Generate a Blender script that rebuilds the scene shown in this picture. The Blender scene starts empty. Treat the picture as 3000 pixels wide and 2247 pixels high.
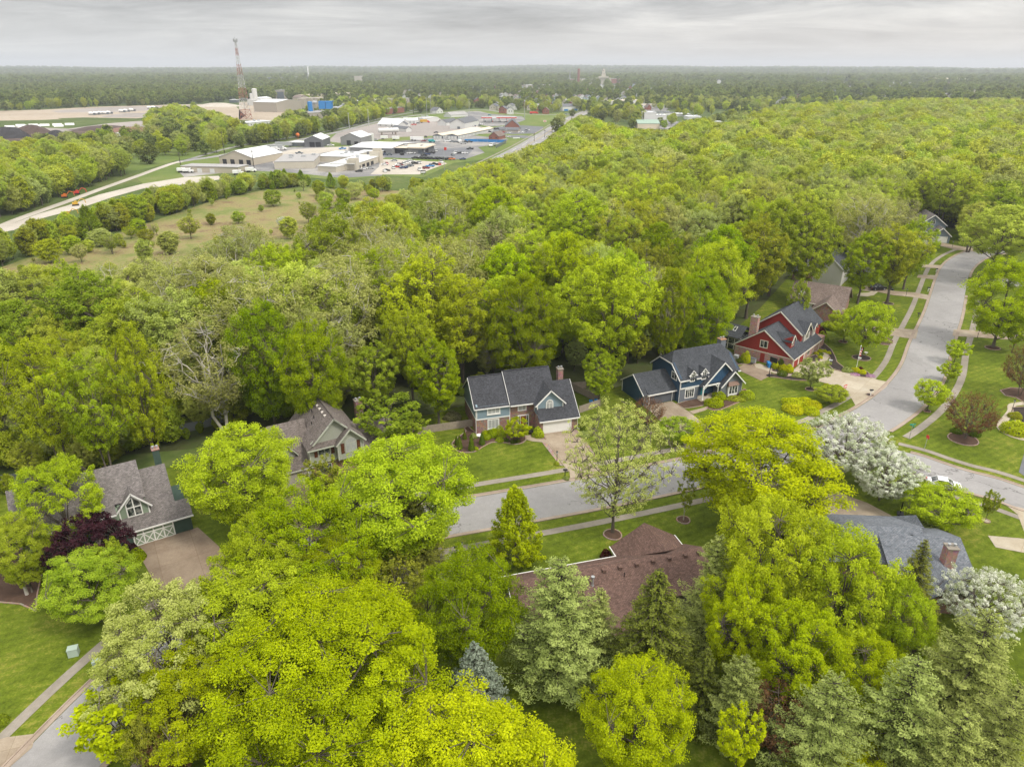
import bpy, bmesh, math, random
import numpy as np
from mathutils import Vector, Matrix
R = math.radians
C = bpy.context.scene.collection
SC = bpy.context.scene

# ------------------------------------------------------------------ camera
CAM_H, FOC, PITCH, CX, CY = 58.0, 2080.0, R(24.0), 1500.0, 1123.5
cam = bpy.data.cameras.new("camera"); cam.sensor_width = 36; cam.lens = FOC / 3000 * 36
cam.clip_start = 1; cam.clip_end = 60000
camo = bpy.data.objects.new("camera", cam); C.objects.link(camo)
camo.location = (0, 0, CAM_H); camo.rotation_euler = (R(90) - PITCH, 0, 0)
SC.camera = camo

# ------------------------------------------------------------------ world: overcast sky
W = bpy.data.worlds.new("World"); SC.world = W; W.use_nodes = True
nt = W.node_tree; nt.nodes.clear()
def N(nt, t, **k):
    n = nt.nodes.new(t)
    for a, v in k.items():
        if a.startswith('i_'): n.inputs[a[2:].replace('_', ' ')].default_value = v
        else: setattr(n, a, v)
    return n
L = nt.links.new
tc = N(nt, 'ShaderNodeTexCoord'); sx = N(nt, 'ShaderNodeSeparateXYZ'); L(tc.outputs['Generated'], sx.inputs[0])
def M(nt, op, a, b=None, c=None):
    n = nt.nodes.new('ShaderNodeMath'); n.operation = op
    for i, v in enumerate((a, b, c)):
        if v is None: continue
        if isinstance(v, (int, float)): n.inputs[i].default_value = v
        else: nt.links.new(v, n.inputs[i])
    return n.outputs[0]
zz = M(nt, 'MAXIMUM', sx.outputs[2], 0.0)
den = M(nt, 'ADD', zz, 0.085)
u = M(nt, 'DIVIDE', sx.outputs[0], den); v = M(nt, 'DIVIDE', sx.outputs[1], den)
cv = N(nt, 'ShaderNodeCombineXYZ'); L(M(nt, 'MULTIPLY', u, 0.42), cv.inputs[0]); L(M(nt, 'MULTIPLY', v, 0.62), cv.inputs[1])
n1 = N(nt, 'ShaderNodeTexNoise'); n1.inputs['Scale'].default_value = 1.25; n1.inputs['Detail'].default_value = 9; n1.inputs['Roughness'].default_value = 0.68; n1.inputs['Distortion'].default_value = 0.6
L(cv.outputs[0], n1.inputs['Vector'])
cv2 = N(nt, 'ShaderNodeCombineXYZ'); L(M(nt, 'MULTIPLY', u, 0.30), cv2.inputs[0]); L(M(nt, 'MULTIPLY', v, 0.2), cv2.inputs[1]); cv2.inputs[2].default_value = 7
n2 = N(nt, 'ShaderNodeTexNoise'); n2.inputs['Scale'].default_value = 1.1; n2.inputs['Detail'].default_value = 3; L(cv2.outputs[0], n2.inputs['Vector'])
mixn = M(nt, 'ADD', M(nt, 'MULTIPLY', n1.outputs[0], 0.62), M(nt, 'MULTIPLY', n2.outputs[0], 0.38))
cr = N(nt, 'ShaderNodeValToRGB'); L(mixn, cr.inputs[0])
cr.color_ramp.elements[0].position = 0.36; cr.color_ramp.elements[0].color = (0.25, 0.248, 0.25, 1)
cr.color_ramp.elements[1].position = 0.63; cr.color_ramp.elements[1].color = (0.86, 0.84, 0.80, 1)
e = cr.color_ramp.elements.new(0.50); e.color = (0.52, 0.515, 0.51, 1)
# low haze band: smooth, pale, warmer to the east (camera right)
hz = N(nt, 'ShaderNodeMapRange'); L(zz, hz.inputs[0]); hz.inputs[1].default_value = 0.0; hz.inputs[2].default_value = 0.075; hz.inputs[3].default_value = 0.8; hz.inputs[4].default_value = 0.0
warm = N(nt, 'ShaderNodeMapRange'); L(sx.outputs[0], warm.inputs[0]); warm.inputs[1].default_value = -0.45; warm.inputs[2].default_value = 0.5
wc = N(nt, 'ShaderNodeMixRGB'); L(warm.outputs[0], wc.inputs[0]); wc.inputs[1].default_value = (0.70, 0.70, 0.69, 1); wc.inputs[2].default_value = (0.84, 0.76, 0.68, 1)
mh = N(nt, 'ShaderNodeMixRGB'); L(hz.outputs[0], mh.inputs[0]); L(cr.outputs[0], mh.inputs[1]); L(wc.outputs[0], mh.inputs[2])
# an overcast sky is brighter overhead
up = N(nt, 'ShaderNodeMapRange'); L(zz, up.inputs[0]); up.inputs[1].default_value = 0.10; up.inputs[2].default_value = 0.9; up.inputs[3].default_value = 0.62; up.inputs[4].default_value = 2.5
bg2 = N(nt, 'ShaderNodeBackground'); L(mh.outputs[0], bg2.inputs[0]); L(up.outputs[0], bg2.inputs[1])
SUN_EL, SUN_AZ = R(52), R(125)      # azimuth clockwise from +Y: behind the camera's right shoulder
sky = N(nt, 'ShaderNodeTexSky'); sky.sky_type = 'NISHITA'; sky.sun_disc = False; sky.sun_elevation = SUN_EL; sky.sun_rotation = SUN_AZ
bg1 = N(nt, 'ShaderNodeBackground'); bg1.inputs[1].default_value = 0.10; L(sky.outputs[0], bg1.inputs[0])
ms = N(nt, 'ShaderNodeMixShader'); ms.inputs[0].default_value = 0.95; L(bg1.outputs[0], ms.inputs[1]); L(bg2.outputs[0], ms.inputs[2])
wo = N(nt, 'ShaderNodeOutputWorld'); L(ms.outputs[0], wo.inputs[0])
W.cycles.sampling_method = 'MANUAL'; W.cycles.sample_map_resolution = 512

sun = bpy.data.lights.new("sun", 'SUN'); sun.energy = 1.5; sun.angle = R(10); sun.color = (1.0, 0.94, 0.84)
suno = bpy.data.objects.new("sun", sun); C.objects.link(suno)
sd = Vector((math.sin(SUN_AZ) * math.cos(SUN_EL), math.cos(SUN_AZ) * math.cos(SUN_EL), math.sin(SUN_EL)))
suno.rotation_euler = sd.to_track_quat('Z', 'Y').to_euler(); suno.location = (0, -40, 120)

SC.view_settings.view_transform = 'Standard'; SC.view_settings.look = 'None'
SC.view_settings.exposure = 0.85; SC.view_settings.gamma = 1.0
cy = SC.cycles
cy.max_bounces = 6; cy.diffuse_bounces = 3; cy.transmission_bounces = 4; cy.transparent_max_bounces = 4; cy.glossy_bounces = 2; cy.volume_bounces = 0
cy.use_denoising = True; cy.caustics_reflective = False; cy.caustics_refractive = False
cy.use_adaptive_sampling = True; cy.adaptive_threshold = 0.02

# ------------------------------------------------------------------ picture <-> ground
def G(px, py, z=0.0):
    a = (px - CX) / FOC; b = -(py - CY) / FOC
    d = math.sin(PITCH) - b * math.cos(PITCH); f = math.cos(PITCH) + b * math.sin(PITCH)
    t = (CAM_H - z) / d
    return Vector((a * t, f * t, z))
def depth(X, Y, Z=0.0): return Y * math.cos(PITCH) + (CAM_H - Z) * math.sin(PITCH)
def Pj(X, Y, Z=0.0):
    dz = Z - CAM_H; dp = depth(X, Y, Z); upc = Y * math.sin(PITCH) + dz * math.cos(PITCH)
    return CX + FOC * X / dp, CY - FOC * upc / dp
def zat(X, Y, py):
    lo, hi = -5, 300
    for _ in range(50):
        m = (lo + hi) / 2
        if Pj(X, Y, m)[1] > py: lo = m
        else: hi = m
    return m
def GL(pts, z=0.0): return [(G(x, y).x, G(x, y).y) for x, y in pts]
def inside(x, y, poly):
    c = False; j = len(poly) - 1
    for i in range(len(poly)):
        xi, yi = poly[i]; xj, yj = poly[j]
        if (yi > y) != (yj > y) and x < (xj - xi) * (y - yi) / (yj - yi) + xi: c = not c
        j = i
    return c

# ------------------------------------------------------------------ tags
def tag(o, label=None, cat=None, group=None, kind=None):
    if label: o['label'] = label
    if cat: o['category'] = cat
    if group: o['group'] = group
    if kind: o['kind'] = kind
    return o
def thing(name, label, cat, loc=(0, 0, 0), rz=0.0, group=None):
    o = bpy.data.objects.new(name, None); C.objects.link(o); o.empty_display_size = 0.5
    o.location = loc; o.rotation_euler = (0, 0, rz)
    return tag(o, label, cat, group)
def copy_tree(o, parent=None):
    c = o.copy(); C.objects.link(c)
    if parent is not None: c.parent = parent
    for ch in list(o.children): copy_tree(ch, c)
    return c

# ------------------------------------------------------------------ mesh builder with metric UVs
class MB:
    def __init__(s): s.v = []; s.f = []; s.m = []
    def poly(s, pts, mi=0):
        b = len(s.v); s.v += [tuple(p) for p in pts]; s.f.append(tuple(range(b, b + len(pts)))); s.m.append(mi)
    def solid(s, pts, d, mi=0):
        """pts a planar ring, d an extrusion vector"""
        d = Vector(d); a = [Vector(p) for p in pts]; n = Vector((0, 0, 0))
        for i in range(len(a)): n += a[i].cross(a[(i + 1) % len(a)])
        if n.dot(d) > 0: a = a[::-1]
        b = [p + d for p in a]; k = len(a)
        s.poly(a, mi); s.poly(b[::-1], mi)
        for i in range(k): j = (i + 1) % k; s.poly([a[j], a[i], b[i], b[j]], mi)
        return s
    def box(s, x0, x1, y0, y1, z0, z1, mi=0):
        return s.solid([(x0, y0, z0), (x1, y0, z0), (x1, y1, z0), (x0, y1, z0)], (0, 0, z1 - z0), mi)
    def rbox(s, cx, cy, w, d, z0, z1, ang=0, mi=0, taper=1.0):
        c, sn = math.cos(ang), math.sin(ang)
        def q(a, b, z, t): return (cx + (a * c - b * sn) * t, cy + (a * sn + b * c) * t, z)
        h = [(-w / 2, -d / 2), (w / 2, -d / 2), (w / 2, d / 2), (-w / 2, d / 2)]
        lo = [q(a, b, z0, 1) for a, b in h]; hi = [q(a, b, z1, taper) for a, b in h]
        s.poly(lo[::-1], mi); s.poly(hi, mi)
        for i in range(4): j = (i + 1) % 4; s.poly([lo[i], lo[j], hi[j], hi[i]], mi)
        return s
    def slab(s, pts, t=0.18, mi=0):
        """roof plane: pts on the top surface, thickness t downwards along the normal"""
        a = [Vector(p) for p in pts]; n = Vector((0, 0, 0))
        for i in range(len(a)): n += (a[i] - a[0]).cross(a[(i + 1) % len(a)] - a[0])
        n.normalize()
        if n.z < 0: n = -n
        return s.solid(a, -n * t, mi)
    def tube(s, pts, rads, k=6, mi=0, cap=True):
        rings = []; P = [Vector(p) for p in pts]
        for i, p in enumerate(P):
            t = (P[min(i + 1, len(P) - 1)] - P[max(i - 1, 0)]).normalized()
            a = t.cross(Vector((0, 0, 1)));
            if a.length < 1e-3: a = t.cross(Vector((1, 0, 0)))
            a.normalize(); b = t.cross(a); r = rads[i] if hasattr(rads, '__len__') else rads
            rings.append([p + (a * math.cos(2 * math.pi * j / k) + b * math.sin(2 * math.pi * j / k)) * r for j in range(k)])
        for i in range(len(rings) - 1):
            for j in range(k):
                q = (j + 1) % k; s.poly([rings[i][j], rings[i + 1][j], rings[i + 1][q], rings[i][q]], mi)
        if cap: s.poly(rings[0], mi); s.poly(rings[-1][::-1], mi)
        return s
    def lathe(s, cx, cy, prof, k=12, mi=0):
        rings = [[(cx + r * math.cos(2 * math.pi * j / k), cy + r * math.sin(2 * math.pi * j / k), z) for j in range(k)] for r, z in prof]
        for i in range(len(rings) - 1):
            for j in range(k):
                q = (j + 1) % k; s.poly([rings[i][j], rings[i][q], rings[i + 1][q], rings[i + 1][j]], mi)
        s.poly(rings[0][::-1], mi); s.poly(rings[-1], mi)
        return s
    def blob(s, cx, cy, cz, rx, ry, rz, rng, sub=2, amp=.12, mi=0):
        bm = bmesh.new(); bmesh.ops.create_icosphere(bm, subdivisions=sub, radius=1)
        b = len(s.v)
        for vv in bm.verts:
            q = 1 + rng.uniform(-amp, amp); s.v.append((cx + vv.co.x * rx * q, cy + vv.co.y * ry * q, cz + vv.co.z * rz * q))
        for f in bm.faces: s.f.append(tuple(b + vv.index for vv in f.verts)); s.m.append(mi)
        bm.free(); return s
    def mesh(s, name, mats, smooth=False):
        me = bpy.data.meshes.new(name)
        me.from_pydata(s.v, [], s.f)
        for m_ in (mats if isinstance(mats, (list, tuple)) else [mats]): me.materials.append(m_)
        me.polygons.foreach_set('material_index', s.m)
        if smooth: me.polygons.foreach_set('use_smooth', [True] * len(me.polygons))
        uv = me.uv_layers.new(name='UVMap'); dat = uv.data
        for p in me.polygons:
            n = p.normal
            if abs(n.z) > 0.995 or n.length < .5: t = Vector((1, 0, 0)); w = Vector((0, 1, 0))
            else: t = Vector((-n.y, n.x, 0)).normalized(); w = n.cross(t)
            for li, vi in zip(p.loop_indices, p.vertices):
                co = me.vertices[vi].co; dat[li].uv = (co.dot(t), co.dot(w))
        me.update(); return me
    def build(s, name, mats, parent=None, smooth=False, label=None):
        o = bpy.data.objects.new(name, s.mesh(name, mats, smooth)); C.objects.link(o)
        if parent is not None: o.parent = parent
        if label: o['label'] = label
        return o

# ------------------------------------------------------------------ materials
MATS = {}
def base_mat(name):
    m = bpy.data.materials.new(name); m.use_nodes = True; t = m.node_tree; b = t.nodes['Principled BSDF']
    b.inputs['Specular IOR Level'].default_value = 0.3
    MATS[name] = m
    return m, t, b
def noise(t, scale, detail=4, rough=.6, vec=None, dist=0.0):
    n = t.nodes.new('ShaderNodeTexNoise'); n.inputs['Scale'].default_value = scale; n.inputs['Detail'].default_value = detail; n.inputs['Roughness'].default_value = rough; n.inputs['Distortion'].default_value = dist
    if vec is not None: t.links.new(vec, n.inputs['Vector'])
    return n.outputs[0]
def ramp(t, fac, stops):
    r = t.nodes.new('ShaderNodeValToRGB'); t.links.new(fac, r.inputs[0]); e = r.color_ramp.elements
    while len(e) < len(stops): e.new(0.5)
    for i, (p, c) in enumerate(stops): e[i].position = p; e[i].color = (*c, 1)
    return r.outputs[0]
def mixc(t, fac, a, b, mode='MIX'):
    n = t.nodes.new('ShaderNodeMixRGB'); n.blend_type = mode
    for i, x in enumerate((fac, a, b)):
        if isinstance(x, (int, float)): n.inputs[i].default_value = x
        elif isinstance(x, tuple): n.inputs[i].default_value = (*x, 1)
        else: t.links.new(x, n.inputs[i])
    return n.outputs[0]
def coords(t, kind='Object'): return t.nodes.new('ShaderNodeTexCoord').outputs[kind]
def geo(t): return t.nodes.new('ShaderNodeNewGeometry').outputs['Position']
def plain(name, c, rough=.7, metal=0, var=.12, scale=.8, spec=.3, emit=None):
    if name in MATS: return MATS[name]
    m, t, b = base_mat(name)
    col = mixc(t, noise(t, scale, 4, .6, coords(t)), tuple(x * (1 - var) for x in c), tuple(min(1, x * (1 + var)) for x in c))
    t.links.new(col, b.inputs['Base Color']); b.inputs['Roughness'].default_value = rough; b.inputs['Metallic'].default_value = metal
    b.inputs['Specular IOR Level'].default_value = spec
    return m
def vary(t, amt=.12, hue=0.0):
    """a brightness multiplier that differs between objects"""
    oi = t.nodes.new('ShaderNodeObjectInfo'); return M(t, 'MULTIPLY_ADD', oi.outputs['Random'], 2 * amt, 1 - amt)
def brick(name, c1, c2, mortar=(.36, .33, .30), scale=1.0):
    m, t, b = base_mat(name); uv = coords(t, 'UV')
    br = t.nodes.new('ShaderNodeTexBrick'); t.links.new(uv, br.inputs['Vector']); br.inputs['Scale'].default_value = 1.0 / scale
    br.inputs['Brick Width'].default_value = .24; br.inputs['Row Height'].default_value = .085; br.inputs['Mortar Size'].default_value = .012
    br.inputs['Color1'].default_value = (*c1, 1); br.inputs['Color2'].default_value = (*c2, 1); br.inputs['Mortar'].default_value = (*mortar, 1); br.inputs['Bias'].default_value = -.1
    vo = t.nodes.new('ShaderNodeTexVoronoi'); vo.inputs['Scale'].default_value = 3.2; t.links.new(uv, vo.inputs['Vector'])
    c = mixc(t, .35, br.outputs[0], vo.outputs['Color'], 'SOFT_LIGHT')
    c = mixc(t, M(t, 'MULTIPLY', noise(t, .6, 5, .6, uv), .35), c, tuple(x * .55 for x in c1))
    t.links.new(c, b.inputs['Base Color']); b.inputs['Roughness'].default_value = .88; return m
def siding(name, c, step=.16, vert=False, line=.62):
    m, t, b = base_mat(name); uv = coords(t, 'UV'); s = t.nodes.new('ShaderNodeSeparateXYZ'); t.links.new(uv, s.inputs[0])
    fr = M(t, 'FRACT', M(t, 'DIVIDE', s.outputs[0 if vert else 1], step))
    lin = M(t, 'LESS_THAN', fr, .16)
    col = mixc(t, noise(t, .7, 4, .6, uv), tuple(x * .9 for x in c), tuple(x * 1.08 for x in c))
    col = mixc(t, lin, col, tuple(x * line for x in c)); t.links.new(col, b.inputs['Base Color']); b.inputs['Roughness'].default_value = .6; return m
def shingle(name, c, c2, bw=.33, rh=.145, cont=.8):
    m, t, b = base_mat(name); uv = coords(t, 'UV')
    br = t.nodes.new('ShaderNodeTexBrick'); t.links.new(uv, br.inputs['Vector']); br.inputs['Scale'].default_value = 1
    br.inputs['Brick Width'].default_value = bw; br.inputs['Row Height'].default_value = rh; br.inputs['Mortar Size'].default_value = .014
    br.inputs['Color1'].default_value = (*c, 1); br.inputs['Color2'].default_value = (*c2, 1); br.inputs['Mortar'].default_value = (*[x * .45 for x in c], 1)
    wn = t.nodes.new('ShaderNodeTexVoronoi'); wn.inputs['Scale'].default_value = 4.5; t.links.new(uv, wn.inputs['Vector'])
    sv = t.nodes.new('ShaderNodeSeparateXYZ'); t.links.new(wn.outputs['Color'], sv.inputs[0])
    k = M(t, 'MULTIPLY_ADD', sv.outputs[0], cont * .55, 1 - cont * .28)
    k = M(t, 'MULTIPLY', k, M(t, 'MULTIPLY_ADD', noise(t, .35, 5, .6, uv), .5, .75))
    kk = t.nodes.new('ShaderNodeCombineXYZ'); [t.links.new(k, kk.inputs[i]) for i in range(3)]
    col = mixc(t, 1.0, br.outputs[0], kk.outputs[0], 'MULTIPLY')
    t.links.new(col, b.inputs['Base Color']); b.inputs['Roughness'].default_value = .92
    bp = t.nodes.new('ShaderNodeBump'); bp.inputs['Strength'].default_value = .4; bp.inputs['Distance'].default_value = .02
    t.links.new(br.outputs['Fac'], bp.inputs['Height']); t.links.new(bp.outputs[0], b.inputs['Normal']); return m

M_TRIM = plain('white_trim', (.74, .73, .70), .55, var=.05)
M_CREAM = plain('cream_trim', (.66, .62, .52), .6, var=.06)
m, t, b = base_mat('window_glass'); b.inputs['Roughness'].default_value = .08; b.inputs['Specular IOR Level'].default_value = .5
uvc = coords(t, 'UV'); cc = ramp(t, noise(t, 1.7, 2, .5, uvc), [(.35, (.012, .015, .017)), (.5, (.05, .06, .06)), (.62, (.22, .22, .2))]); t.links.new(cc, b.inputs['Base Color']); M_GLASS = m
M_BLIND = plain('window_blind', (.36, .37, .36), .5, var=.3, scale=2.5)
M_BRICK_A = brick('red_brown_brick', (.30, .125, .085), (.20, .10, .075))
M_BRICK_C = brick('pink_worn_brick', (.44, .23, .18), (.30, .12, .09), (.5, .46, .42))
M_BRICK_K = brick('chimney_brick', (.33, .14, .11), (.24, .10, .08), (.42, .38, .34))
M_BRICK_T = brick('tan_brick', (.33, .24, .18), (.27, .19, .14))
M_SID_BLUE = siding('slate_blue_siding', (.22, .30, .35), .15)
M_SID_NAVY = siding('navy_siding', (.032, .072, .125), .15, line=.7)
M_BOARD_NAVY = siding('navy_vertical_boards', (.035, .085, .16), .4, True, line=.6)
M_GREY_BRICKPAINT = siding('grey_painted_brick', (.15, .165, .19), .085, line=.88)
M_SID_RED = siding('dark_red_siding', (.29, .034, .027), .15, line=.75)
M_SID_TAUPE = siding('taupe_siding', (.36, .37, .31), .17)
M_SID_SAGE = siding('sage_siding', (.24, .30, .22), .16)
M_SID_DKGREEN = plain('dark_green_painted_brick', (.052, .085, .068), .7, var=.2, scale=2)
M_SID_WHITE = siding('white_siding', (.60, .575, .56), .15, line=.85)
M_SID_GREY = siding('blue_grey_siding', (.20, .24, .29), .15)
M_SH_BLACK = shingle('charcoal_shingles', (.047, .049, .056), (.07, .072, .082))
M_SH_NAVY = shingle('slate_dark_shingles', (.055, .06, .068), (.078, .083, .095))
M_SH_GREY = shingle('grey_shingles', (.085, .088, .095), (.12, .122, .13))
M_SH_BROWN = shingle('weathered_brown_shingles', (.14, .116, .104), (.205, .175, .158))
M_SH_TAUPE = shingle('taupe_shingles', (.15, .133, .127), (.215, .192, .182))
M_SH_REDB = shingle('red_brown_shingles', (.118, .070, .056), (.165, .102, .082))
M_SH_SLATE = shingle('slate_grey_shingles', (.13, .145, .165), (.19, .20, .22))
M_COPPER = plain('copper_sheet', (.15, .095, .07), .5, .3)
M_BLACK = plain('black_metal', (.02, .02, .022), .4)
M_STEEL = plain('galvanised_steel', (.42, .43, .44), .4, .5)
M_WOOD = plain('weathered_fence_boards', (.30, .25, .20), .85, var=.35, scale=3)
M_DOORWOOD = plain('stained_wood_door', (.24, .085, .03), .5)
# ================================================================== ground materials
def ground_mat(name, stops, s1=.08, s2=.9, s3=7, rough=.95, mixs=(.5, .3, .2), mow=None, joint=None):
    m, t, b = base_mat(name); p = geo(t)
    f = M(t, 'MULTIPLY', noise(t, s1, 5, .6, p, .4), mixs[0]); f = M(t, 'MULTIPLY_ADD', noise(t, s2, 5, .65, p), mixs[1], f); f = M(t, 'MULTIPLY_ADD', noise(t, s3, 3, .7, p), mixs[2], f)
    c = ramp(t, f, stops)
    if mow:
        s = t.nodes.new('ShaderNodeSeparateXYZ'); t.links.new(p, s.inputs[0]); ca, sa = math.cos(mow), math.sin(mow)
        w = M(t, 'SINE', M(t, 'MULTIPLY_ADD', s.outputs[0], 5.2 * ca, M(t, 'MULTIPLY', s.outputs[1], 5.2 * sa)))
        w = M(t, 'MULTIPLY_ADD', w, M(t, 'MULTIPLY', noise(t, .12, 2, .5, p), .17), 1.0)
        k = t.nodes.new('ShaderNodeCombineXYZ'); [t.links.new(w, k.inputs[i]) for i in range(3)]; c = mixc(t, 1.0, c, k.outputs[0], 'MULTIPLY')
    if joint:
        rt = t.nodes.new('ShaderNodeMapping'); rt.inputs['Rotation'].default_value = (0, 0, joint[1]); t.links.new(p, rt.inputs['Vector']); br = t.nodes.new('ShaderNodeTexBrick'); br.offset = 0; t.links.new(rt.outputs[0], br.inputs['Vector']); br.inputs['Scale'].default_value = 1
        br.inputs['Brick Width'].default_value = joint[0]; br.inputs['Row Height'].default_value = joint[0]; br.inputs['Mortar Size'].default_value = .035; br.inputs['Color1'].default_value = (1, 1, 1, 1); br.inputs['Color2'].default_value = (.86, .86, .86, 1); br.inputs['Mortar'].default_value = (.76, .73, .68, 1)
        c = mixc(t, 1.0, c, br.outputs[0], 'MULTIPLY')
    t.links.new(c, b.inputs['Base Color']); b.inputs['Roughness'].default_value = rough; b.inputs['Specular IOR Level'].default_value = .15
    return m
M_LAWN = ground_mat('mown_lawn', [(.36, (.042, .064, .004)), (.45, (.076, .106, .006)), (.53, (.112, .150, .010)), (.62, (.21, .205, .035))], .12, .9, 4, mixs=(.36, .32, .32), mow=R(-60))
M_WILD = ground_mat('wild_grass', [(.30, (.045, .07, .018)), (.46, (.09, .125, .03)), (.58, (.13, .155, .045)), (.72, (.19, .17, .08))], .02, .25, 3)
M_FIELD = ground_mat('field_grass', [(.32, (.075, .115, .025)), (.5, (.12, .165, .035)), (.66, (.19, .20, .07))], .015, .1, 1)
M_MEADOW = ground_mat('rough_meadow', [(.34, (.10, .145, .03)), (.45, (.16, .185, .05)), (.52, (.25, .215, .09)), (.57, (.20, .145, .075)), (.63, (.11, .07, .045))], .022, .13, .9, mixs=(.44, .33, .23))
M_FLOOR = ground_mat('leaf_litter', [(.35, (.045, .05, .018)), (.5, (.07, .08, .028)), (.65, (.06, .10, .02))], .1, .6, 4)
M_ASPH = ground_mat('worn_asphalt', [(.33, (.215, .205, .20)), (.5, (.27, .26, .252)), (.66, (.33, .318, .308))], .12, 1.5, 10, .9, (.45, .25, .30))
def cracks(m, sc, w_, dark):
    t = m.node_tree; b_ = t.nodes['Principled BSDF']; src = b_.inputs['Base Color'].links[0].from_socket; p = geo(t)
    nz = t.nodes.new('ShaderNodeTexNoise'); nz.inputs['Scale'].default_value = .5; nz.inputs['Detail'].default_value = 6; t.links.new(p, nz.inputs['Vector'])
    ad = t.nodes.new('ShaderNodeVectorMath'); ad.operation = 'MULTIPLY_ADD'; t.links.new(nz.outputs['Color'], ad.inputs[0]); ad.inputs[1].default_value = (5, 5, 0); t.links.new(p, ad.inputs[2])
    vo = t.nodes.new('ShaderNodeTexVoronoi'); vo.feature = 'DISTANCE_TO_EDGE'; vo.inputs['Scale'].default_value = sc; t.links.new(ad.outputs[0], vo.inputs['Vector'])
    f = M(t, 'MULTIPLY', M(t, 'LESS_THAN', vo.outputs['Distance'], w_), M(t, 'GREATER_THAN', noise(t, .06, 3, .5, p), .5))
    v2 = t.nodes.new('ShaderNodeTexVoronoi'); v2.inputs['Scale'].default_value = .07; t.links.new(ad.outputs[0], v2.inputs['Vector']); s2 = t.nodes.new('ShaderNodeSeparateXYZ'); t.links.new(v2.outputs['Color'], s2.inputs[0])
    k = M(t, 'MULTIPLY_ADD', s2.outputs[0], .16, .92); kk = t.nodes.new('ShaderNodeCombineXYZ'); [t.links.new(k, kk.inputs[i]) for i in range(3)]
    c = mixc(t, M(t, 'MULTIPLY', f, .6), mixc(t, 1.0, src, kk.outputs[0], 'MULTIPLY'), dark); t.links.new(c, b_.inputs['Base Color'])
cracks(M_ASPH, .11, .008, (.09, .085, .08))
M_LOT = ground_mat('parking_asphalt', [(.36, (.12, .12, .125)), (.5, (.22, .215, .21)), (.62, (.36, .34, .31))], .03, .12, .8)
M_DKLOT = ground_mat('sealed_asphalt', [(.32, (.11, .115, .125)), (.5, (.15, .155, .165)), (.7, (.2, .2, .2))], .05, .4, 3)
M_GRAVEL = ground_mat('pale_gravel', [(.32, (.33, .29, .24)), (.5, (.44, .40, .34)), (.68, (.55, .50, .44))], .03, .3, 3)
M_DIRT = ground_mat('bare_tan_dirt', [(.32, (.27, .21, .15)), (.5, (.36, .30, .23)), (.68, (.42, .36, .29))], .01, .08, .8)
M_GREYDIRT = ground_mat('crushed_stone_yard', [(.32, (.22, .20, .18)), (.5, (.29, .26, .24)), (.68, (.36, .32, .29))], .01, .08, .8)
M_COMPOST = ground_mat('dark_compost', [(.35, (.05, .035, .028)), (.5, (.09, .065, .05)), (.66, (.16, .11, .08))], .02, .15, 1)
M_CONC = ground_mat('sidewalk_concrete', [(.33, (.19, .165, .135)), (.5, (.26, .23, .19)), (.66, (.34, .305, .26))], .15, 1.2, 9)
M_KERB = ground_mat('kerb_concrete', [(.33, (.24, .185, .14)), (.5, (.32, .255, .20)), (.66, (.40, .33, .27))], .2, 1.5, 9)
M_DRIVE = ground_mat('driveway_concrete', [(.34, (.20, .15, .10)), (.46, (.30, .24, .175)), (.58, (.39, .325, .245)), (.68, (.44, .385, .31))], .12, .5, 6, joint=(3.2, -.28))
M_DRIVEW = ground_mat('pale_driveway_concrete', [(.34, (.30, .25, .175)), (.5, (.40, .345, .26)), (.66, (.47, .42, .335))], .15, .8, 6, joint=(3.6, .72))
M_DRIVEB = ground_mat('brown_stained_driveway', [(.3, (.14, .10, .07)), (.46, (.22, .165, .12)), (.62, (.31, .245, .18)), (.74, (.36, .30, .23))], .15, .5, 5, joint=(4.5, -.55))
M_PAVER = brick('brick_paver_edging', (.30, .19, .14), (.36, .25, .19), (.3, .27, .23))
M_MULCH = ground_mat('brown_mulch', [(.3, (.045, .028, .02)), (.5, (.085, .052, .036)), (.7, (.13, .085, .06))], .3, 2, 12)
M_MULCHB = ground_mat('black_mulch', [(.3, (.02, .016, .014)), (.5, (.04, .032, .028)), (.7, (.075, .055, .045))], .3, 2, 12)
M_FARLAND = None

def clip_tri(poly):
    """triangulate a ring (mathutils) -> list of index tris"""
    from mathutils.geometry import tessellate_polygon
    return tessellate_polygon([[Vector((x, y, 0)) for x, y in poly]])
def sheet(name, pts, z, mat, kind='structure', parent=None, thick=0.0):
    tris = clip_tri(pts); me = bpy.data.meshes.new(name)
    V = [(x, y, z) for x, y in pts]; F = []
    for a, b_, c in tris:
        A, B, D = V[a], V[b_], V[c]
        if (B[0] - A[0]) * (D[1] - A[1]) - (B[1] - A[1]) * (D[0] - A[0]) < 0: F.append((a, c, b_))
        else: F.append((a, b_, c))
    me.from_pydata(V, [], F); me.materials.append(mat)
    uv = me.uv_layers.new(name='UVMap')
    for p in me.polygons:
        for li, vi in zip(p.loop_indices, p.vertices): uv.data[li].uv = V[vi][:2]
    o = bpy.data.objects.new(name, me); C.objects.link(o)
    if parent is not None: o.parent = parent
    elif kind: o['kind'] = kind
    return o
def smooth_line(P, n=6):
    P = [Vector((p[0], p[1])) for p in P]; out = []
    for i in range(len(P) - 1):
        a, b_, c, d = P[max(i - 1, 0)], P[i], P[i + 1], P[min(i + 2, len(P) - 1)]
        for k in range(n):
            t = k / n
            out.append(.5 * ((2 * b_) + (c - a) * t + (2 * a - 5 * b_ + 4 * c - d) * t * t + (3 * b_ - a - 3 * c + d) * t ** 3))
    out.append(P[-1]); return out
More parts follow.
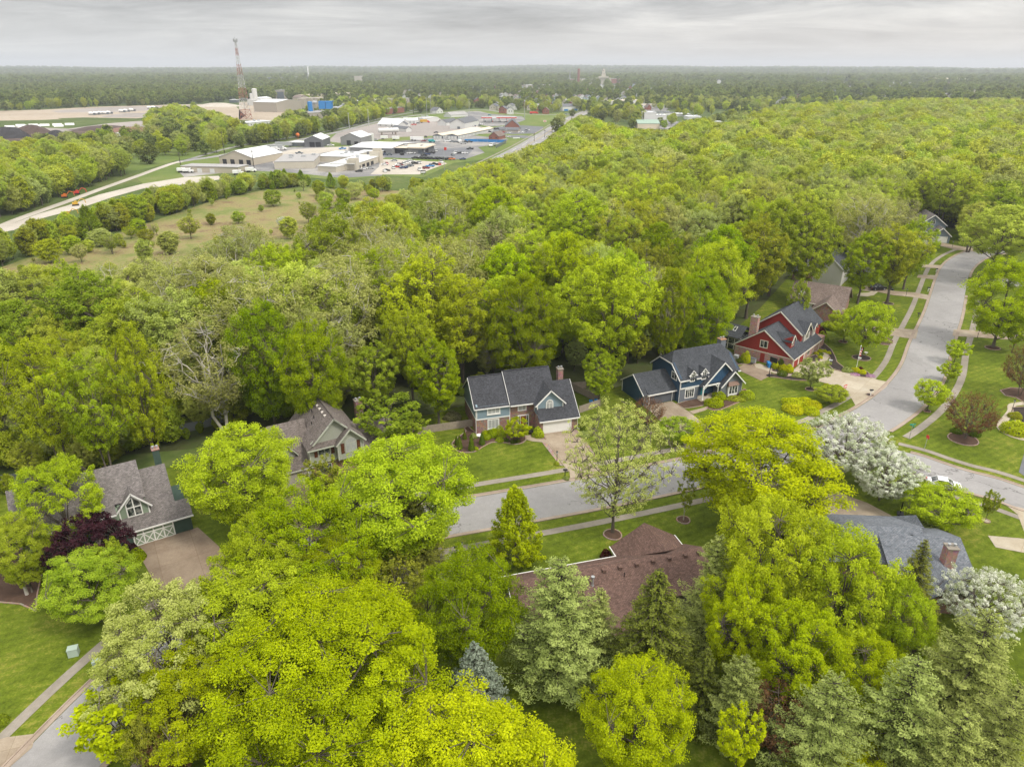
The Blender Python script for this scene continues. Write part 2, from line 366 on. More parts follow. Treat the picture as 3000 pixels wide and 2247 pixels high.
def offset(line, d):
    out = []
    for i, p in enumerate(line):
        t = (line[min(i + 1, len(line) - 1)] - line[max(i - 1, 0)]).normalized(); out.append(p + Vector((t.y, -t.x)) * d)   # +d = right
    return out
def strip(name, line, d0, d1, z, mat, height=0.0, parent=None, kind='structure', a=0, b=None):
    b = len(line) if b is None else b; l0 = offset(line, d0)[a:b]; l1 = offset(line, d1)[a:b]; mb = MB()
    for i in range(len(l0) - 1):
        q = [(*l0[i], z + height), (*l1[i], z + height), (*l1[i + 1], z + height), (*l0[i + 1], z + height)]
        if (d1 - d0) > 0: q = q[::-1]
        q = q[::-1] if Vector(np.cross(np.array(q[1]) - np.array(q[0]), np.array(q[2]) - np.array(q[0]))).z < 0 else q
        mb.poly(q)
        if height > 0:
            for l in (l0, l1): mb.poly([(*l[i], z), (*l[i + 1], z), (*l[i + 1], z + height), (*l[i], z + height)])
    o = mb.build(name, mat, parent)
    if parent is None and kind: o['kind'] = kind
    return o
def blobpoly(cx, cy, rx, ry, n=22, wob=.05, seed=1, ang=0):
    r = random.Random(seed); ph = [r.uniform(0, 6.28) for _ in range(3)]; out = []
    for i in range(n):
        a = 2 * math.pi * i / n; k = 1 + wob * (math.sin(2 * a + ph[0]) + .6 * math.sin(3 * a + ph[1]))
        x, y = rx * k * math.cos(a), ry * k * math.sin(a)
        out.append((cx + x * math.cos(ang) - y * math.sin(ang), cy + x * math.sin(ang) + y * math.cos(ang)))
    return out

# ------------------------------------------------------------------ terrain: one sheet to the horizon
def far_h(x, y):
    r = math.hypot(x, y)
    if r < 5200: return 0.0
    k = min(1, (r - 5200) / 5500); k = k * k * (3 - 2 * k); a = math.atan2(x, y)
    base = 30 - 9 * (a / .62) ** 2 + 9 * math.sin(a * 7 + 1) + 5 * math.sin(a * 19) + 3 * math.sin(a * 43)
    return k * max(4, base)
def make_ground():
    rs = [0, 20, 40, 60, 80, 100, 120, 140, 160, 190, 220, 260, 310, 370, 440, 520, 620, 740, 880, 1050, 1250, 1500, 1800, 2200, 2700, 3300, 4000, 4700, 5200, 5700, 6200, 6800, 7500, 8300, 9200, 10200, 11200, 12500, 14000, 16000]
    na = 180; V = []; F = []
    for r in rs:
        for j in range(na):
            a = 2 * math.pi * j / na; x, y = r * math.sin(a), r * math.cos(a); V.append((x, y, far_h(x, y)))
    for i in range(len(rs) - 1):
        for j in range(na):
            k = (j + 1) % na; F.append((i * na + j, (i + 1) * na + j, (i + 1) * na + k, i * na + k)[::-1])
    F = [f for f in F]
    me = bpy.data.meshes.new('ground'); me.from_pydata(V, [], F[na:]); 
    # close centre
    bm = bmesh.new(); bm.from_mesh(me); bmesh.ops.remove_doubles(bm, verts=bm.verts, dist=.01); bmesh.ops.delete(bm, geom=[v_ for v_ in bm.verts if not v_.link_faces], context='VERTS')
    ring = [v_ for v_ in bm.verts if v_.is_boundary and v_.co.length < 25]; ring.sort(key=lambda v_: math.atan2(v_.co.y, v_.co.x))
    if len(ring) > 2: bm.faces.new(ring)
    bmesh.ops.recalc_face_normals(bm, faces=bm.faces)
    if sum(f.normal.z for f in bm.faces) < 0: bmesh.ops.reverse_faces(bm, faces=bm.faces)
    bm.to_mesh(me); bm.free()
    m, t, b_ = base_mat('open_country'); p = geo(t)
    near = ramp(t, M(t, 'ADD', M(t, 'MULTIPLY', noise(t, .02, 5, .6, p), .6), M(t, 'MULTIPLY', noise(t, .4, 4, .6, p), .4)), [(.33, (.045, .07, .018)), (.5, (.085, .12, .03)), (.66, (.15, .16, .06))])
    far = ramp(t, M(t, 'ADD', M(t, 'MULTIPLY', noise(t, .0012, 5, .6, p), .5), M(t, 'MULTIPLY', noise(t, .02, 4, .7, p), .5)), [(.36, (.035, .055, .02)), (.5, (.055, .08, .025)), (.62, (.085, .10, .035)), (.70, (.17, .15, .08))])
    ln = t.nodes.new('ShaderNodeVectorMath'); ln.operation = 'LENGTH'; t.links.new(p, ln.inputs[0])
    mr = t.nodes.new('ShaderNodeMapRange'); t.links.new(ln.outputs['Value'], mr.inputs[0]); mr.inputs[1].default_value = 900; mr.inputs[2].default_value = 2000
    t.links.new(mixc(t, mr.outputs[0], near, far), b_.inputs['Base Color']); b_.inputs['Roughness'].default_value = 1; b_.inputs['Specular IOR Level'].default_value = .1
    me.materials.append(m); o = bpy.data.objects.new('ground', me); C.objects.link(o); o['kind'] = 'structure'; return o
make_ground()

# ------------------------------------------------------------------ neighbourhood plan
LAWN = GL([(-500, 1330), (0, 1420), (330, 1400), (700, 1330), (1000, 1275), (1300, 1205), (1420, 1170), (1640, 1160), (1790, 1140), (2000, 1085), (2100, 1010), (2230, 900), (2330, 790), (2450, 735), (2600, 690), (2760, 668), (2950, 665), (3200, 690), (3700, 1100), (3600, 2300), (-500, 2500)])
sheet('lawn', LAWN, .03, M_LAWN)
FLOORP = GL([(-500, 1400), (-500, 985), (200, 970), (450, 950), (620, 915), (760, 870), (900, 800), (1060, 770), (1240, 600), (1420, 520), (1540, 440), (1900, 420), (2300, 400), (3600, 420), (3500, 760), (2950, 700), (2600, 715), (2400, 800), (2230, 930), (2090, 1040), (1990, 1105), (1780, 1165), (1420, 1190), (1000, 1275), (400, 1330)])
sheet('forest_floor', FLOORP, .012, M_FLOOR)

kl = [Vector((-49.5, 28.0)), Vector((-46.2, 42.0)), Vector((-43.2, 54.2)), Vector((-39.6, 64.2)), Vector((-33.6, 73.4)), Vector((-24.6, 81.0)), Vector((-13.3, 86.3))]
for q in [(1383, 1459), (1672, 1410), (1953, 1356), (2200, 1303), (2387, 1259), (2452, 1228), (2510, 1197), (2569, 1157), (2613, 1115), (2646, 1067), (2667, 1009), (2693, 955), (2714, 908), (2732, 853), (2745, 814), (2758, 786), (2780, 763), (2816, 743), (2859, 732), (2940, 722), (3060, 716)]:
    g = G(*q); kl.append(Vector((g.x, g.y)))
KL = smooth_line(kl, 5); RW = 7.9
strip('street', KL, 0, RW, .055, M_ASPH)
kr = offset(KL, RW)
def nearest(line, px, py):
    g = G(px, py); return min(range(len(line)), key=lambda i: (line[i] - Vector((g.x, g.y))).length)
# side street towards lower right
s1 = [Vector((G(*q).x, G(*q).y)) for q in [(2470, 1262), (2560, 1300), (2640, 1322), (2702, 1338), (2764, 1360), (2843, 1385), (2916, 1403), (3000, 1431), (3200, 1500), (3500, 1610)]]
S1 = smooth_line(s1, 5)
strip('side_street', S1, 0, 6.6, .059, M_ASPH)
s2 = [Vector((G(*q).x, G(*q).y)) for q in [(2760, 822), (2860, 822), (2960, 818), (3200, 812)]]
S2 = smooth_line(s2, 4)
strip('cross_street', S2, 0, 7.5, .059, M_ASPH)
i_int0, i_int1 = nearest(kr, 2480, 1372), nearest(kr, 2600, 1266)      # mouth of the side street on the right kerb
i_c0, i_c1 = nearest(kr, 2812, 853), nearest(kr, 2839, 815)
def kerb(line, side, a, b, name='kerb'):
    d = (-.05, -.55) if side < 0 else (.05, .55)
    lo, hi = min(d), max(d)
    strip(name, line, lo, hi, .062, M_KERB, height=.03, a=a, b=b)
    e = hi if side > 0 else lo
    strip(name, line, e, e + side * .16, .03, M_KERB, height=.13, a=a, b=b)
kerb(KL, -1, 0, len(KL)); KRL = kr
kerb(KRL, 1, 0, i_int0); kerb(KRL, 1, i_int1, i_c0); kerb(KRL, 1, i_c1, len(KRL))
kerb(S1, -1, 12, len(S1)); S1R = offset(S1, 6.6); kerb(S1R, 1, 12, len(S1R))
kerb(S2, -1, 3, len(S2))
# sidewalks
strip('sidewalk', KL, -2.75, -3.95, .07, M_CONC)
strip('sidewalk', KRL, 2.75, 3.95, .07, M_CONC, a=0, b=i_int0 - 2)
strip('sidewalk', KRL, 2.45, 3.75, .07, M_CONC, a=i_int1, b=i_c0)
strip('sidewalk', S1, -2.0, -3.1, .07, M_CONC, a=9)
strip('sidewalk', S1R, 2.2, 3.3, .07, M_CONC, a=16)
def drv(name, px, mat, z=.085): return sheet(name, GL(px), z, mat)
DRIVES = []
def drive(px, mat=M_DRIVE, z=.085): DRIVES.append(GL(px)); return sheet('driveway', GL(px), z, mat)
drive([(1592, 1271), (1678, 1259), (1707, 1293), (1735, 1340), (1762, 1382), (1790, 1392), (1672, 1412), (1668, 1382), (1652, 1366), (1601, 1296)])
sheet('brick_border', GL([(1588, 1272), (1601, 1296), (1650, 1366), (1640, 1364), (1590, 1300), (1579, 1275)]), .081, M_PAVER)
sheet('brick_border', GL([(1678, 1259), (1688, 1257), (1722, 1300), (1752, 1345), (1742, 1350), (1707, 1293)]), .081, M_PAVER)
drive([(1886, 1191), (1968, 1176), (2018, 1207), (2073, 1250), (2098, 1290), (2130, 1318), (2030, 1338), (2010, 1310), (1965, 1262), (1936, 1236), (1903, 1203)])
drive([(2319, 1090), (2350, 1062), (2375, 1064), (2430, 1082), (2552, 1108), (2573, 1114), (2606, 1121), (2596, 1135), (2575, 1152), (2545, 1174), (2510, 1196), (2490, 1160), (2457, 1134), (2398, 1118), (2335, 1100)], M_DRIVEW)
drive([(2156, 1082), (2182, 1066), (2211, 1072), (2260, 1088), (2255, 1103), (2229, 1116), (2190, 1098)], M_DRIVEB)
sheet('garden_walk', GL([(2209, 1068), (2225, 1066), (2262, 1080), (2310, 1094), (2345, 1092), (2345, 1099), (2316, 1103), (2268, 1094), (2215, 1078)]), .089, M_DRIVEW)
drive([(2480, 947), (2560, 958), (2606, 962), (2640, 964), (2690, 967), (2683, 994), (2645, 990), (2624, 985), (2560, 984), (2470, 970)])
drive([(2530, 838), (2575, 842), (2613, 853), (2680, 858), (2722, 866), (2718, 879), (2680, 872), (2618, 866), (2570, 856), (2520, 852)])
sheet('garden_walk', GL([(2515, 860), (2545, 858), (2556, 852), (2572, 856), (2560, 866), (2540, 870), (2510, 868)]), .089, M_DRIVEW)
drive([(2700, 776), (2760, 778), (2755, 788), (2700, 784)]); drive([(2690, 806), (2748, 808), (2742, 820), (2686, 814)])
drive([(2758, 712), (2812, 722), (2880, 733), (2850, 738), (2800, 733), (2755, 722)]); drive([(2810, 697), (2880, 706), (2880, 714), (2806, 704)])
drive([(2794, 966), (2840, 968), (2982, 980), (3150, 985), (3150, 1008), (2964, 997), (2870, 990), (2790, 985)])
drive([(2945, 1479), (2985, 1487), (3100, 1520), (3120, 1650), (3060, 1610), (3000, 1559), (2981, 1508)], M_DRIVEW)
drive([(2894, 1570), (3050, 1583), (3100, 1640), (2916, 1604)], M_DRIVEW)
drive([(2984, 1384), (3000, 1330), (3100, 1290), (3120, 1440), (3010, 1402)], M_DKLOT)
drive([(2380, 1400), (2481, 1453), (2540, 1474), (2611, 1511), (2640, 1560), (2400, 1560), (2360, 1480)])
drive([(396, 1604), (515, 1563), (580, 1546), (640, 1600), (700, 1690), (640, 1840), (560, 1900), (500, 1850), (472, 1756), (437, 1678), (410, 1630)], M_DRIVEB)
drive([(800, 1440), (893, 1410), (930, 1440), (1000, 1500), (1060, 1545), (930, 1600), (860, 1530)], M_DRIVEB)
drive([(1285, 1602), (1320, 1618), (1345, 1700), (1300, 1730), (1270, 1660)], M_CONC)
drive([(-60, 2185), (20, 2160), (105, 2150), (95, 2190), (30, 2247), (-80, 2400)], M_DRIVE)
# front walks and the curved walk on the right
sheet('garden_walk', GL([(1530, 1278), (1552, 1276), (1600, 1290), (1603, 1298), (1560, 1294), (1538, 1288)]), .089, M_DRIVE)
sheet('garden_walk', GL([(2018, 1206), (2060, 1196), (2072, 1190), (2078, 1196), (2064, 1204), (2030, 1214)]), .089, M_DRIVE)
sheet('garden_walk', GL([(2375, 1062), (2408, 1050), (2414, 1037), (2400, 1030), (2385, 1032), (2390, 1022), (2420, 1028), (2430, 1045), (2420, 1064), (2400, 1074)]), .089, M_DRIVEW)
strip('garden_walk', smooth_line([G(*q).to_2d() for q in [(3060, 1168), (3000, 1182), (2965, 1188), (2962, 1205), (2950, 1222), (2930, 1250), (2952, 1272), (3000, 1288), (3080, 1300)]], 5), -.6, .6, .089, M_DRIVEW)
# planting beds
def bed(px, mat=M_MULCH, z=.10, world=False):
    w = px if world else GL(px); g = sheet('mulch_bed', w, z, mat); 
    mb = MB(); n = len(w); cx_ = sum(p[0] for p in w) / n; cy_ = sum(p[1] for p in w) / n
    for i in range(n):
        a, b_ = Vector(w[i]), Vector(w[(i + 1) % n]); d = (b_ - a)
        if d.length < .01: continue
        d.normalize(); nn = Vector((d.y, -d.x)) * .08
        mb.solid([(*(a - nn), .03), (*(b_ - nn), .03), (*(b_ + nn), .03), (*(a + nn), .03)], (0, 0, .12))
    mb.build('bed_edging', M_PAVER, None)['kind'] = 'structure'
    return g
bed([(1324, 1301), (1330, 1315), (1341, 1323), (1356, 1327), (1371, 1327), (1388, 1325), (1400, 1320), (1413, 1311), (1425, 1304), (1438, 1298), (1452, 1296), (1470, 1297), (1490, 1300), (1505, 1303), (1520, 1302), (1533, 1297), (1541, 1290), (1540, 1280), (1530, 1262), (1400, 1275), (1385, 1262), (1371, 1250), (1360, 1255), (1366, 1264), (1352, 1275), (1332, 1290)])
bed([(1553, 1276), (1570, 1283), (1599, 1287), (1592, 1275), (1585, 1268), (1560, 1268)])
bed([(1982, 1185), (2003, 1198), (2035, 1194), (2071, 1187), (2055, 1168), (2040, 1166)])
bed([(2071, 1197), (2088, 1203), (2110, 1202), (2127, 1195), (2160, 1181), (2190, 1170), (2204, 1163), (2195, 1150), (2182, 1141), (2165, 1148), (2107, 1163), (2080, 1180)])
bed([(2351, 1060), (2372, 1046), (2389, 1040), (2404, 1052), (2400, 1060), (2372, 1062)], M_MULCHB)
bed([(2396, 1003), (2410, 1003), (2436, 1026), (2446, 1045), (2452, 1062), (2478, 1082), (2470, 1090), (2440, 1082), (2426, 1070), (2432, 1050), (2420, 1030), (2398, 1018)], M_MULCHB)
bed([(2495, 1096), (2525, 1106), (2552, 1108), (2545, 1094), (2528, 1084), (2500, 1080)], M_MULCHB)
bed([(2259, 1096), (2300, 1104), (2324, 1102), (2360, 1100), (2398, 1116), (2370, 1117), (2320, 1114), (2280, 1108), (2250, 1104)], M_MULCHB)
bed([(2160, 1056), (2190, 1060), (2215, 1066), (2200, 1072), (2180, 1067), (2158, 1070)], M_MULCHB)
bed([(2260, 1080), (2320, 1090), (2330, 1098), (2300, 1096), (2262, 1088)], M_MULCHB)
RINGS = [((2821, 1287), 2.4, M_MULCH), ((2524, 1049), 1.9, M_MULCHB), ((2470, 1002), .95, M_MULCH), ((2375, 1141), 1.0, M_MULCHB), ((2908, 1020), 1.5, M_MULCH), ((1795, 1567), 1.25, M_MULCH), ((2002, 1524), .95, M_MULCH), ((2888, 1527), .5, M_DRIVEW), ((2716, 1205), .6, M_MULCH), ((2602, 890), 1.3, M_MULCHB), ((2548, 1158), .7, M_MULCHB)]
for i, (p, r, mt) in enumerate(RINGS):
    g = G(*p); bed(blobpoly(g.x, g.y, r, r * .95, 18, .04, i), mt, world=True)
bed([(2557, 1000), (2575, 990), (2600, 992), (2618, 1000), (2608, 1011), (2585, 1011)], M_MULCH)
bed([(2930, 1145), (2960, 1137), (3020, 1140), (3060, 1190), (3000, 1180), (2975, 1165), (2945, 1160)], M_MULCH)
bed([(2965, 1195), (3010, 1192), (3080, 1240), (3060, 1290), (2985, 1275), (2950, 1262), (2975, 1235)], M_MULCHB)
bed([(110, 1600), (130, 1650), (110, 1740), (105, 1790), (60, 1770), (-60, 1760), (-100, 1640)], M_MULCH)

# ------------------------------------------------------------------ meadow, yards, roads of the commercial strip
MEADOW = GL([(-300, 985), (-200, 800), (0, 785), (140, 735), (300, 700), (430, 655), (620, 590), (760, 560), (900, 548), (1180, 560), (1240, 590), (1150, 700), (1060, 770), (900, 800), (760, 870), (620, 915), (450, 950), (200, 970)])
sheet('meadow', MEADOW, .02, M_MEADOW)
YARD = GL([(-100, 700), (20, 662), (110, 628), (200, 602), (290, 571), (420, 539), (540, 520), (640, 516), (650, 526), (540, 541), (420, 553), (330, 578), (230, 612), (120, 641), (40, 675)])
sheet('gravel_yard', YARD, .03, M_GRAVEL)
sheet('lawn', GL([(160, 420), (340, 405), (430, 393), (650, 403), (735, 400), (700, 425), (640, 452), (520, 470), (470, 486), (400, 500), (300, 505), (180, 480), (90, 450)]), .03, M_FIELD)
INDUS = GL([(390, 512), (509, 482), (640, 452), (760, 430), (890, 405), (1005, 382), (1107, 355), (1208, 338), (1276, 330), (1400, 318), (1560, 335), (1690, 330), (1640, 372), (1590, 405), (1540, 432), (1500, 452), (1400, 470), (1330, 478), (1240, 520), (1120, 515), (1000, 530), (800, 510), (640, 510), (540, 530), (420, 540)])
sheet('rough_grass', INDUS, .024, M_FIELD)
sheet('parking_lot', GL([(520, 500), (640, 487), (660, 470), (760, 452), (830, 432), (1000, 431), (1060, 425), (1120, 420), (1280, 402), (1370, 396), (1490, 408), (1478, 420), (1400, 432), (1420, 448), (1360, 468), (1130, 462), (1110, 470), (1120, 515), (1000, 522), (850, 506), (720, 500), (540, 520)]), .04, M_LOT)
sheet('parking_lot', GL([(1115, 468), (1165, 468), (1300, 476), (1310, 480), (1262, 497), (1228, 512), (1150, 512), (1085, 512), (1110, 490)]), .044, M_GRAVEL)
sheet('parking_lot', GL([(1110, 452), (1180, 440), (1280, 436), (1390, 434), (1365, 462), (1330, 470), (1260, 468), (1130, 462)]), .046, M_DKLOT)
sheet('gravel_yard', GL([(985, 392), (1110, 360), (1215, 345), (1335, 352), (1420, 375), (1440, 392), (1300, 398), (1180, 402), (1085, 412), (1000, 420), (960, 415)]), .034, M_GREYDIRT)
sheet('gravel_yard', GL([(800, 452), (850, 440), (905, 436), (1020, 430), (1020, 445), (960, 446), (880, 460), (800, 480)]), .046, M_GRAVEL)
sheet('parking_lot', GL([(1330, 330), (1400, 326), (1440, 335), (1530, 342), (1540, 352), (1500, 366), (1440, 372), (1400, 366), (1385, 350)]), .04, M_LOT)
sheet('parking_lot', GL([(1425, 380), (1460, 372), (1530, 368), (1592, 372), (1590, 380), (1568, 392), (1500, 394), (1440, 390)]), .044, M_DKLOT)
sheet('parking_lot', GL([(1480, 398), (1530, 397), (1570, 401), (1550, 406), (1490, 404)]), .046, M_DKLOT)
rl = smooth_line([G(*q).to_2d() for q in [(1300, 545), (1380, 508), (1440, 482), (1528, 436), (1600, 392), (1655, 357), (1700, 336), (1745, 318), (1766, 306), (1784, 286), (1796, 268), (1806, 250)]], 5)
HW = 8.0
strip('highway', rl, -HW, HW, .05, M_ASPH)
M_LINEY = plain('yellow_road_paint', (.42, .32, .08), .8); M_LINEW = plain('white_road_paint', (.62, .62, .6), .8)
strip('highway_lines', rl, -.25, .25, .056, M_LINEY)
mbd = MB()
for off in (-4.0, 4.0):
    l0 = offset(rl, off - .15); l1 = offset(rl, off + .15)
    for i in range(0, len(l0) - 1, 2): mbd.poly([(*l0[i], .056), (*l1[i], .056), (*l1[i + 1], .056), (*l0[i + 1], .056)][::-1])
mbd.build('highway_lines', M_LINEW)['kind'] = 'structure'
strip('sidewalk', rl, -HW - 3.6, -HW - 2.2, .052, M_CONC, a=8, b=len(rl) - 10)
ar = smooth_line([G(*q).to_2d() for q in [(-60, 690), (60, 640), (200, 590), (300, 553), (404, 516), (470, 492), (529, 474), (644, 457), (770, 430), (890, 408), (1005, 384), (1107, 357), (1208, 340), (1300, 331), (1400, 322), (1480, 330), (1560, 336), (1690, 337)]], 4)
strip('access_road', ar, -2.2, 2.2, .048, M_GRAVEL, a=0, b=25); strip('access_road', ar, -3.6, 3.6, .048, M_ASPH, a=24)
tr = smooth_line([G(*q).to_2d() for q in [(520, 478), (700, 428), (890, 398), (1005, 376), (1107, 350), (1208, 330), (1280, 318)]], 4)
strip('rail_bed', tr, -2, 2, .046, M_LOT)
# composting yard and quarry land
sheet('dirt_yard', GL([(-100, 328), (130, 322), (270, 314), (480, 308), (620, 306), (690, 312), (720, 340), (700, 352), (620, 352), (560, 332), (400, 348), (250, 345), (150, 348), (0, 352), (-100, 352)]), .02, M_DIRT)
sheet('gravel_yard', GL([(150, 326), (300, 315), (500, 311), (620, 308), (560, 322), (430, 325), (300, 330), (170, 331)]), .03, M_GREYDIRT)
sheet('gravel_yard', GL([(-100, 378), (60, 372), (200, 378), (320, 362), (450, 352), (470, 362), (420, 374), (300, 384), (180, 388), (60, 394), (-100, 398)]), .026, M_GREYDIRT)
sheet('soil_yard', GL([(60, 402), (150, 390), (240, 382), (340, 375), (440, 380), (400, 392), (300, 400), (200, 416), (120, 424), (-100, 425), (-100, 410)]), .032, M_COMPOST)
sheet('dirt_yard', GL([(700, 300), (800, 296), (850, 310), (850, 350), (780, 356), (700, 352)]), .02, M_DIRT)
sheet('dirt_yard', GL([(700, 372), (760, 378), (860, 380), (850, 392), (740, 390)]), .02, M_DIRT)
# town blocks right of the highway
sheet('parking_lot', GL([(1860, 352), (1950, 350), (1990, 358), (1960, 380), (1880, 382)]), .04, M_LOT)
sheet('parking_lot', GL([(1790, 308), (1880, 304), (1960, 318), (1950, 326), (1850, 328), (1795, 318)]), .04, M_LOT)
# the creek in the wood
M_WATER, t, b = base_mat('creek_water'); b.inputs['Base Color'].default_value = (.16, .17, .17, 1); b.inputs['Roughness'].default_value = .12; b.inputs['Specular IOR Level'].default_value = .6
ck = smooth_line([G(*q).to_2d() for q in [(-100, 1420), (180, 1380), (330, 1310), (470, 1270), (620, 1235), (760, 1180), (900, 1100), (1000, 1010), (1060, 950)]], 5)
strip('creek', ck, -1.8, 1.8, .04, M_WATER)
# ================================================================== foliage
def leaf_mat(name, dark, light, trans=.35, rnd=.16, huev=.012, alt=None):
    """dark/light: the range of leaf colours in one crown; each leaf carries its own tint, each tree its own shade"""
    m = bpy.data.materials.new(name); m.use_nodes = True; t = m.node_tree; t.nodes.clear()
    at = t.nodes.new('ShaderNodeAttribute'); at.attribute_name = 'tint'
    c = mixc(t, at.outputs['Fac'], dark, light)
    oi = t.nodes.new('ShaderNodeObjectInfo')
    if alt: c = mixc(t, M(t, 'MULTIPLY', M(t, 'POWER', oi.outputs['Random'], 1.6), .8), c, mixc(t, at.outputs['Fac'], tuple(x * .75 for x in alt), alt))
    k = M(t, 'FRACT', M(t, 'MULTIPLY', oi.outputs['Random'], 7.31)); k2 = M(t, 'FRACT', M(t, 'MULTIPLY', oi.outputs['Random'], 23.7))
    hs = t.nodes.new('ShaderNodeHueSaturation'); t.links.new(c, hs.inputs['Color'])
    t.links.new(M(t, 'MULTIPLY_ADD', k, huev * 2, .5 - huev), hs.inputs['Hue']); t.links.new(M(t, 'MULTIPLY_ADD', k2, rnd * 2, 1 - rnd), hs.inputs['Value'])
    df = t.nodes.new('ShaderNodeBsdfDiffuse'); tl = t.nodes.new('ShaderNodeBsdfTranslucent'); mx = t.nodes.new('ShaderNodeMixShader'); mx.inputs[0].default_value = trans
    t.links.new(hs.outputs[0], df.inputs[0]); t.links.new(hs.outputs[0], tl.inputs[0]); t.links.new(df.outputs[0], mx.inputs[1]); t.links.new(tl.outputs[0], mx.inputs[2])
    o = t.nodes.new('ShaderNodeOutputMaterial'); t.links.new(mx.outputs[0], o.inputs[0]); MATS[name] = m; return m
LM = {}
LM['lime'] = leaf_mat('lime_maple_leaves', (.24, .32, .004), (.51, .61, .012), .42)
LM['limey'] = leaf_mat('yellow_lime_leaves', (.31, .39, .004), (.63, .72, .012), .42)
LM['loose'] = leaf_mat('yellow_green_leaves', (.28, .35, .009), (.59, .69, .035), .42)
LM['bright'] = leaf_mat('bright_green_leaves', (.16, .235, .004), (.40, .50, .010), .42)
LM['mid'] = leaf_mat('mid_green_leaves', (.20, .265, .012), (.47, .53, .045), .4, .2, .02)
LM['olive'] = leaf_mat('olive_leaves', (.16, .20, .016), (.37, .40, .045), .38, .12)
LM['dark'] = leaf_mat('deep_green_leaves', (.09, .135, .03), (.21, .27, .055), .36, .2)
LM['forest'] = leaf_mat('woodland_leaves', (.30, .37, .015), (.65, .73, .065), .42, .18, .014, alt=(.50, .53, .22))
LM['far'] = leaf_mat('far_canopy_leaves', (.09, .13, .03), (.29, .34, .08), .42, .22)
LM['palelime'] = leaf_mat('flowering_lime_leaves', (.33, .40, .06), (.64, .70, .22), .42)
LM['tan'] = leaf_mat('sycamore_leaves', (.26, .29, .06), (.50, .52, .17), .4, .12)
LM['bud'] = leaf_mat('budding_twigs', (.22, .20, .10), (.40, .38, .18), .3, .2)
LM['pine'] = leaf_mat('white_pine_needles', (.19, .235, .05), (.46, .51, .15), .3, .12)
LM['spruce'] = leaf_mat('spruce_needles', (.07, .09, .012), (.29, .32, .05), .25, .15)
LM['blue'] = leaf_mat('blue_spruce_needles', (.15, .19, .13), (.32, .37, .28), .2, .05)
LM['purple'] = leaf_mat('purple_maple_leaves', (.020, .008, .012), (.075, .028, .032), .25, .05)
LM['white'] = leaf_mat('white_blossom', (.34, .42, .15), (.95, .94, .88), .35, .04)
LM['russet'] = leaf_mat('russet_leaves', (.10, .045, .022), (.23, .125, .06), .3, .08)
LM['gold'] = leaf_mat('golden_shrub_leaves', (.34, .37, .004), (.60, .62, .012), .3, .08)
LM['shrub'] = leaf_mat('evergreen_shrub_leaves', (.05, .09, .008), (.15, .20, .015), .25, .2)
LM['red'] = leaf_mat('red_shrub_leaves', (.05, .012, .012), (.13, .03, .028), .3, .1)
LM['pink'] = leaf_mat('pink_flowers', (.42, .18, .34), (.66, .42, .58), .3, .08)
M_BARK = ground_mat('grey_brown_bark', [(.3, (.07, .055, .042)), (.5, (.12, .10, .08)), (.7, (.18, .16, .13))], .5, 3, 12)
M_BARKD = ground_mat('dark_bark', [(.3, (.035, .028, .022)), (.5, (.06, .05, .04)), (.7, (.10, .085, .07))], .5, 3, 12)
M_BARKW = ground_mat('sycamore_bark', [(.3, (.30, .26, .20)), (.45, (.42, .385, .33)), (.6, (.55, .52, .46))], .4, 1.5, 5)

def unit(a): return a / np.maximum(np.linalg.norm(a, axis=-1, keepdims=True), 1e-9)
def leaf_mesh(name, pos, nrm, size, tint, rng, mat, aspect=.62, extra=None):
    """rhombic leaves: centre, normal, half length"""
    n = len(pos); a = unit(np.cross(nrm, rng.normal(size=(n, 3)))); b = np.cross(unit(nrm), a)
    s = size[:, None]
    V = np.empty((n, 4, 3)); V[:, 0] = pos - a * s; V[:, 1] = pos - b * s * aspect; V[:, 2] = pos + a * s; V[:, 3] = pos + b * s * aspect
    V[:, 1] += unit(nrm) * s * .18; V[:, 3] += unit(nrm) * s * .18
    me = bpy.data.meshes.new(name); me.vertices.add(4 * n); me.loops.add(4 * n); me.polygons.add(n)
    me.vertices.foreach_set('co', V.ravel()); me.loops.foreach_set('vertex_index', np.arange(4 * n, dtype=np.int32))
    me.polygons.foreach_set('loop_start', np.arange(0, 4 * n, 4, dtype=np.int32)); me.polygons.foreach_set('loop_total', np.full(n, 4, dtype=np.int32))
    me.update(calc_edges=True); at = me.attributes.new('tint', 'FLOAT', 'FACE'); at.data.foreach_set('value', np.clip(tint, 0, 1).astype(np.float32))
    me.materials.append(mat); return me
def tubes_mesh(name, segs, mat, k=5):
    """segs: list of (pts, radii)"""
    V = []; F = []; off = 0; ang = 2 * np.pi * np.arange(k) / k
    for P, r in segs:
        P = np.asarray(P, float); r = np.asarray(r, float); m = len(P)
        T = unit(np.gradient(P, axis=0)); ref = np.array([0.31, .17, .94]); A = unit(np.cross(T, ref)); B = np.cross(T, A)
        ring = P[:, None] + (A[:, None] * np.cos(ang)[None, :, None] + B[:, None] * np.sin(ang)[None, :, None]) * r[:, None, None]
        V.append(ring.reshape(-1, 3)); i = np.arange(m - 1)[:, None] * k; j = np.arange(k)[None]; jn = (j + 1) % k
        F.append((off + np.stack([i + j, i + jn, i + k + jn, i + k + j], -1)).reshape(-1, 4)); off += m * k
    V = np.concatenate(V); F = np.concatenate(F); n = len(F)
    me = bpy.data.meshes.new(name); me.vertices.add(len(V)); me.loops.add(4 * n); me.polygons.add(n)
    me.vertices.foreach_set('co', V.ravel()); me.loops.foreach_set('vertex_index', F.ravel().astype(np.int32))
    me.polygons.foreach_set('loop_start', np.arange(0, 4 * n, 4, dtype=np.int32)); me.polygons.foreach_set('loop_total', np.full(n, 4, dtype=np.int32))
    me.update(calc_edges=True); me.materials.append(mat); return me

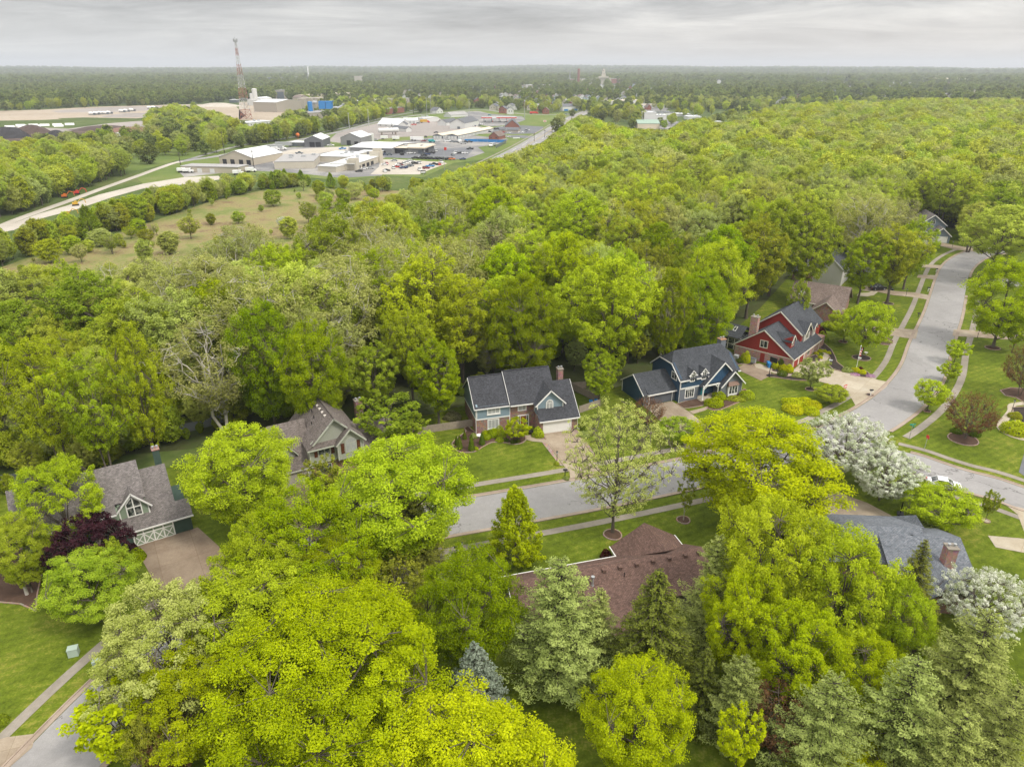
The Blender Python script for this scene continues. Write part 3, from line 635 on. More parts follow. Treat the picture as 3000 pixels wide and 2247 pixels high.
def curve(p0, p1, bend, n=6, wig=0.0, rng=None):
    t = np.linspace(0, 1, n)[:, None]; mid = (p0 + p1) / 2 + bend
    P = (1 - t) ** 2 * p0 + 2 * t * (1 - t) * mid + t ** 2 * p1
    if wig and n > 3: P[1:-1] += rng.normal(size=(n - 2, 3)) * wig
    return P
def tree_proto(key, seed, H=16, Rr=5, base=3, n_cl=260, cl_r=.95, leaves=95, leaf=.17, mat=None, bark=None, limbs=11, trunk_r=.26, limb_r=.11,
               up=.95, plume=0.0, lobes=9, lobe_amp=.26, flat=.72, shape='round', wig=0.0, droop=0.0, multi=1, shell=.5, twig=True, hole=0.0, topfrac=.62, tubek=5, tw=1.0):
    rng = np.random.default_rng(seed); hc = base + (H - base) * (.5 if shape == 'round' else .42); Vv = (H - base) / 2
    D = unit(rng.normal(size=(lobes, 3))); D[:, 2] = np.abs(D[:, 2]) * .9 - .15; D = unit(D)
    d = unit(rng.normal(size=(n_cl * 3, 3)));
    if shape != 'pyramid': d = d[(d[:, 2] > -.9) | (rng.random(len(d)) < .3)]
    ang = np.arccos(np.clip(d @ D.T, -1, 1)); rad = (1 - lobe_amp * .55) + lobe_amp * np.exp(-(ang / .42) ** 2).max(1) * 1.5
    if hole > 0:
        Hd = unit(rng.normal(size=(5, 3))); keep = (np.arccos(np.clip(d @ Hd.T, -1, 1)).min(1) > hole) ; d, rad = d[keep], rad[keep]
    d = d[:n_cl]; rad = rad[:n_cl]; n_cl = len(d)
    q = shell + (1 - shell) * rng.random(n_cl) ** .45
    T = np.empty((n_cl, 3)); T[:, 0] = d[:, 0] * Rr * rad * q; T[:, 1] = d[:, 1] * Rr * rad * q; T[:, 2] = hc + d[:, 2] * Vv * (.75 + .25 * rad) * q
    if shape == 'pyramid':
        h = rng.random(n_cl) ** 1.25; th = rng.random(n_cl) * 6.283; rr = Rr * (1 - h) ** .58 * (.55 + .45 * rng.random(n_cl) ** .5) * (1 + .22 * np.sin(th * 5 + seed) * np.sin(h * 14)) * np.minimum(1, .55 + h * 4)
        T = np.stack([rr * np.cos(th), rr * np.sin(th), base + (H - base) * h], 1)
    if shape == 'vase':
        h = (T[:, 2] - base) / (H - base); k = .45 + .75 * np.clip(h, 0, 1) ** .8; T[:, 0] *= k; T[:, 1] *= k
    # skeleton
    idx = [int(np.argmax(T[:, 2]))]; dist = np.linalg.norm(T - T[idx[0]], axis=1)
    for _ in range(limbs - 1): j = int(np.argmax(dist * (T[:, 2] > base * .9))); idx.append(j); dist = np.minimum(dist, np.linalg.norm(T - T[j], axis=1))
    segs = []; th_ = base + (H - base) * topfrac; LP = []
    stems = []
    for s in range(multi):
        a = 6.283 * s / max(multi, 1) + seed; sp = .0 if multi == 1 else Rr * .34
        top = np.array([math.cos(a) * sp + rng.normal() * .15, math.sin(a) * sp + rng.normal() * .15, th_])
        P = curve(np.array([math.cos(a) * sp * .12, math.sin(a) * sp * .12, -.25]), top, np.array([-math.cos(a) * sp * .2, -math.sin(a) * sp * .2, 0]), 8, .06 + wig * .4, rng)
        r = np.linspace(trunk_r, limb_r * .75, 8) * (1 if multi == 1 else .72); r[0] *= 1.35; segs.append((P, r)); stems.append(P)
    for j in idx:
        tip = T[j] * [.88, .88, 1] ; P0 = stems[int(rng.integers(multi))]
        fh = np.clip((base * .72 + (tip[2] - base) * .42) / th_, .12, .97); k0 = fh * 7; i0 = int(k0); p0 = P0[i0] + (P0[min(i0 + 1, 7)] - P0[i0]) * (k0 - i0)
        P = curve(p0, tip, np.array([0, 0, -.06 * np.linalg.norm(tip - p0)]) if droop <= 0 else np.array([0, 0, .15 * np.linalg.norm(tip - p0)]), 8, wig, rng)
        segs.append((P, np.linspace(limb_r, limb_r * .22, 8))); LP.append(P[2:])
    LPa = np.concatenate(LP)
    if twig:
        for i in range(n_cl):
            dd = np.linalg.norm(LPa - T[i] + np.array([0, 0, .5]), axis=1); p0 = LPa[int(np.argmin(dd))]
            if np.linalg.norm(p0 - T[i]) < .25: continue
            segs.append((curve(p0, T[i], np.array([0, 0, -.08]), 4, wig * .4, rng), np.array([.042, .03, .022, .01]) * tw))
    tm = tubes_mesh(key + '_trunk', segs, bark or M_BARK, tubek)
    # leaves
    n = n_cl * leaves; ci = np.repeat(np.arange(n_cl), leaves); cr = cl_r * rng.uniform(.65, 1.25, n_cl)
    o = unit(rng.normal(size=(n, 3))) * (rng.random(n) ** .42)[:, None] * cr[ci][:, None]; o[:, 2] *= flat
    out = T - np.array([0, 0, hc * .8]); out[:, 2] = np.maximum(out[:, 2], .2); out = unit(out)
    if plume:
        tt = rng.random(n) * plume; ax = unit(out * .85 + np.array([0, 0, .5])); o = o * (1 - .55 * tt / plume)[:, None] + ax[ci] * (tt * cr[ci] * 1.6)[:, None]
    pos = T[ci] + o
    if droop: pos[:, 2] -= droop * (np.linalg.norm(o[:, :2], axis=1) ** 1.3)
    nr = unit(unit(o + 1e-6) * .5 + out[ci] * .35 + np.array([0, 0, up]) + rng.normal(size=(n, 3)) * .55)
    tint = .5 + (rng.random(n_cl)[ci] - .5) * .55 + (rng.random(n) - .5) * .75
    cm = leaf_mesh(key + '_crown', pos, nr, leaf * rng.uniform(.6, 1.3, n), tint, rng, mat)
    return cm, tm
def conifer_proto(key, seed, H=14, Rr=4, tiers=26, per=11, leaf=.16, n_b=60, mat=None, droop=.35, power=.85, lift=0.0, spread=.5, bare=.06, jag=.2):
    rng = np.random.default_rng(seed); segs = [(np.array([[0, 0, z] for z in np.linspace(-.25, H * .97, 8)]), np.linspace(H * .02, .03, 8))]
    pos = []; nr = []; tn = []
    for i in range(tiers):
        h = bare + (1 - bare) * (i + rng.random() * .6) / tiers; z = H * h; L_ = Rr * (1 - h) ** power * (1 if h > .14 else .85)
        nb = max(4, int(per * (.5 + .6 * (1 - h))))
        for b in range(nb):
            a = 6.283 * (b + rng.random() * .8) / nb + i * 1.3; l = L_ * (1 + rng.uniform(-jag, jag)) + .12; dr = np.array([math.cos(a), math.sin(a), 0])
            t = np.linspace(0, 1, 5)[:, None]; P = np.array([0, 0, z]) + dr * l * t + np.array([0, 0, 1.]) * (-droop * l * t ** 1.0 + (droop * .5 + lift) * l * t ** 2.2)
            segs.append((P, np.linspace(.05, .012, 5)))
            m_ = max(6, int(n_b * l / Rr)); tt = rng.random(m_) ** .65; pp = np.array([0, 0, z]) + dr * (l * tt)[:, None] + np.array([0, 0, 1.]) * (-droop * l * tt + (droop * .5 + lift) * l * tt ** 2.2)[:, None]
            w = spread * (1.1 - tt * .75) * (l * .34 + .12); side = np.array([-dr[1], dr[0], 0]); s_ = rng.uniform(-1, 1, m_) * w
            pp = pp + side * s_[:, None] + rng.normal(size=(m_, 3)) * [.06, .06, .07]; pp[:, 2] -= np.abs(s_) * .22 + rng.random(m_) * droop * .35
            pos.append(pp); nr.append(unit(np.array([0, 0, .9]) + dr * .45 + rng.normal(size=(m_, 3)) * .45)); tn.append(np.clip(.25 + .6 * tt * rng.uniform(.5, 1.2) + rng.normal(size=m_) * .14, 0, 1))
    pos = np.concatenate(pos); nr = np.concatenate(nr); tn = np.concatenate(tn)
    return leaf_mesh(key + '_crown', pos, nr, leaf * rng.uniform(.6, 1.3, len(pos)), tn, rng, mat, .42), tubes_mesh(key + '_trunk', segs, M_BARKD, 4)
def ball_proto(key, seed, mat, n=1500, leaf=.07, rz=.85, bump=.1):
    """a clipped shrub: leaves on a lumpy surface, unit radius, standing on z=0"""
    rng = np.random.default_rng(seed); d = unit(rng.normal(size=(n, 3))); d[:, 2] = np.abs(d[:, 2]) * 1.0 - .15; d = unit(d)
    L_ = unit(rng.normal(size=(8, 3))); k = .9 + (bump + .12) * np.exp(-(np.arccos(np.clip(d @ L_.T, -1, 1)) / .42) ** 2).max(1) - rng.random(n) * .22
    pos = d * k[:, None]; pos[:, 2] = pos[:, 2] * rz + rz * .15; pos[:, 2] = np.maximum(pos[:, 2], .02)
    nr = unit(d + rng.normal(size=(n, 3)) * .35)
    return leaf_mesh(key, pos, nr, leaf * rng.uniform(.6, 1.3, n), .5 + rng.normal(size=n) * .25, rng, mat)
def cone_shrub_proto(key, seed, mat, n=1400, leaf=.06):
    rng = np.random.default_rng(seed); h = rng.random(n) ** 1.3; a = rng.random(n) * 6.283; r = (1 - h) ** .75 * np.minimum(1, .6 + h * 3) * (1 - rng.random(n) * .2)
    pos = np.stack([r * np.cos(a) * .36, r * np.sin(a) * .36, h], 1); nr = unit(np.stack([np.cos(a), np.sin(a), np.full(n, .5)], 1) + rng.normal(size=(n, 3)) * .35)
    return leaf_mesh(key, pos, nr, leaf * rng.uniform(.6, 1.3, n), .5 + rng.normal(size=n) * .25, rng, mat)

P = {}
def reg(k, cm_tm, H): P[k] = (cm_tm[0], cm_tm[1], H)
reg('maple', tree_proto('maple', 11, 15, 7.2, 1.6, 640, .8, 215, .082, LM['lime'], lobe_amp=.18, flat=.6, limbs=16, lobes=16, trunk_r=.34), 15)
reg('maple2', tree_proto('maple2', 12, 14, 5.6, 1.5, 480, .8, 165, .09, LM['lime'], lobe_amp=.26, flat=.65, limbs=13, lobes=11), 14)
reg('silver', tree_proto('silver', 13, 16, 5.8, 2.2, 540, .78, 135, .09, LM['loose'], lobe_amp=.38, plume=.55, flat=.7, limbs=16, shape='round', lobes=12, up=.3), 16)
reg('silver2', tree_proto('silver2', 14, 15, 5.0, 2.0, 480, .78, 135, .09, LM['loose'], lobe_amp=.42, plume=.5, flat=.7, limbs=14, lobes=9, up=.35, hole=.25), 15)
reg('forest1', tree_proto('forest1', 21, 20, 5.6, 5.5, 470, .88, 95, .125, LM['forest'], plume=.5, lobe_amp=.42, flat=.8, limbs=12, trunk_r=.32, lobes=9, up=.5), 20)
reg('forest2', tree_proto('forest2', 22, 21, 5.0, 5.5, 420, .8, 90, .125, LM['forest'], lobe_amp=.5, flat=.9, limbs=12, shape='vase', plume=.8, trunk_r=.3, lobes=8, hole=.3), 21)
reg('forest3', tree_proto('forest3', 23, 18, 5.4, 3, 500, .85, 92, .125, LM['forest'], plume=.45, lobe_amp=.36, flat=.7, limbs=12, trunk_r=.3, lobes=12), 18)
reg('forest4', tree_proto('forest4', 24, 22, 6.2, 5, 430, .92, 92, .125, LM['forest'], plume=.5, lobe_amp=.55, flat=.7, limbs=10, trunk_r=.36, lobes=7, multi=2, hole=.25), 22)
reg('syc', tree_proto('syc', 31, 22, 7.5, 6, 340, .95, 44, .13, LM['tan'], M_BARKW, limbs=24, limb_r=.14, trunk_r=.36, lobe_amp=.4, wig=.34, shape='vase', multi=2, lobes=8, tubek=6, flat=.9, tw=1.0, shell=.45), 22)
reg('syc2', tree_proto('syc2', 32, 20, 6.5, 5, 320, 1.0, 60, .13, LM['tan'], M_BARKW, limbs=20, limb_r=.12, trunk_r=.3, lobe_amp=.4, wig=.28, shape='vase', plume=.6, lobes=8, flat=.9, tw=1.2), 20)
reg('bare', tree_proto('bare', 33, 17, 5, 4, 420, .75, 16, .15, LM['bud'], limbs=22, limb_r=.09, lobe_amp=.3, wig=.12, shape='vase', multi=2, lobes=9, plume=1.2, tw=.8), 17)
reg('sparse', tree_proto('sparse', 34, 16, 6.4, 2.6, 950, .36, 24, .085, LM['loose'], limbs=34, limb_r=.075, lobe_amp=.25, shape='round', lobes=12, wig=.14, tw=.75, topfrac=.75, shell=.35, trunk_r=.2), 16)
reg('birch', tree_proto('birch', 35, 9, 1.7, 1.6, 120, .42, 40, .11, LM['mid'], M_BARKW, limbs=9, limb_r=.035, trunk_r=.10, lobes=9, lobe_amp=.3, plume=.4, tw=.5, topfrac=.9), 9)
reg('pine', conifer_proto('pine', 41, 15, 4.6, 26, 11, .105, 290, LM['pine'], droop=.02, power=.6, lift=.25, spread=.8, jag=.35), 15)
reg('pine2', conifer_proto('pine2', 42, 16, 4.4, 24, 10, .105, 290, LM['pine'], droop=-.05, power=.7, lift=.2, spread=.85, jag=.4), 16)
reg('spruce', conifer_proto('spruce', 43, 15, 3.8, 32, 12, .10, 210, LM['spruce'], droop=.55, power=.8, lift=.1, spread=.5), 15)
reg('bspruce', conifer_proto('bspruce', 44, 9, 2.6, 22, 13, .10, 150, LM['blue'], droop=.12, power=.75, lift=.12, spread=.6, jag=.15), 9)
reg('pyramid', tree_proto('pyramid', 51, 8, 2.7, .5, 300, .42, 85, .10, LM['bright'], shape='pyramid', limbs=16, limb_r=.05, trunk_r=.12, plume=1.3, flat=1, topfrac=.95, tw=.5), 8)
reg('spread', tree_proto('spread', 52, 7, 4.0, 1.5, 330, .55, 95, .085, LM['loose'], limbs=12, limb_r=.07, trunk_r=.16, flat=.55, droop=.35, lobes=12, lobe_amp=.2), 7)
reg('small', tree_proto('small', 53, 5, 2.2, 1.1, 110, .46, 75, .10, LM['loose'], limbs=9, limb_r=.04, trunk_r=.08, flat=.7, lobes=8, lobe_amp=.35, plume=.6, tw=.5), 5)
reg('blossom', tree_proto('blossom', 54, 7, 4.4, .8, 760, .36, 62, .07, LM['white'], limbs=20, limb_r=.08, trunk_r=.16, plume=.6, flat=.4, lobes=14, lobe_amp=.25, tw=.6), 7)
reg('russet', tree_proto('russet', 55, 7, 4.2, 1.2, 420, .42, 26, .09, LM['russet'], limbs=20, limb_r=.06, trunk_r=.15, plume=1.4, lobes=12, lobe_amp=.2, tw=.6, multi=2), 7)
reg('young', tree_proto('young', 56, 9, 3.0, 3.0, 150, .48, 60, .12, LM['mid'], limbs=10, limb_r=.05, trunk_r=.11, lobes=9, lobe_amp=.35, plume=.7, shape='vase', tw=.6), 9)
reg('oval', tree_proto('oval', 57, 7, 1.9, .4, 190, .55, 60, .13, LM['mid'], limbs=8, limb_r=.05, trunk_r=.12, lobes=9, lobe_amp=.2), 7)
reg('purple', tree_proto('purple', 58, 9, 4.7, 1.2, 380, .66, 85, .125, LM['purple'], limbs=12, limb_r=.09, trunk_r=.2, flat=.7, lobes=11, lobe_amp=.22, plume=.4), 9)
# coarser copies of the same habit for trees hundreds of metres away
reg('mid1', tree_proto('mid1', 61, 17, 6.0, 1.5, 210, 1.4, 32, .32, LM['forest'], limbs=5, twig=False, lobe_amp=.34, lobes=9, tubek=3), 17)
reg('mid2', tree_proto('mid2', 62, 18, 5.2, 2, 190, 1.3, 32, .32, LM['forest'], limbs=5, twig=False, lobe_amp=.4, lobes=8, shape='vase', tubek=3), 18)
reg('mid3', tree_proto('mid3', 63, 15, 5.6, 1, 200, 1.4, 32, .32, LM['mid'], limbs=5, twig=False, lobe_amp=.25, lobes=11, tubek=3), 15)
reg('mid4', tree_proto('mid4', 64, 16, 5.4, 1.5, 170, 1.3, 16, .36, LM['tan'], M_BARKW, limbs=9, twig=False, lobe_amp=.34, lobes=8, tubek=3, wig=.3), 16)
reg('far1', tree_proto('far1', 71, 15, 6.4, .5, 70, 2.1, 16, .9, LM['far'], limbs=3, twig=False, lobe_amp=.3, lobes=7, tubek=3), 15)
reg('far2', tree_proto('far2', 72, 17, 5.6, .5, 70, 2.0, 16, .9, LM['far'], limbs=3, twig=False, lobe_amp=.35, lobes=6, tubek=3), 17)
reg('far3', tree_proto('far3', 73, 14, 6.6, .5, 70, 2.2, 16, .9, LM['far'], limbs=3, twig=False, lobe_amp=.2, lobes=9, tubek=3), 14)
BARK_OF = {'syc': M_BARKW, 'syc2': M_BARKW}
NTREE = [0]
def tree(kind, X, Y, H, label, mat=None, name=None, wide=1.0, group=None, cat='tree', rz=None, z=0.0):
    cm, tm, H0 = P[kind]; s = H / H0; i = NTREE[0]; NTREE[0] += 1
    root = thing(name or {'pine': 'pine_tree', 'pine2': 'pine_tree', 'spruce': 'spruce_tree', 'bspruce': 'blue_spruce', 'syc': 'sycamore_tree', 'syc2': 'sycamore_tree', 'blossom': 'blossoming_tree', 'purple': 'purple_maple', 'bare': 'budding_tree'}.get(kind, 'leafy_tree'),
                 label, cat, (X, Y, z), (i * 2.399) % 6.283 if rz is None else rz, group)
    root.scale = (s * wide, s * wide, s)
    for nm, me in (('trunk', tm), ('crown', cm)):
        o = bpy.data.objects.new(nm, me); C.objects.link(o); o.parent = root
        if nm == 'crown' and mat: o.material_slots[0].link = 'OBJECT'; o.material_slots[0].material = LM[mat]
    TREES.append((X, Y, H * .32 * wide)); return root
TREES = []
# ================================================================== building helpers
def obox(mb, o, n, a0, a1, d0, d1, z0, z1, mi=0):
    """box in wall coordinates: a along the wall (to the right seen from outside), d outwards, z up"""
    o = Vector(o); n = Vector(n).normalized(); t = Vector((-n.y, n.x, 0))
    q = [o + t * a + n * d + Vector((0, 0, z0)) for a, d in ((a0, d0), (a1, d0), (a1, d1), (a0, d1))]
    mb.solid(q, (0, 0, z1 - z0), mi)
def window(par, o, n, w, h, cols=2, rows=1, arch=False, fr=.10, mat=None, glass=None, sill=False, proud=.05, name='window'):
    mat = mat or M_TRIM; glass = glass or M_GLASS; mb = MB(); g = MB(); H2 = h - (w / 2 if arch else 0)
    nn = Vector(n).normalized(); t = Vector((-nn.y, nn.x, 0)); oo = Vector(o)
    obox(mb, o, n, 0, fr, 0, proud, 0, H2); obox(mb, o, n, w - fr, w, 0, proud, 0, H2); obox(mb, o, n, fr, w - fr, 0, proud, 0, fr)
    if not arch: obox(mb, o, n, fr, w - fr, 0, proud, h - fr, h)
    else:
        obox(mb, o, n, fr, w - fr, 0, proud - .006, H2 - .03, H2 + .03)
        K = 9; c = oo + t * (w / 2) + Vector((0, 0, H2))
        for i in range(K):
            a0, a1 = math.pi * i / K, math.pi * (i + 1) / K
            def q(r, a): return c + t * (r * math.cos(a)) + Vector((0, 0, r * math.sin(a)))
            mb.solid([q(w / 2, a0), q(w / 2, a1), q(w / 2 - fr, a1), q(w / 2 - fr, a0)], nn * proud)
        g.poly([c + nn * .022 + t * (math.cos(math.pi * i / 12) * (w / 2 - fr)) + Vector((0, 0, math.sin(math.pi * i / 12) * (w / 2 - fr))) for i in range(13)])
        for a in (math.pi / 3, 2 * math.pi / 3): mb.solid([c + t * (math.cos(a) * .05 - .02 * math.sin(a)), c + t * (math.cos(a) * w * .45 - .02 * math.sin(a)) + Vector((0, 0, math.sin(a) * w * .45)), c + t * (math.cos(a) * w * .45 + .02 * math.sin(a)) + Vector((0, 0, math.sin(a) * w * .45)), c + t * (math.cos(a) * .05 + .02 * math.sin(a))], nn * (proud - .012))
    for i in range(1, cols): a = fr + (w - 2 * fr) * i / cols; obox(mb, o, n, a - .04, a + .04, 0, proud - .004, fr, H2 - (0 if arch else fr))
    for i in range(1, rows): zc = fr + (h - 2 * fr) * i / rows; obox(mb, o, n, fr, w - fr, 0, proud - .008, zc - .03, zc + .03)
    if sill: obox(mb, o, n, -.06, w + .06, 0, proud + .06, -.08, 0)
    a, b_ = oo + nn * .022 + t * fr + Vector((0, 0, fr)), oo + nn * .022 + t * (w - fr) + Vector((0, 0, fr))
    g.poly([a, b_, b_ + Vector((0, 0, H2 - fr * (1 if arch else 2))), a + Vector((0, 0, H2 - fr * (1 if arch else 2)))])
    f = mb.build(name, mat, par); g.build('pane', glass, f); return f
def ext_u(mb, prof, u0, u1, mi=0): mb.solid([(u0, v_, z) for v_, z in prof], (u1 - u0, 0, 0), mi)      # profile in (v,z), extruded along u
def ext_v(mb, prof, v0, v1, mi=0): mb.solid([(u_, v0, z) for u_, z in prof], (0, v1 - v0, 0), mi)      # profile in (u,z), extruded along v
def bar(mb, a, b, w=.12, h=.16, mi=0):
    """a board from a to b: w wide, h deep, hanging below the line"""
    a, b = Vector(a), Vector(b); d = (b - a).normalized(); s = d.cross(Vector((0, 0, 1)))
    if s.length < .01: s = Vector((1, 0, 0))
    s = s.normalized() * w / 2; up_ = s.cross(d).normalized()
    if up_.z < 0: up_ = -up_
    mb.solid([a - s, b - s, b + s, a + s], -up_ * h, mi)
def pipe(par, pts, r=.05, mat=None, name='downspout'): mb = MB(); mb.tube(pts, r, 5); return mb.build(name, mat or M_TRIM, par)
def chimney(par, u0, u1, v0, v1, z0, z1, mat=None, cap=None):
    mb = MB(); mb.box(u0, u1, v0, v1, z0, z1); o = mb.build('chimney', mat or M_BRICK_K, par)
    mb = MB(); mb.box(u0 - .08, u1 + .08, v0 - .08, v1 + .08, z1, z1 + .14); mb.build('chimney_cap', cap or M_CONC, o)
    uc, vc = (u0 + u1) / 2, (v0 + v1) / 2
    for k in (-.28, .28): mb = MB(); mb.lathe(uc + k * (u1 - u0), vc, [(.14, z1 + .14), (.14, z1 + .42), (.2, z1 + .44), (.2, z1 + .5), (.05, z1 + .55)], 8); mb.build('flue', M_STEEL, o)
    return o
def garage_door(par, o, n, w, h, mat, panels=4, name='garage_door', frame=.14, fmat=None):
    mb = MB(); rows = 4
    for r_ in range(rows):
        for c_ in range(panels):
            obox(mb, o, n, w * c_ / panels + .02, w * (c_ + 1) / panels - .02, 0, .05, h * r_ / rows + .015, h * (r_ + 1) / rows - .015)
    obox(mb, o, n, 0, w, 0, .035, 0, h); d = mb.build(name, mat, par)
    mb = MB(); obox(mb, o, n, -frame, 0, 0, .07, 0, h + frame); obox(mb, o, n, w, w + frame, 0, .07, 0, h + frame); obox(mb, o, n, 0, w, 0, .07, h, h + frame)
    mb.build('door_frame', fmat or M_TRIM, d); return d
FR = Vector((0, -1, 0)); LF = Vector((-1, 0, 0)); RT = Vector((1, 0, 0)); BK = Vector((0, 1, 0))
HOUSES = []
def house(name, px, ang, label, z=0, O=None, group=None):
    g = G(*px) if O is None else Vector((*O, 0)); h = thing(name, label, 'house', (g.x, g.y, z), R(ang), group); return h

# ------------------------------------------------------------------ A: blue and brick house in the middle
hA = house('brick_house', (1396.4, 1272.9), 16, 'two-storey house of red brick and slate blue siding with charcoal roof and white garage door')
w = MB(); w.box(0, 5.9, 0, 9, 0, 2.75); w.box(5.9, 10.5, .25, 9, 0, 5.1); w.box(10.5, 17.3, -2.95, 8, 0, 2.8); w.box(10.5, 14.3, .2, 8, 2.8, 5.2)
w.build('wall', M_BRICK_A, hA)
w = MB(); w.box(-.03, 5.93, -.05, 9.03, 2.9, 5.25); ext_u(w, [(-.05, 5.25), (9.03, 5.25), (4.5, 8.7)], -.03, .25)
ext_u(w, [(.25, 5.1), (9, 5.1), (4.5, 9.0)], 14.0, 14.28); ext_u(w, [(-2.9, 2.8), (8, 2.8), (2.2, 7.0)], 17.0, 17.28); ext_u(w, [(.2, 5.1), (9, 5.1), (4.5, 9.1)], 5.95, 6.15)
ext_v(w, [(10.45, 3.0), (15.15, 3.0), (15.15, 5.0), (12.8, 7.3), (10.45, 5.0)], -1.5, 2.6)
w.build('siding', M_SID_BLUE, hA)
rf = MB()
rf.slab([(-.35, -.35, 4.98), (5.95, -.35, 4.98), (5.95, 4.5, 8.95), (-.35, 4.5, 8.95)]); rf.slab([(-.35, 9.35, 4.98), (5.95, 9.35, 4.98), (5.95, 4.5, 8.95), (-.35, 4.5, 8.95)])
rf.slab([(5.85, -.5, 4.98), (10.3, -.5, 4.98), (14.45, -.5, 4.98), (14.45, 4.5, 9.4), (5.85, 4.5, 9.4)], .22); rf.slab([(5.85, 9.4, 4.98), (14.45, 9.4, 4.98), (14.45, 4.5, 9.4), (5.85, 4.5, 9.4)], .22)
rf.slab([(10.25, -3.35, 2.62), (17.65, -3.35, 2.62), (17.65, 2.3, 7.45), (10.25, 2.3, 7.45)], .2); rf.slab([(13.5, 8.4, 2.6), (17.65, 8.4, 2.6), (17.65, 2.3, 7.45), (13.5, 2.3, 7.45)], .2)
rf.slab([(9.95, -1.85, 4.85), (12.8, -1.85, 7.62), (12.8, 3.3, 7.62), (9.95, .1, 4.85)], .14); rf.slab([(15.65, -1.85, 4.85), (12.8, -1.85, 7.62), (12.8, 3.3, 7.62), (15.65, -.6, 4.85)], .14)
rf.box(-.3, 5.8, 4.35, 4.65, 8.93, 9.02); rf.box(5.9, 14.4, 4.35, 4.65, 9.38, 9.46)
rA = rf.build('roof', M_SH_BLACK, hA)
tr_ = MB(); tr_.box(-.08, 5.95, -.1, 0, 2.72, 2.93); tr_.box(-.08, 0, 0, 9.05, 2.72, 2.93); tr_.box(-.38, 5.9, -.46, -.36, 4.78, 4.96); tr_.box(5.95, 10.2, -.62, -.51, 4.72, 4.92)
tr_.box(10.3, 17.7, -3.47, -3.36, 2.38, 2.58); tr_.box(10.4, 15.2, -1.6, -1.5, 2.98, 3.2); tr_.box(10.4, 10.56, -1.6, -1.5, 3.2, 4.9); tr_.box(15.04, 15.2, -1.6, -1.5, 3.2, 4.9)
bar(tr_, (9.95, -1.92, 4.83), (12.8, -1.92, 7.6), .12, .2); bar(tr_, (15.65, -1.92, 4.83), (12.8, -1.92, 7.6), .12, .2)
bar(tr_, (5.82, -.5, 5.2), (5.82, 4.5, 9.36), .06, .2); bar(tr_, (-.4, -.35, 4.9), (-.4, 4.5, 8.85), .08, .2); bar(tr_, (17.7, -3.35, 2.6), (17.7, 2.3, 7.4), .06, .2); bar(tr_, (-.4, 9.35, 4.9), (-.4, 4.5, 8.85), .08, .2)
tr_.box(5.88, 6.02, -.04, .1, 0, 4.8); tr_.box(.0, .14, -.12, -.06, 2.93, 4.8)
tr_.build('trim', M_TRIM, hA)
window(hA, (1.9, -.08, 3.55), FR, 2.35, 1.45, 3, sill=True, fr=.2, glass=M_BLIND); window(hA, (1.95, -.02, .75), FR, 2.1, 1.85, 3, sill=True, fr=.17, glass=M_BLIND)
window(hA, (7.45, .23, 3.35), FR, 1.6, 1.45, 2, glass=M_BLIND, fr=.18); window(hA, (12.0, -1.56, 3.55), FR, 1.35, 2.2, 2, arch=True, fr=.15, glass=M_BLIND)
d = MB(); obox(d, (7.95, .25, .2), FR, 0, 1.0, 0, .06, 0, 2.1); dd = d.build('door', M_DOORWOOD, hA)
d = MB(); obox(d, (7.45, .25, .1), FR, 0, .14, 0, .14, 0, 2.45); obox(d, (7.45, .25, .1), FR, .44, .52, 0, .1, 0, 2.3); obox(d, (7.45, .25, .1), FR, 1.54, 1.62, 0, .1, 0, 2.3); obox(d, (7.45, .25, .1), FR, 1.9, 2.04, 0, .14, 0, 2.45); obox(d, (7.45, .25, .1), FR, .14, 1.9, 0, .14, 2.3, 2.45); d.build('door_frame', M_TRIM, dd)
for a_, b_ in ((.14, .44), (1.62, 1.9)): d = MB(); obox(d, (7.45, .25, .1), FR, a_, b_, 0, .04, 0, 2.3); d.build('sidelight', M_GLASS, dd)
garage_door(hA, (11.2, -2.96, .02), FR, 4.95, 2.3, M_TRIM)
chimney(hA, 16.2, 17.15, 4.2, 5.3, 4, 8.5)
pipe(hA, [(-.1, -.3, 4.8), (-.1, -.12, 4.6), (-.1, -.12, .1)]); pipe(hA, [(17.45, -3.1, 2.5), (17.45, -2.9, 2.3), (17.45, -2.9, .3), (17.75, -3.2, .1)]); pipe(hA, [(10.1, -.5, 4.8), (10.3, -.4, 4.5), (10.3, -.3, 3.2)])

# ------------------------------------------------------------------ B: navy house with clipped gables
hB = house('navy_house', (1987.8, 1180), 23, 'navy blue house with clipped gable roof, two small dormers, teal front door and attached garage')
w = MB(); w.box(0, 13.2, 0, 9.4, 2.75, 4.9); w.box(-.02, 4.3, .02, 9.4, 0, 2.75); w.box(4.3, 13.2, .9, 9.4, 0, 2.75)
for u0 in (0, 12.95): ext_u(w, [(0, 4.9), (9.4, 4.9), (6.6, 7.15), (2.8, 7.15)], u0, u0 + .25)
w.box(-6.9, 0, 1.37, 8.9, 0, 2.5); 
for u0 in (-6.9,): ext_u(w, [(1.37, 2.5), (8.9, 2.5), (5.1, 4.95)], u0, u0 + .2)
w.build('siding', M_SID_NAVY, hB)
w = MB(); w.box(8.55, 13.6, -1.2, 2, 0, 2.6); ext_v(w, [(8.55, 2.6), (13.6, 2.6), (11.07, 5.1)], -1.2, -.9); w.build('painted_brick', M_GREY_BRICKPAINT, hB)
w = MB(); w.box(.02, 4.25, -.04, .02, 0, 2.7); w.build('painted_brick', M_GREY_BRICKPAINT, hB); w = MB(); w.box(-6.85, -.05, 1.28, 1.37, 0, 2.45); w.build('painted_brick', M_GREY_BRICKPAINT, hB)
w = MB(); ext_v(w, [(4.9, 3.1), (13.1, 3.1), (8.9, 7.0)], -.55, -.3); w.build('gable_boards', M_BOARD_NAVY, hB)
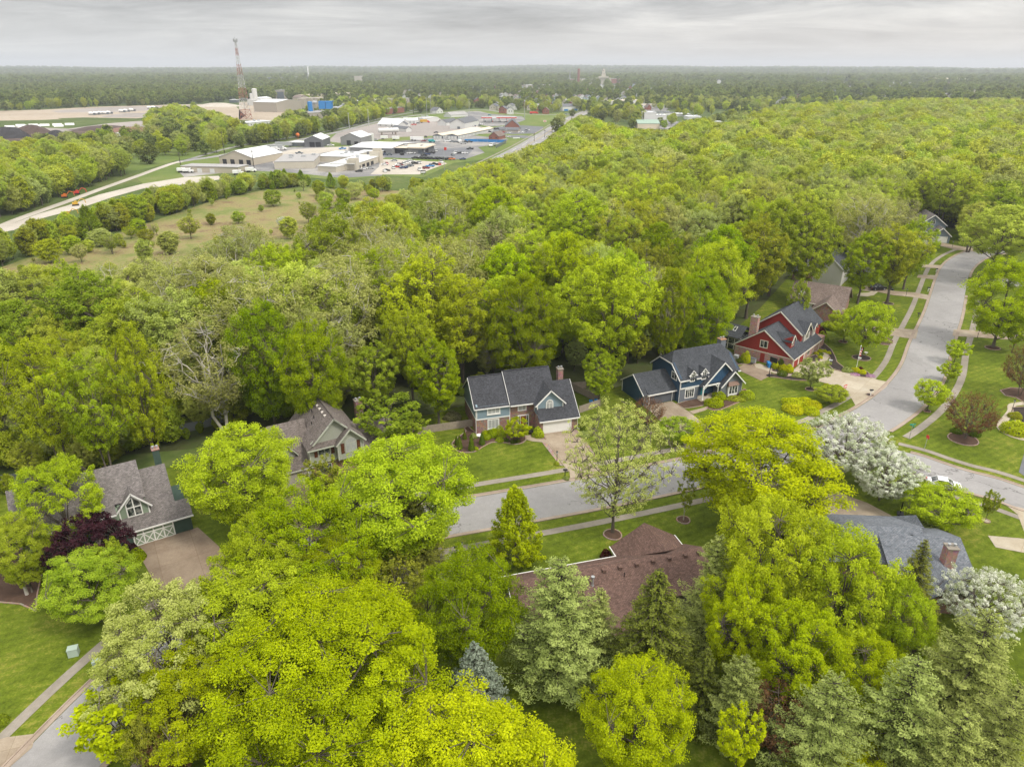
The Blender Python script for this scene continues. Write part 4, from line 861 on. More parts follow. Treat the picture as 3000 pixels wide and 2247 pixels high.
rf = MB(); zr = 8.75; e = -.35
def gam(v_): return 4.62 + (v_ + .35) * .80 if v_ < 4.75 else 4.62 + (9.85 - v_) * .80
k0 = 2.75
rf.slab([(-.35, -.35, gam(-.35)), (13.55, -.35, gam(-.35)), (13.55, k0, gam(k0)), (11.9, 4.75, gam(4.749)), (1.3, 4.75, gam(4.749)), (-.35, k0, gam(k0))], .2)
rf.slab([(-.35, 9.85, gam(9.85)), (13.55, 9.85, gam(9.85)), (13.55, 6.75, gam(6.75)), (11.9, 4.75, gam(4.751)), (1.3, 4.75, gam(4.751)), (-.35, 6.75, gam(6.75))], .2)
rf.slab([(-.35, k0, gam(k0)), (-.35, 6.75, gam(6.75)), (1.3, 4.75, gam(4.751))], .2); rf.slab([(13.55, k0, gam(k0)), (13.55, 6.75, gam(6.75)), (11.9, 4.75, gam(4.751))], .2)
# garage roof, with a lower nib left of the door
rf.slab([(-6.3, .85, 2.35), (.05, .85, 2.35), (.05, 5.1, 5.12), (-7.2, 5.1, 5.12), (-7.2, 2.2, 3.23), (-6.3, 2.2, 3.23)], .16); rf.slab([(-7.2, 9.3, 2.38), (.05, 9.3, 2.38), (.05, 5.1, 5.12), (-7.2, 5.1, 5.12)], .16)
rf.slab([(-7.2, 1.0, 2.2), (-6.32, 1.0, 2.2), (-6.32, 2.2, 3.2), (-7.2, 2.2, 3.2)], .14)
# porch gable and bay gable
rf.slab([(4.35, -1.15, 2.75), (8.9, -1.15, 7.3), (8.9, 3.5, 7.3), (4.35, 0.3, 2.75)], .16); rf.slab([(13.45, -1.15, 2.75), (8.9, -1.15, 7.3), (8.9, 3.5, 7.3), (13.45, .3, 2.75)], .16)
rf.slab([(8.15, -1.75, 2.4), (11.07, -1.75, 5.35), (11.07, -.45, 5.35), (8.15, -.45, 2.4)], .16); rf.slab([(14.0, -1.75, 2.4), (11.07, -1.75, 5.35), (11.07, .6, 5.35), (14.0, .6, 2.4)], .16)
for uc in (2.55, 5.15):
    rf.slab([(uc - .85, -.25, 5.35), (uc, -.25, 6.35), (uc, 2.2, 6.35), (uc - .85, .75, 5.35)], .1); rf.slab([(uc + .85, -.25, 5.35), (uc, -.25, 6.35), (uc, 2.2, 6.35), (uc + .85, .75, 5.35)], .1)
rf.build('roof', M_SH_NAVY, hB)
tr_ = MB()
for uc in (2.55, 5.15):
    bar(tr_, (uc - .88, -.32, 5.33), (uc, -.32, 6.33), .1, .13); bar(tr_, (uc + .88, -.32, 5.33), (uc, -.32, 6.33), .1, .13); bar(tr_, (uc - .95, -.3, 5.3), (uc - .45, -.3, 5.3), .3, .07); bar(tr_, (uc + .45, -.3, 5.3), (uc + .95, -.3, 5.3), .3, .07)
tr_.box(-.4, 1.8, -.47, -.36, 4.38, 4.58); tr_.box(3.3, 4.4, -.47, -.36, 4.38, 4.58); tr_.box(5.95, 7.0, -.47, -.36, 4.38, 4.58); tr_.box(0, 4.3, -.1, -.04, 2.7, 2.95)
tr_.box(13.0, 13.6, -.47, -.36, 4.38, 4.58); tr_.box(.0, .12, -.08, -.02, 2.95, 4.6)
bar(tr_, (4.35, -1.22, 2.72), (8.9, -1.22, 7.28), .12, .2); bar(tr_, (10.9, -1.22, 5.3), (8.9, -1.22, 7.28), .12, .2); bar(tr_, (8.15, -1.82, 2.38), (11.07, -1.82, 5.33), .12, .2); bar(tr_, (14.0, -1.82, 2.38), (11.07, -1.82, 5.33), .12, .2)
bar(tr_, (-.4, -.35, 4.6), (-.4, k0, gam(k0)), .1, .2); bar(tr_, (-.4, 9.85, 4.6), (-.4, 6.75, gam(6.75)), .1, .2); bar(tr_, (-.4, k0, gam(k0) - .02), (-.4, 6.75, gam(6.75) - .02), .1, .2)
tr_.box(-6.35, .05, .74, .84, 2.1, 2.32); bar(tr_, (-7.25, 1.0, 2.2), (-7.25, 5.1, 5.1), .1, .18); bar(tr_, (-7.25, 9.3, 2.36), (-7.25, 5.1, 5.1), .1, .18); tr_.box(-6.4, -6.3, .84, 1.3, 1.95, 2.3)
tr_.box(4.55, 4.75, -1.1, -.9, .2, 3.0); tr_.box(8.0, 8.2, -1.1, -.9, .2, 3.0); bar(tr_, (4.6, -1.0, 3.1), (8.4, -1.0, 3.1), .2, .25); bar(tr_, (4.7, -1, 2.3), (5.4, -1, 2.9), .12, .12); bar(tr_, (8.1, -1, 2.3), (7.4, -1, 2.9), .12, .12)
tr_.build('trim', M_TRIM, hB)
mb = MB(); mb.box(4.1, 8.5, -1.4, .9, 0, .2); mb.build('porch_floor', M_DRIVEW, hB)
for uc in (2.55, 5.15): window(hB, (uc - .55, -.1, 3.95), FR, 1.1, 1.7, 2, fr=.17)
window(hB, (1.2, -.05, .65), FR, 2.15, 1.95, 4, fr=.17)
window(hB, (-.02, 2.95, 4.0), LF, 1.8, 1.5, 2, fr=.14)
wb = MB(); wb.box(10.15, 12.4, -1.6, -1.2, .15, 2.3); bay = wb.build('bay_window', M_TRIM, hB)
for i in range(3):
    g = MB(); obox(g, (10.3 + i * .68, -1.61, .65), FR, .06, .6, 0, .01, 0, 1.5); g.build('pane', M_GLASS, bay)
rb = MB(); rb.slab([(9.95, -1.8, 2.3), (12.6, -1.8, 2.3), (12.25, -1.2, 2.95), (10.3, -1.2, 2.95)], .05); rb.slab([(9.95, -1.8, 2.3), (10.3, -1.2, 3.1), (9.95, -1.2, 2.3)], .04); rb.slab([(12.6, -1.8, 2.3), (12.25, -1.2, 3.1), (12.6, -1.2, 2.3)], .04); rb.build('bay_roof', M_COPPER, hB)
d = MB(); obox(d, (5.6, .9, .2), FR, 0, 1.0, 0, .06, 0, 2.1); d.build('door', plain('teal_paint', (.02, .22, .24), .5), hB)
garage_door(hB, (-5.75, 1.27, .02), FR, 4.95, 2.1, plain('charcoal_door_paint', (.10, .108, .125), .6, var=.06))
chimney(hB, 12.2, 13.4, 4.6, 5.8, 5, 9.2, M_GREY_BRICKPAINT, plain('rusty_cap', (.35, .20, .12), .8, var=.4, scale=4))
pipe(hB, [(-.12, -.3, 4.4), (-.12, -.1, 4.2), (-.12, -.1, .1)]); pipe(hB, [(-7.0, 1.1, 2.2), (-6.95, 1.25, 2.0), (-6.95, 1.25, .1)]); pipe(hB, [(13.75, -1.2, 2.4), (13.7, -1.1, 2.2), (13.7, -1.1, .1)]); pipe(hB, [(-7.0, 9.0, 2.3), (-6.98, 8.95, .1)])

# ------------------------------------------------------------------ C: red house   (u towards the street, v up the street)
hC = house('red_house', (2317.5, 1083.5), -41, 'dark red house over pale pink brick with dark grey roof, tall brick chimney and dormers')
w = MB(); w.box(-12.8, 0, 0, 19.2, 0, 2.35); w.build('wall', M_BRICK_C, hC)
w = MB(); ext_v(w, [(-12.8, 2.35), (0, 2.35), (0, 2.55), (-6.7, 7.1), (-12.8, 2.75)], 0, 7.4)
ext_v(w, [(-11.2, 2.5), (-1.5, 2.5), (-1.5, 5.6), (-6.5, 9.45), (-11.2, 6.0)], 7.4, 19.2)
ext_v(w, [(-3, 5.6), (-1.3, 5.6), (-1.3, 6.6)], 1.7, 1.9)
w.solid([(-1.55, 1.95, 3.7), (-1.55, 3.95, 3.7), (-1.55, 3.95, 5.4), (-1.55, 2.95, 6.4), (-1.55, 1.95, 5.4)], (-2.5, 0, 0)); w.build('siding', M_SID_RED, hC)
w = MB(); w.solid([(-1.15, 8.4, 3.0), (-1.15, 11.9, 3.0), (-1.15, 11.9, 5.6), (-1.15, 10.15, 7.4), (-1.15, 8.4, 5.6)], (-2.5, 0, 0)); w.solid([(-1.0, 13.2, 3.6), (-1.0, 14.8, 3.6), (-1.0, 14.8, 5.4), (-1.0, 14, 6.4), (-1.0, 13.2, 5.4)], (-2.5, 0, 0)); w.build('dormer_wall', siding('pale_grey_siding', (.48, .47, .44), .16), hC)
rf = MB()
rf.slab([(.4, -.4, 2.45), (.4, 16, 2.45), (-1.6, 16, 3.85), (-1.6, 7.4, 3.85), (-6.7, 7.4, 7.42), (-6.7, -.4, 7.42)], .18); rf.slab([(-13.3, -.4, 2.55), (-13.3, 7.4, 2.55), (-6.7, 7.4, 7.42), (-6.7, -.4, 7.42)], .18)
rf.slab([(-1.0, 7.0, 5.4), (-1.0, 19.6, 5.4), (-6.5, 19.6, 9.75), (-6.5, 7.0, 9.75)], .18); rf.slab([(-11.6, 7.0, 5.85), (-11.6, 19.6, 5.85), (-6.5, 19.6, 9.75), (-6.5, 7.0, 9.75)], .18)
rf.slab([(-1.3, 1.65, 5.15), (-1.3, 2.95, 6.6), (-5.3, 2.95, 6.6), (-3.4, 1.65, 5.15)], .1); rf.slab([(-1.3, 4.25, 5.15), (-1.3, 2.95, 6.6), (-5.3, 2.95, 6.6), (-3.4, 4.25, 5.15)], .1)
rf.slab([(-.8, 8.1, 5.4), (-.8, 10.15, 7.6), (-4.6, 10.15, 7.6), (-1.6, 8.1, 5.4)], .1); rf.slab([(-.8, 12.2, 5.4), (-.8, 10.15, 7.6), (-4.6, 10.15, 7.6), (-1.6, 12.2, 5.4)], .1)
rf.slab([(-.7, 13.0, 5.3), (-.7, 14, 6.5), (-3.2, 14, 6.5), (-1.2, 13.0, 5.3)], .1); rf.slab([(-.7, 15.0, 5.3), (-.7, 14, 6.5), (-3.2, 14, 6.5), (-1.2, 15.0, 5.3)], .1)
rf.slab([(-17.6, 2.6, 3.0), (-13.0, 2.6, 3.0), (-13.0, 6.2, 4.9), (-17.6, 6.2, 4.9)], .16); rf.slab([(-17.6, 9.6, 3.0), (-13.0, 9.6, 3.0), (-13.0, 6.2, 4.9), (-17.6, 6.2, 4.9)], .16)
rf.build('roof', M_SH_NAVY, hC)
tr_ = MB(); bar(tr_, (.45, -.45, 2.42), (-6.7, -.45, 7.4), .1, .2); bar(tr_, (-13.35, -.45, 2.5), (-6.7, -.45, 7.4), .1, .2); tr_.box(-12.9, .05, -.05, .02, 2.25, 2.42)
bar(tr_, (-1.0, 6.95, 5.4), (-6.5, 6.95, 9.73), .1, .22); bar(tr_, (-11.6, 6.95, 5.82), (-6.5, 6.95, 9.73), .1, .22); tr_.box(.38, .48, -.4, 16, 2.15, 2.35)
bar(tr_, (-1.25, 1.65, 5.12), (-1.25, 2.95, 6.58), .1, .14); bar(tr_, (-1.25, 4.25, 5.12), (-1.25, 2.95, 6.58), .1, .14); bar(tr_, (-.75, 8.1, 5.38), (-.75, 10.15, 7.58), .1, .16); bar(tr_, (-.75, 12.2, 5.38), (-.75, 10.15, 7.58), .1, .16)
bar(tr_, (-.65, 13, 5.3), (-.65, 14, 6.5), .1, .12); bar(tr_, (-.65, 15, 5.3), (-.65, 14, 6.5), .1, .12)
for vv in (.35, 3.35, 6.5): tr_.box(-.02, .1, vv, vv + .35, 0, 2.2)
tr_.box(-.1, .1, 15.6, 15.8, 0, 2.4); tr_.box(-.1, .1, 12.2, 12.35, 0, 2.4); tr_.build('trim', M_CREAM, hC)
window(hC, (-7.35, -.03, 3.3), FR, 1.75, 1.7, 2, fr=.16, mat=M_CREAM); window(hC, (-1.53, 2.35, 4.2), RT, 1.1, 1.35, 2, mat=M_CREAM); window(hC, (-1.13, 9.5, 3.9), RT, 1.35, 2.2, 2, arch=True, mat=M_CREAM); window(hC, (-.98, 13.6, 4.2), RT, .8, 1.2, 2, mat=M_CREAM)
window(hC, (.03, 8.4, .6), RT, 1.5, 1.6, 2, mat=M_CREAM)
garage_door(hC, (.02, .8, .02), RT, 2.45, 2.1, MATS['dark_red_siding'], 3, fmat=M_CREAM); garage_door(hC, (.02, 3.9, .02), RT, 2.45, 2.1, MATS['dark_red_siding'], 3, fmat=M_CREAM)
d = MB(); obox(d, (-6.9, -.02, 0), FR, 0, .95, 0, .06, 0, 2.05); d.build('side_door', MATS['dark_red_siding'], hC)
chimney(hC, -10.3, -8.7, .4, 1.6, 3.5, 9.3, M_BRICK_C)
sr = MB(); [sr.box(a, a + .16, 3.0, 3.16, 0, 2.9) for a in (-17.4, -15.9, -14.4, -13.0)]; sr.box(-17.4, -12.9, 3.0, 3.14, 2.55, 2.8); sr.box(-17.4, -12.9, 3.02, 3.12, 1.2, 1.3); [sr.box(-17.4, -17.24, a, a + .16, 0, 2.9) for a in (3, 6, 9)]; srf = sr.build('sunroom', M_CREAM, hC)
sg = MB(); sg.box(-17.3, -13, 3.2, 9.2, .05, 2.6); sg.build('sunroom_glazing', M_GLASS, srf)
sk = MB(); s_ = (4.9 - 3.0) / 3.6
sk.slab([(-15.6, 4.3, 3.0 + 1.7 * s_ + .08), (-14.9, 4.3, 3.0 + 1.7 * s_ + .08), (-14.9, 5.5, 3.0 + 2.9 * s_ + .08), (-15.6, 5.5, 3.0 + 2.9 * s_ + .08)], .08); skl = sk.build('skylight', M_TRIM, hC)
sk = MB(); sk.slab([(-15.5, 4.4, 3.0 + 1.8 * s_ + .1), (-15.0, 4.4, 3.0 + 1.8 * s_ + .1), (-15.0, 5.4, 3.0 + 2.8 * s_ + .1), (-15.5, 5.4, 3.0 + 2.8 * s_ + .1)], .02); sk.build('pane', M_GLASS, skl)

# ------------------------------------------------------------------ H: grey-green house with steep brown roof
hH = house('shuttered_house', (800.4, 1437.7), 30, 'taupe house with steep brown roof, arched window and brown shutters behind round lime trees')
w = MB(); w.box(.3, 6, 0, 9, 0, 2.8); ext_u(w, [(0, 2.8), (9.5, 2.8), (4.9, 7.9)], .3, .6); w.box(5.9, 14.0, -.4, 9.5, 2.9, 5.95); w.box(9.95, 14.1, -1.35, 0, 3.0, 6.0)
ext_v(w, [(6.2, 6.4), (13.8, 6.4), (9.95, 9.75)], -.55, -.3); ext_v(w, [(9.95, 6.0), (14.1, 6.0), (12.02, 7.9)], -1.35, -1.1)
ext_v(w, [(1.6, 4.6), (4.2, 4.6), (2.9, 6.5)], 1.2, 3.5); w.box(1.7, 4.1, 1.2, 3.2, 3.6, 4.7)
w.build('siding', M_SID_TAUPE, hH)
w = MB(); w.box(6.1, 13.9, -.2, 9.5, 0, 2.9); w.box(14, 20, .3, 8.5, 0, 2.6); w.build('wall', M_BRICK_A, hH)
rf = MB(); rf.slab([(-.1, -.35, 2.55), (6.4, -.35, 2.55), (6.9, 4.9, 8.3), (1.2, 4.9, 8.3)], .18); rf.slab([(-.1, 9.9, 2.55), (6.4, 9.9, 2.55), (6.9, 4.9, 8.3), (1.2, 4.9, 8.3)], .18); rf.slab([(-.1, -.35, 2.55), (1.2, 4.9, 8.3), (-.1, 9.9, 2.55)], .18)
rf.slab([(5.5, -1.1, 5.65), (9.95, -1.1, 10.1), (9.95, 10.3, 10.1), (5.5, 10.3, 5.65)], .2); rf.slab([(14.4, -.4, 5.65), (9.95, -.4, 10.1), (9.95, 10.3, 10.1), (14.4, 10.3, 5.65)], .2); rf.slab([(12.1, -1.1, 7.95), (9.95, -1.1, 10.1), (9.95, -.4, 10.1), (12.1, -.4, 7.95)], .2)
rf.slab([(5.6, -1.15, 5.75), (9.95, -1.15, 5.75), (10.6, -.5, 6.45), (6.3, -.5, 6.45)], .12)
rf.slab([(9.6, -1.85, 5.75), (12.02, -1.85, 8.2), (12.02, 1.0, 8.2), (9.6, 1.0, 5.75)], .14); rf.slab([(14.45, -1.85, 5.75), (12.02, -1.85, 8.2), (12.02, 1.0, 8.2), (14.45, 1.0, 5.75)], .14)
rf.slab([(14.0, -.3, 2.45), (20.5, -.3, 2.45), (20.5, 4.8, 5.9), (14.0, 4.8, 5.9)], .16); rf.slab([(14.0, 9.2, 2.45), (20.5, 9.2, 2.45), (20.5, 4.8, 5.9), (14.0, 4.8, 5.9)], .16)
rf.slab([(1.2, .85, 4.5), (2.9, .85, 6.75), (2.9, 3.6, 6.75), (1.2, 1.6, 4.5)], .12); rf.slab([(4.6, .85, 4.5), (2.9, .85, 6.75), (2.9, 3.6, 6.75), (4.6, 1.6, 4.5)], .12)
rH = rf.build('roof', M_SH_BROWN, hH)
for i in range(5): ven = MB(); ven.rbox(9.35, 1.6 + i * 1.35, .35, .3, 9.4, 9.68, 0); ven.build('roof_vent', plain('pale_vent', (.6, .55, .5), .5), rH)
for u_, v_ in ((8.2, 4), (8.4, 5.6), (7.6, 3.2), (8.0, 7.2)): ven = MB(); ven.lathe(u_, v_, [(.07, .15 + u_), (.07, .65 + u_)], 6); ven.build('vent_pipe', M_BLACK, rH)
tr_ = MB(); bar(tr_, (6.3, -1.16, 6.45), (9.95, -1.16, 10.08), .1, .22); bar(tr_, (12.1, -1.16, 7.93), (9.95, -1.16, 10.08), .1, .22); bar(tr_, (9.6, -1.9, 5.73), (12.02, -1.9, 8.18), .12, .2); bar(tr_, (14.45, -1.9, 5.73), (12.02, -1.9, 8.18), .12, .2)
tr_.box(5.5, 9.9, -1.26, -1.16, 5.5, 5.7); tr_.box(-.1, 6.4, -.46, -.36, 2.35, 2.52); tr_.box(14.2, 20.5, -.42, -.32, 2.25, 2.42); tr_.box(9.95, 10.1, -1.42, -1.36, 3.0, 5.8); tr_.box(13.95, 14.1, -1.42, -1.36, 3.0, 5.8); tr_.box(5.9, 6.05, -.46, -.4, 2.9, 5.5); tr_.box(5.9, 14, -.5, -.42, 2.8, 3.0)
bar(tr_, (1.2, .8, 4.5), (2.9, .8, 6.73), .1, .14); bar(tr_, (4.6, .8, 4.5), (2.9, .8, 6.73), .1, .14); tr_.build('trim', siding('sage_trim', (.44, .45, .38), 9), hH)
window(hH, (11.15, -1.37, 4.0), FR, 1.8, 2.5, 2, arch=True, mat=MATS['sage_trim'], glass=M_BLIND)
window(hH, (7.2, -.42, 4.0), FR, 1.9, 1.35, 2, mat=MATS['sage_trim']); window(hH, (7.3, -.22, .8), FR, 1.8, 1.6, 2, mat=MATS['sage_trim'])
M_SHUT = plain('brown_shutter_paint', (.10, .035, .018), .6)
for a, z0, vv in ((10.5, 4.05, -1.37), (13.0, 4.05, -1.37), (6.6, 4.0, -.42), (9.2, 4.0, -.42)):
    s = MB(); obox(s, (a, vv, z0), FR, 0, .5, 0, .06, 0, 1.4 if vv > -1 else 1.7); [obox(s, (a, vv, z0), FR, .02, .48, .06, .08, zz, zz + .06) for zz in (.2, .7, 1.1)]; s.build('shutter', M_SHUT, hH)
garage_door(hH, (.7, -.02, .02), FR, 4.7, 2.15, plain('tan_door', (.36, .33, .29), .6), fmat=M_TRIM); chimney(hH, 16.2, 17.4, 8.3, 9.3, 3, 7.4, M_BRICK_K)
pipe(hH, [(5.75, -1.0, 5.5), (5.9, -.5, 5.2), (5.9, -.5, 3.0), (5.6, -.6, 2.75)])

# ------------------------------------------------------------------ I: green house at left
hI = house('green_house', (377.6, 1606.3), 32, 'dark green painted brick house with taupe shingle roof and white crossed barn-style garage door')
w = MB(); w.box(0, 8, 0, 8.5, 0, 2.75); w.box(-11, -.2, .6, 12, 0, 2.9); w.build('wall', M_SID_DKGREEN, hI)
w = MB(); ext_u(w, [(0, 2.75), (11.5, 2.75), (6, 7.3)], 6.2, 6.45); w.box(-11, -.15, .8, 11.5, 2.9, 5.6); w.box(-.15, 3.2, 1.4, 11.5, 2.9, 5.9); ext_u(w, [(1.5, 5.9), (11.5, 5.6), (6.2, 9.1)], 2.95, 3.2); ext_u(w, [(0, 2.7), (3, 2.7), (1.5, 3.9)], 7.75, 8)
w.solid([(-.1, 1.2, 3.45), (3.45, 1.2, 3.45), (3.45, 1.2, 5.2), (1.68, 1.2, 7.2), (-.1, 1.2, 5.2)], (0, 3.5, 0)); w.build('siding', M_SID_SAGE, hI)
rf = MB(); rf.slab([(-.35, -.35, 2.55), (8.3, -.35, 2.55), (8.3, 1.6, 4.2), (6.6, 1.6, 4.2), (6.6, 6, 7.92), (-.35, 6, 7.92)], .18); rf.slab([(-.35, 12, 2.9), (6.6, 12, 2.9), (6.6, 6, 7.92), (-.35, 6, 7.92)], .18); rf.slab([(6.6, 1.6, 4.2), (8.3, 1.6, 4.2), (8.3, 3.5, 2.6), (6.6, 3.5, 2.6)], .16)
rf.slab([(-11.5, .2, 5.4), (-.35, .2, 5.4), (-.35, 1.3, 6.178), (3.3, 1.3, 6.178), (3.3, 6, 9.5), (-11.5, 6, 9.5)], .22); rf.slab([(-11.5, 12, 5.4), (3.3, 12, 5.4), (3.3, 6, 9.5), (-11.5, 6, 9.5)], .22)
rf.slab([(-.55, .8, 5.0), (1.68, .8, 7.5), (1.68, 4.3, 7.5), (-.55, 1.6, 5.0)], .12); rf.slab([(3.9, .8, 5.0), (1.68, .8, 7.5), (1.68, 4.3, 7.5), (3.9, 3.4, 5.0)], .12)
rf.build('roof', M_SH_TAUPE, hI)
tr_ = MB(); bar(tr_, (-.55, .75, 4.98), (1.68, .75, 7.48), .12, .18); bar(tr_, (3.9, .75, 4.98), (1.68, .75, 7.48), .12, .18); tr_.box(-.15, 3.5, 1.1, 1.2, 3.4, 3.68); tr_.box(-.12, .04, 1.12, 1.2, 3.68, 5.2); tr_.box(3.32, 3.48, 1.12, 1.2, 3.68, 5.2)
tr_.box(-.4, 8.35, -.46, -.36, 2.32, 2.52); tr_.box(-11.5, -.4, .08, .19, 5.15, 5.35); tr_.build('trim', M_TRIM, hI)
wi = MB(); o = (.78, 1.18, 3.85); n = FR
obox(wi, o, n, 0, .14, 0, .06, 0, 2.0); obox(wi, o, n, 1.72, 1.86, 0, .06, 0, 2.0); obox(wi, o, n, .86, 1.0, 0, .06, 0, 2.85); obox(wi, o, n, .14, 1.72, 0, .055, 0, .14); obox(wi, o, n, .14, 1.72, 0, .055, 1.3, 1.45)
bar(wi, (.82, 1.15, 5.9), (1.71, 1.15, 6.9), .06, .14); bar(wi, (2.6, 1.15, 5.9), (1.71, 1.15, 6.9), .06, .14); wf = wi.build('gable_window', M_TRIM, hI)
g = MB(); g.poly([(.9, 1.16, 3.95), (2.5, 1.16, 3.95), (2.5, 1.16, 5.85), (1.71, 1.16, 6.75), (.9, 1.16, 5.85)]); g.build('pane', M_GLASS, wf)
gd = MB(); obox(gd, (.85, -.01, .02), FR, 0, 4.85, 0, .04, 0, 2.2); gdo = gd.build('garage_door', plain('sage_door_paint', (.25, .31, .22), .6), hI)
gt = MB()
for i in range(5): x = 4.85 * i / 4; obox(gt, (.85, -.01, .02), FR, x - .08, x + .08, .04, .09, 0, 2.2)
obox(gt, (.85, -.01, .02), FR, 0, 4.85, .04, .082, 0, .12); obox(gt, (.85, -.01, .02), FR, 0, 4.85, .04, .082, 1.55, 1.68); obox(gt, (.85, -.01, .02), FR, 0, 4.85, .04, .082, 2.1, 2.24)
for i in range(4):
    x0, x1 = .85 + 4.85 * i / 4 + .06, .85 + 4.85 * (i + 1) / 4 - .06
    bar(gt, (x0, -.08, .2), (x1, -.08, 1.6), .03, .12); bar(gt, (x1, -.085, .2), (x0, -.085, 1.6), .03, .12)
gt.build('door_cross_boards', M_TRIM, gdo)
chimney(hI, 5.5, 6.35, 6.9, 7.9, 3, 9.7, M_SID_DKGREEN, M_BRICK_K); window(hI, (-2.2, .78, 3.6), FR, 1.2, 1.3, 2)

# ------------------------------------------------------------------ J: brown roofed house in the foreground
hJ = house('ranch_house', None, 15.5, 'single-storey house with red-brown shingle roof, row of square vents and pointed front wing', O=(-1.6, 67.8))
w = MB(); w.box(.5, 24, -8, -.5, 0, 2.5); ext_u(w, [(-8, 2.5), (-.5, 2.5), (-4.1, 4.8)], .5, .8); w.box(15.3, 23.9, -1, 1.6, 0, 2.45); ext_v(w, [(15.3, 2.45), (23.9, 2.45), (19.6, 5.0)], 1.2, 1.6); w.build('wall', siding('brown_siding', (.20, .17, .15), .2), hJ)
rf = MB(); rf.slab([(0, 0, 2.55), (24.5, 0, 2.55), (24.5, -4.1, 5.05), (0, -4.1, 5.05)], .16); rf.slab([(0, -8.5, 2.4), (24.5, -8.5, 2.4), (24.5, -4.1, 5.05), (0, -4.1, 5.05)], .16)
rf.slab([(8.2, -3.0, 4.6), (15, -3.0, 4.6), (15, -12.5, 2.4), (8.2, -12.5, 2.4)], .14)
ap = (19.6, 2.0, 5.35); rf.slab([(15.1, 2.0, 2.55), ap, (19.6, -4.0, 5.35), (15.1, -.5, 2.55)], .14); rf.slab([(24.1, 2.0, 2.55), ap, (19.6, -4.0, 5.35), (24.1, -.5, 2.55)], .14)
rJ = rf.build('roof', M_SH_REDB, hJ)
for u_ in (1.6, 4.0, 11.4, 13.4, 15.5, 17.6, 19.7, 21.8, 23.6):
    ven = MB(); ven.rbox(u_, -4.75, .42, .42, 4.55, 4.98, 0, taper=1); ven.build('roof_vent', M_SH_REDB, rJ)
ven = MB(); ven.lathe(9.6, -5.8, [(.22, 3.9), (.14, 4.1), (.14, 5.0), (.22, 5.02), (.22, 5.2), (.05, 5.25)], 9); ven.build('flue_pipe', M_STEEL, rJ)
ven = MB(); ven.lathe(13.6, -5.6, [(.06, 4.0), (.06, 4.7)], 6); ven.build('vent_pipe', M_BLACK, rJ)
tr_ = MB(); tr_.box(-.05, 15.1, .0, .1, 2.38, 2.58); tr_.box(15.0, 15.1, -.4, 2.1, 2.38, 2.56); tr_.box(24.1, 24.2, -.4, 2.1, 2.38, 2.56); bar(tr_, (-.05, -8.5, 2.4), (-.05, -4.1, 5.0), .08, .16); tr_.build('gutter', M_TRIM, hJ)

# ------------------------------------------------------------------ K: grey roofed brick house at lower right
hK = house('grey_roof_house', None, -4, 'low brick house with slate grey shingle roof and red brick chimney beside the big lawn', O=(46.0, 78.4))
w = MB(); w.box(-1.5, 9.6, -9.0, -.6, 0, 2.4); w.box(-8.5, 5, -7, 2.0, 0, 2.4); w.box(3.5, 8, -13.5, -9, 0, 2.4); ext_u(w, [(-9.3, 2.4), (-.6, 2.4), (-4.9, 4.3)], 9.35, 9.6); w.build('wall', M_BRICK_A, hK)
rf = MB(); rf.slab([(4.6, 0, 2.5), (10.1, 0, 2.5), (10.1, -4.9, 4.65), (4.6, -4.9, 4.65)], .16); rf.slab([(.2, -9.9, 2.45), (10.1, -9.9, 2.45), (10.1, -4.9, 4.65), (.2, -4.9, 4.65)], .16)
rf.slab([(-9, 2.4, 2.55), (5.1, 2.4, 2.55), (6.8, -.2, 4.6), (6.6, -3.0, 4.6), (-9, -3.0, 4.6)], .16); rf.slab([(-9, -8, 2.5), (6.2, -8, 2.5), (6.2, -3.0, 4.6), (-9, -3.0, 4.6)], .16)
rf.slab([(2.9, -14, 2.5), (2.9, -6.5, 2.5), (5.6, -6.5, 4.0), (5.6, -14, 4.0)], .14); rf.slab([(8.3, -14, 2.5), (8.3, -9, 2.5), (5.6, -6.5, 4.0), (5.6, -14, 4.0)], .14)
rK = rf.build('roof', M_SH_SLATE, hK)
chimney(hK, 6.3, 7.5, -9.3, -8.1, 2.4, 5.9, M_BRICK_K)
tr_ = MB(); tr_.box(5.4, 10.15, -10.02, -9.9, 2.25, 2.42); tr_.box(4.6, 10.15, 0, .1, 2.3, 2.46); tr_.box(8.3, 8.42, -14, -9.9, 2.25, 2.42); tr_.build('gutter', M_STEEL, hK)

# ------------------------------------------------------------------ E: brown roofed brick house behind the red one
g0 = G(2313, 876.5, 2.9); g1 = G(2476, 902, 2.9); angE = math.degrees(math.atan2(g1.y - g0.y, g1.x - g0.x)); LE = (g1 - g0).length
hE = house('brown_roof_house', None, angE, 'brick house with large plain brown roof directly behind the dark red house', O=(g0.x, g0.y))
w = MB(); w.box(.4, LE - .6, .5, 10.5, 0, 2.8); ext_u(w, [(.5, 2.8), (10.5, 2.8), (5.5, 6.4)], LE - .9, LE - .6); w.box(LE * .5, LE * .5 + 6, -5.2, .6, 0, 2.6); ext_v(w, [(LE * .5, 2.6), (LE * .5 + 6, 2.6), (LE * .5 + 3, 4.9)], -5.2, -4.9); w.build('wall', M_BRICK_A, hE)
rf = MB(); rf.slab([(-.4, 0, 2.75), (LE, 0, 2.75), (LE, 5.5, 6.8), (-.4, 5.5, 6.8)], .2); rf.slab([(-.4, 11, 2.75), (LE, 11, 2.75), (LE, 5.5, 6.8), (-.4, 5.5, 6.8)], .2)
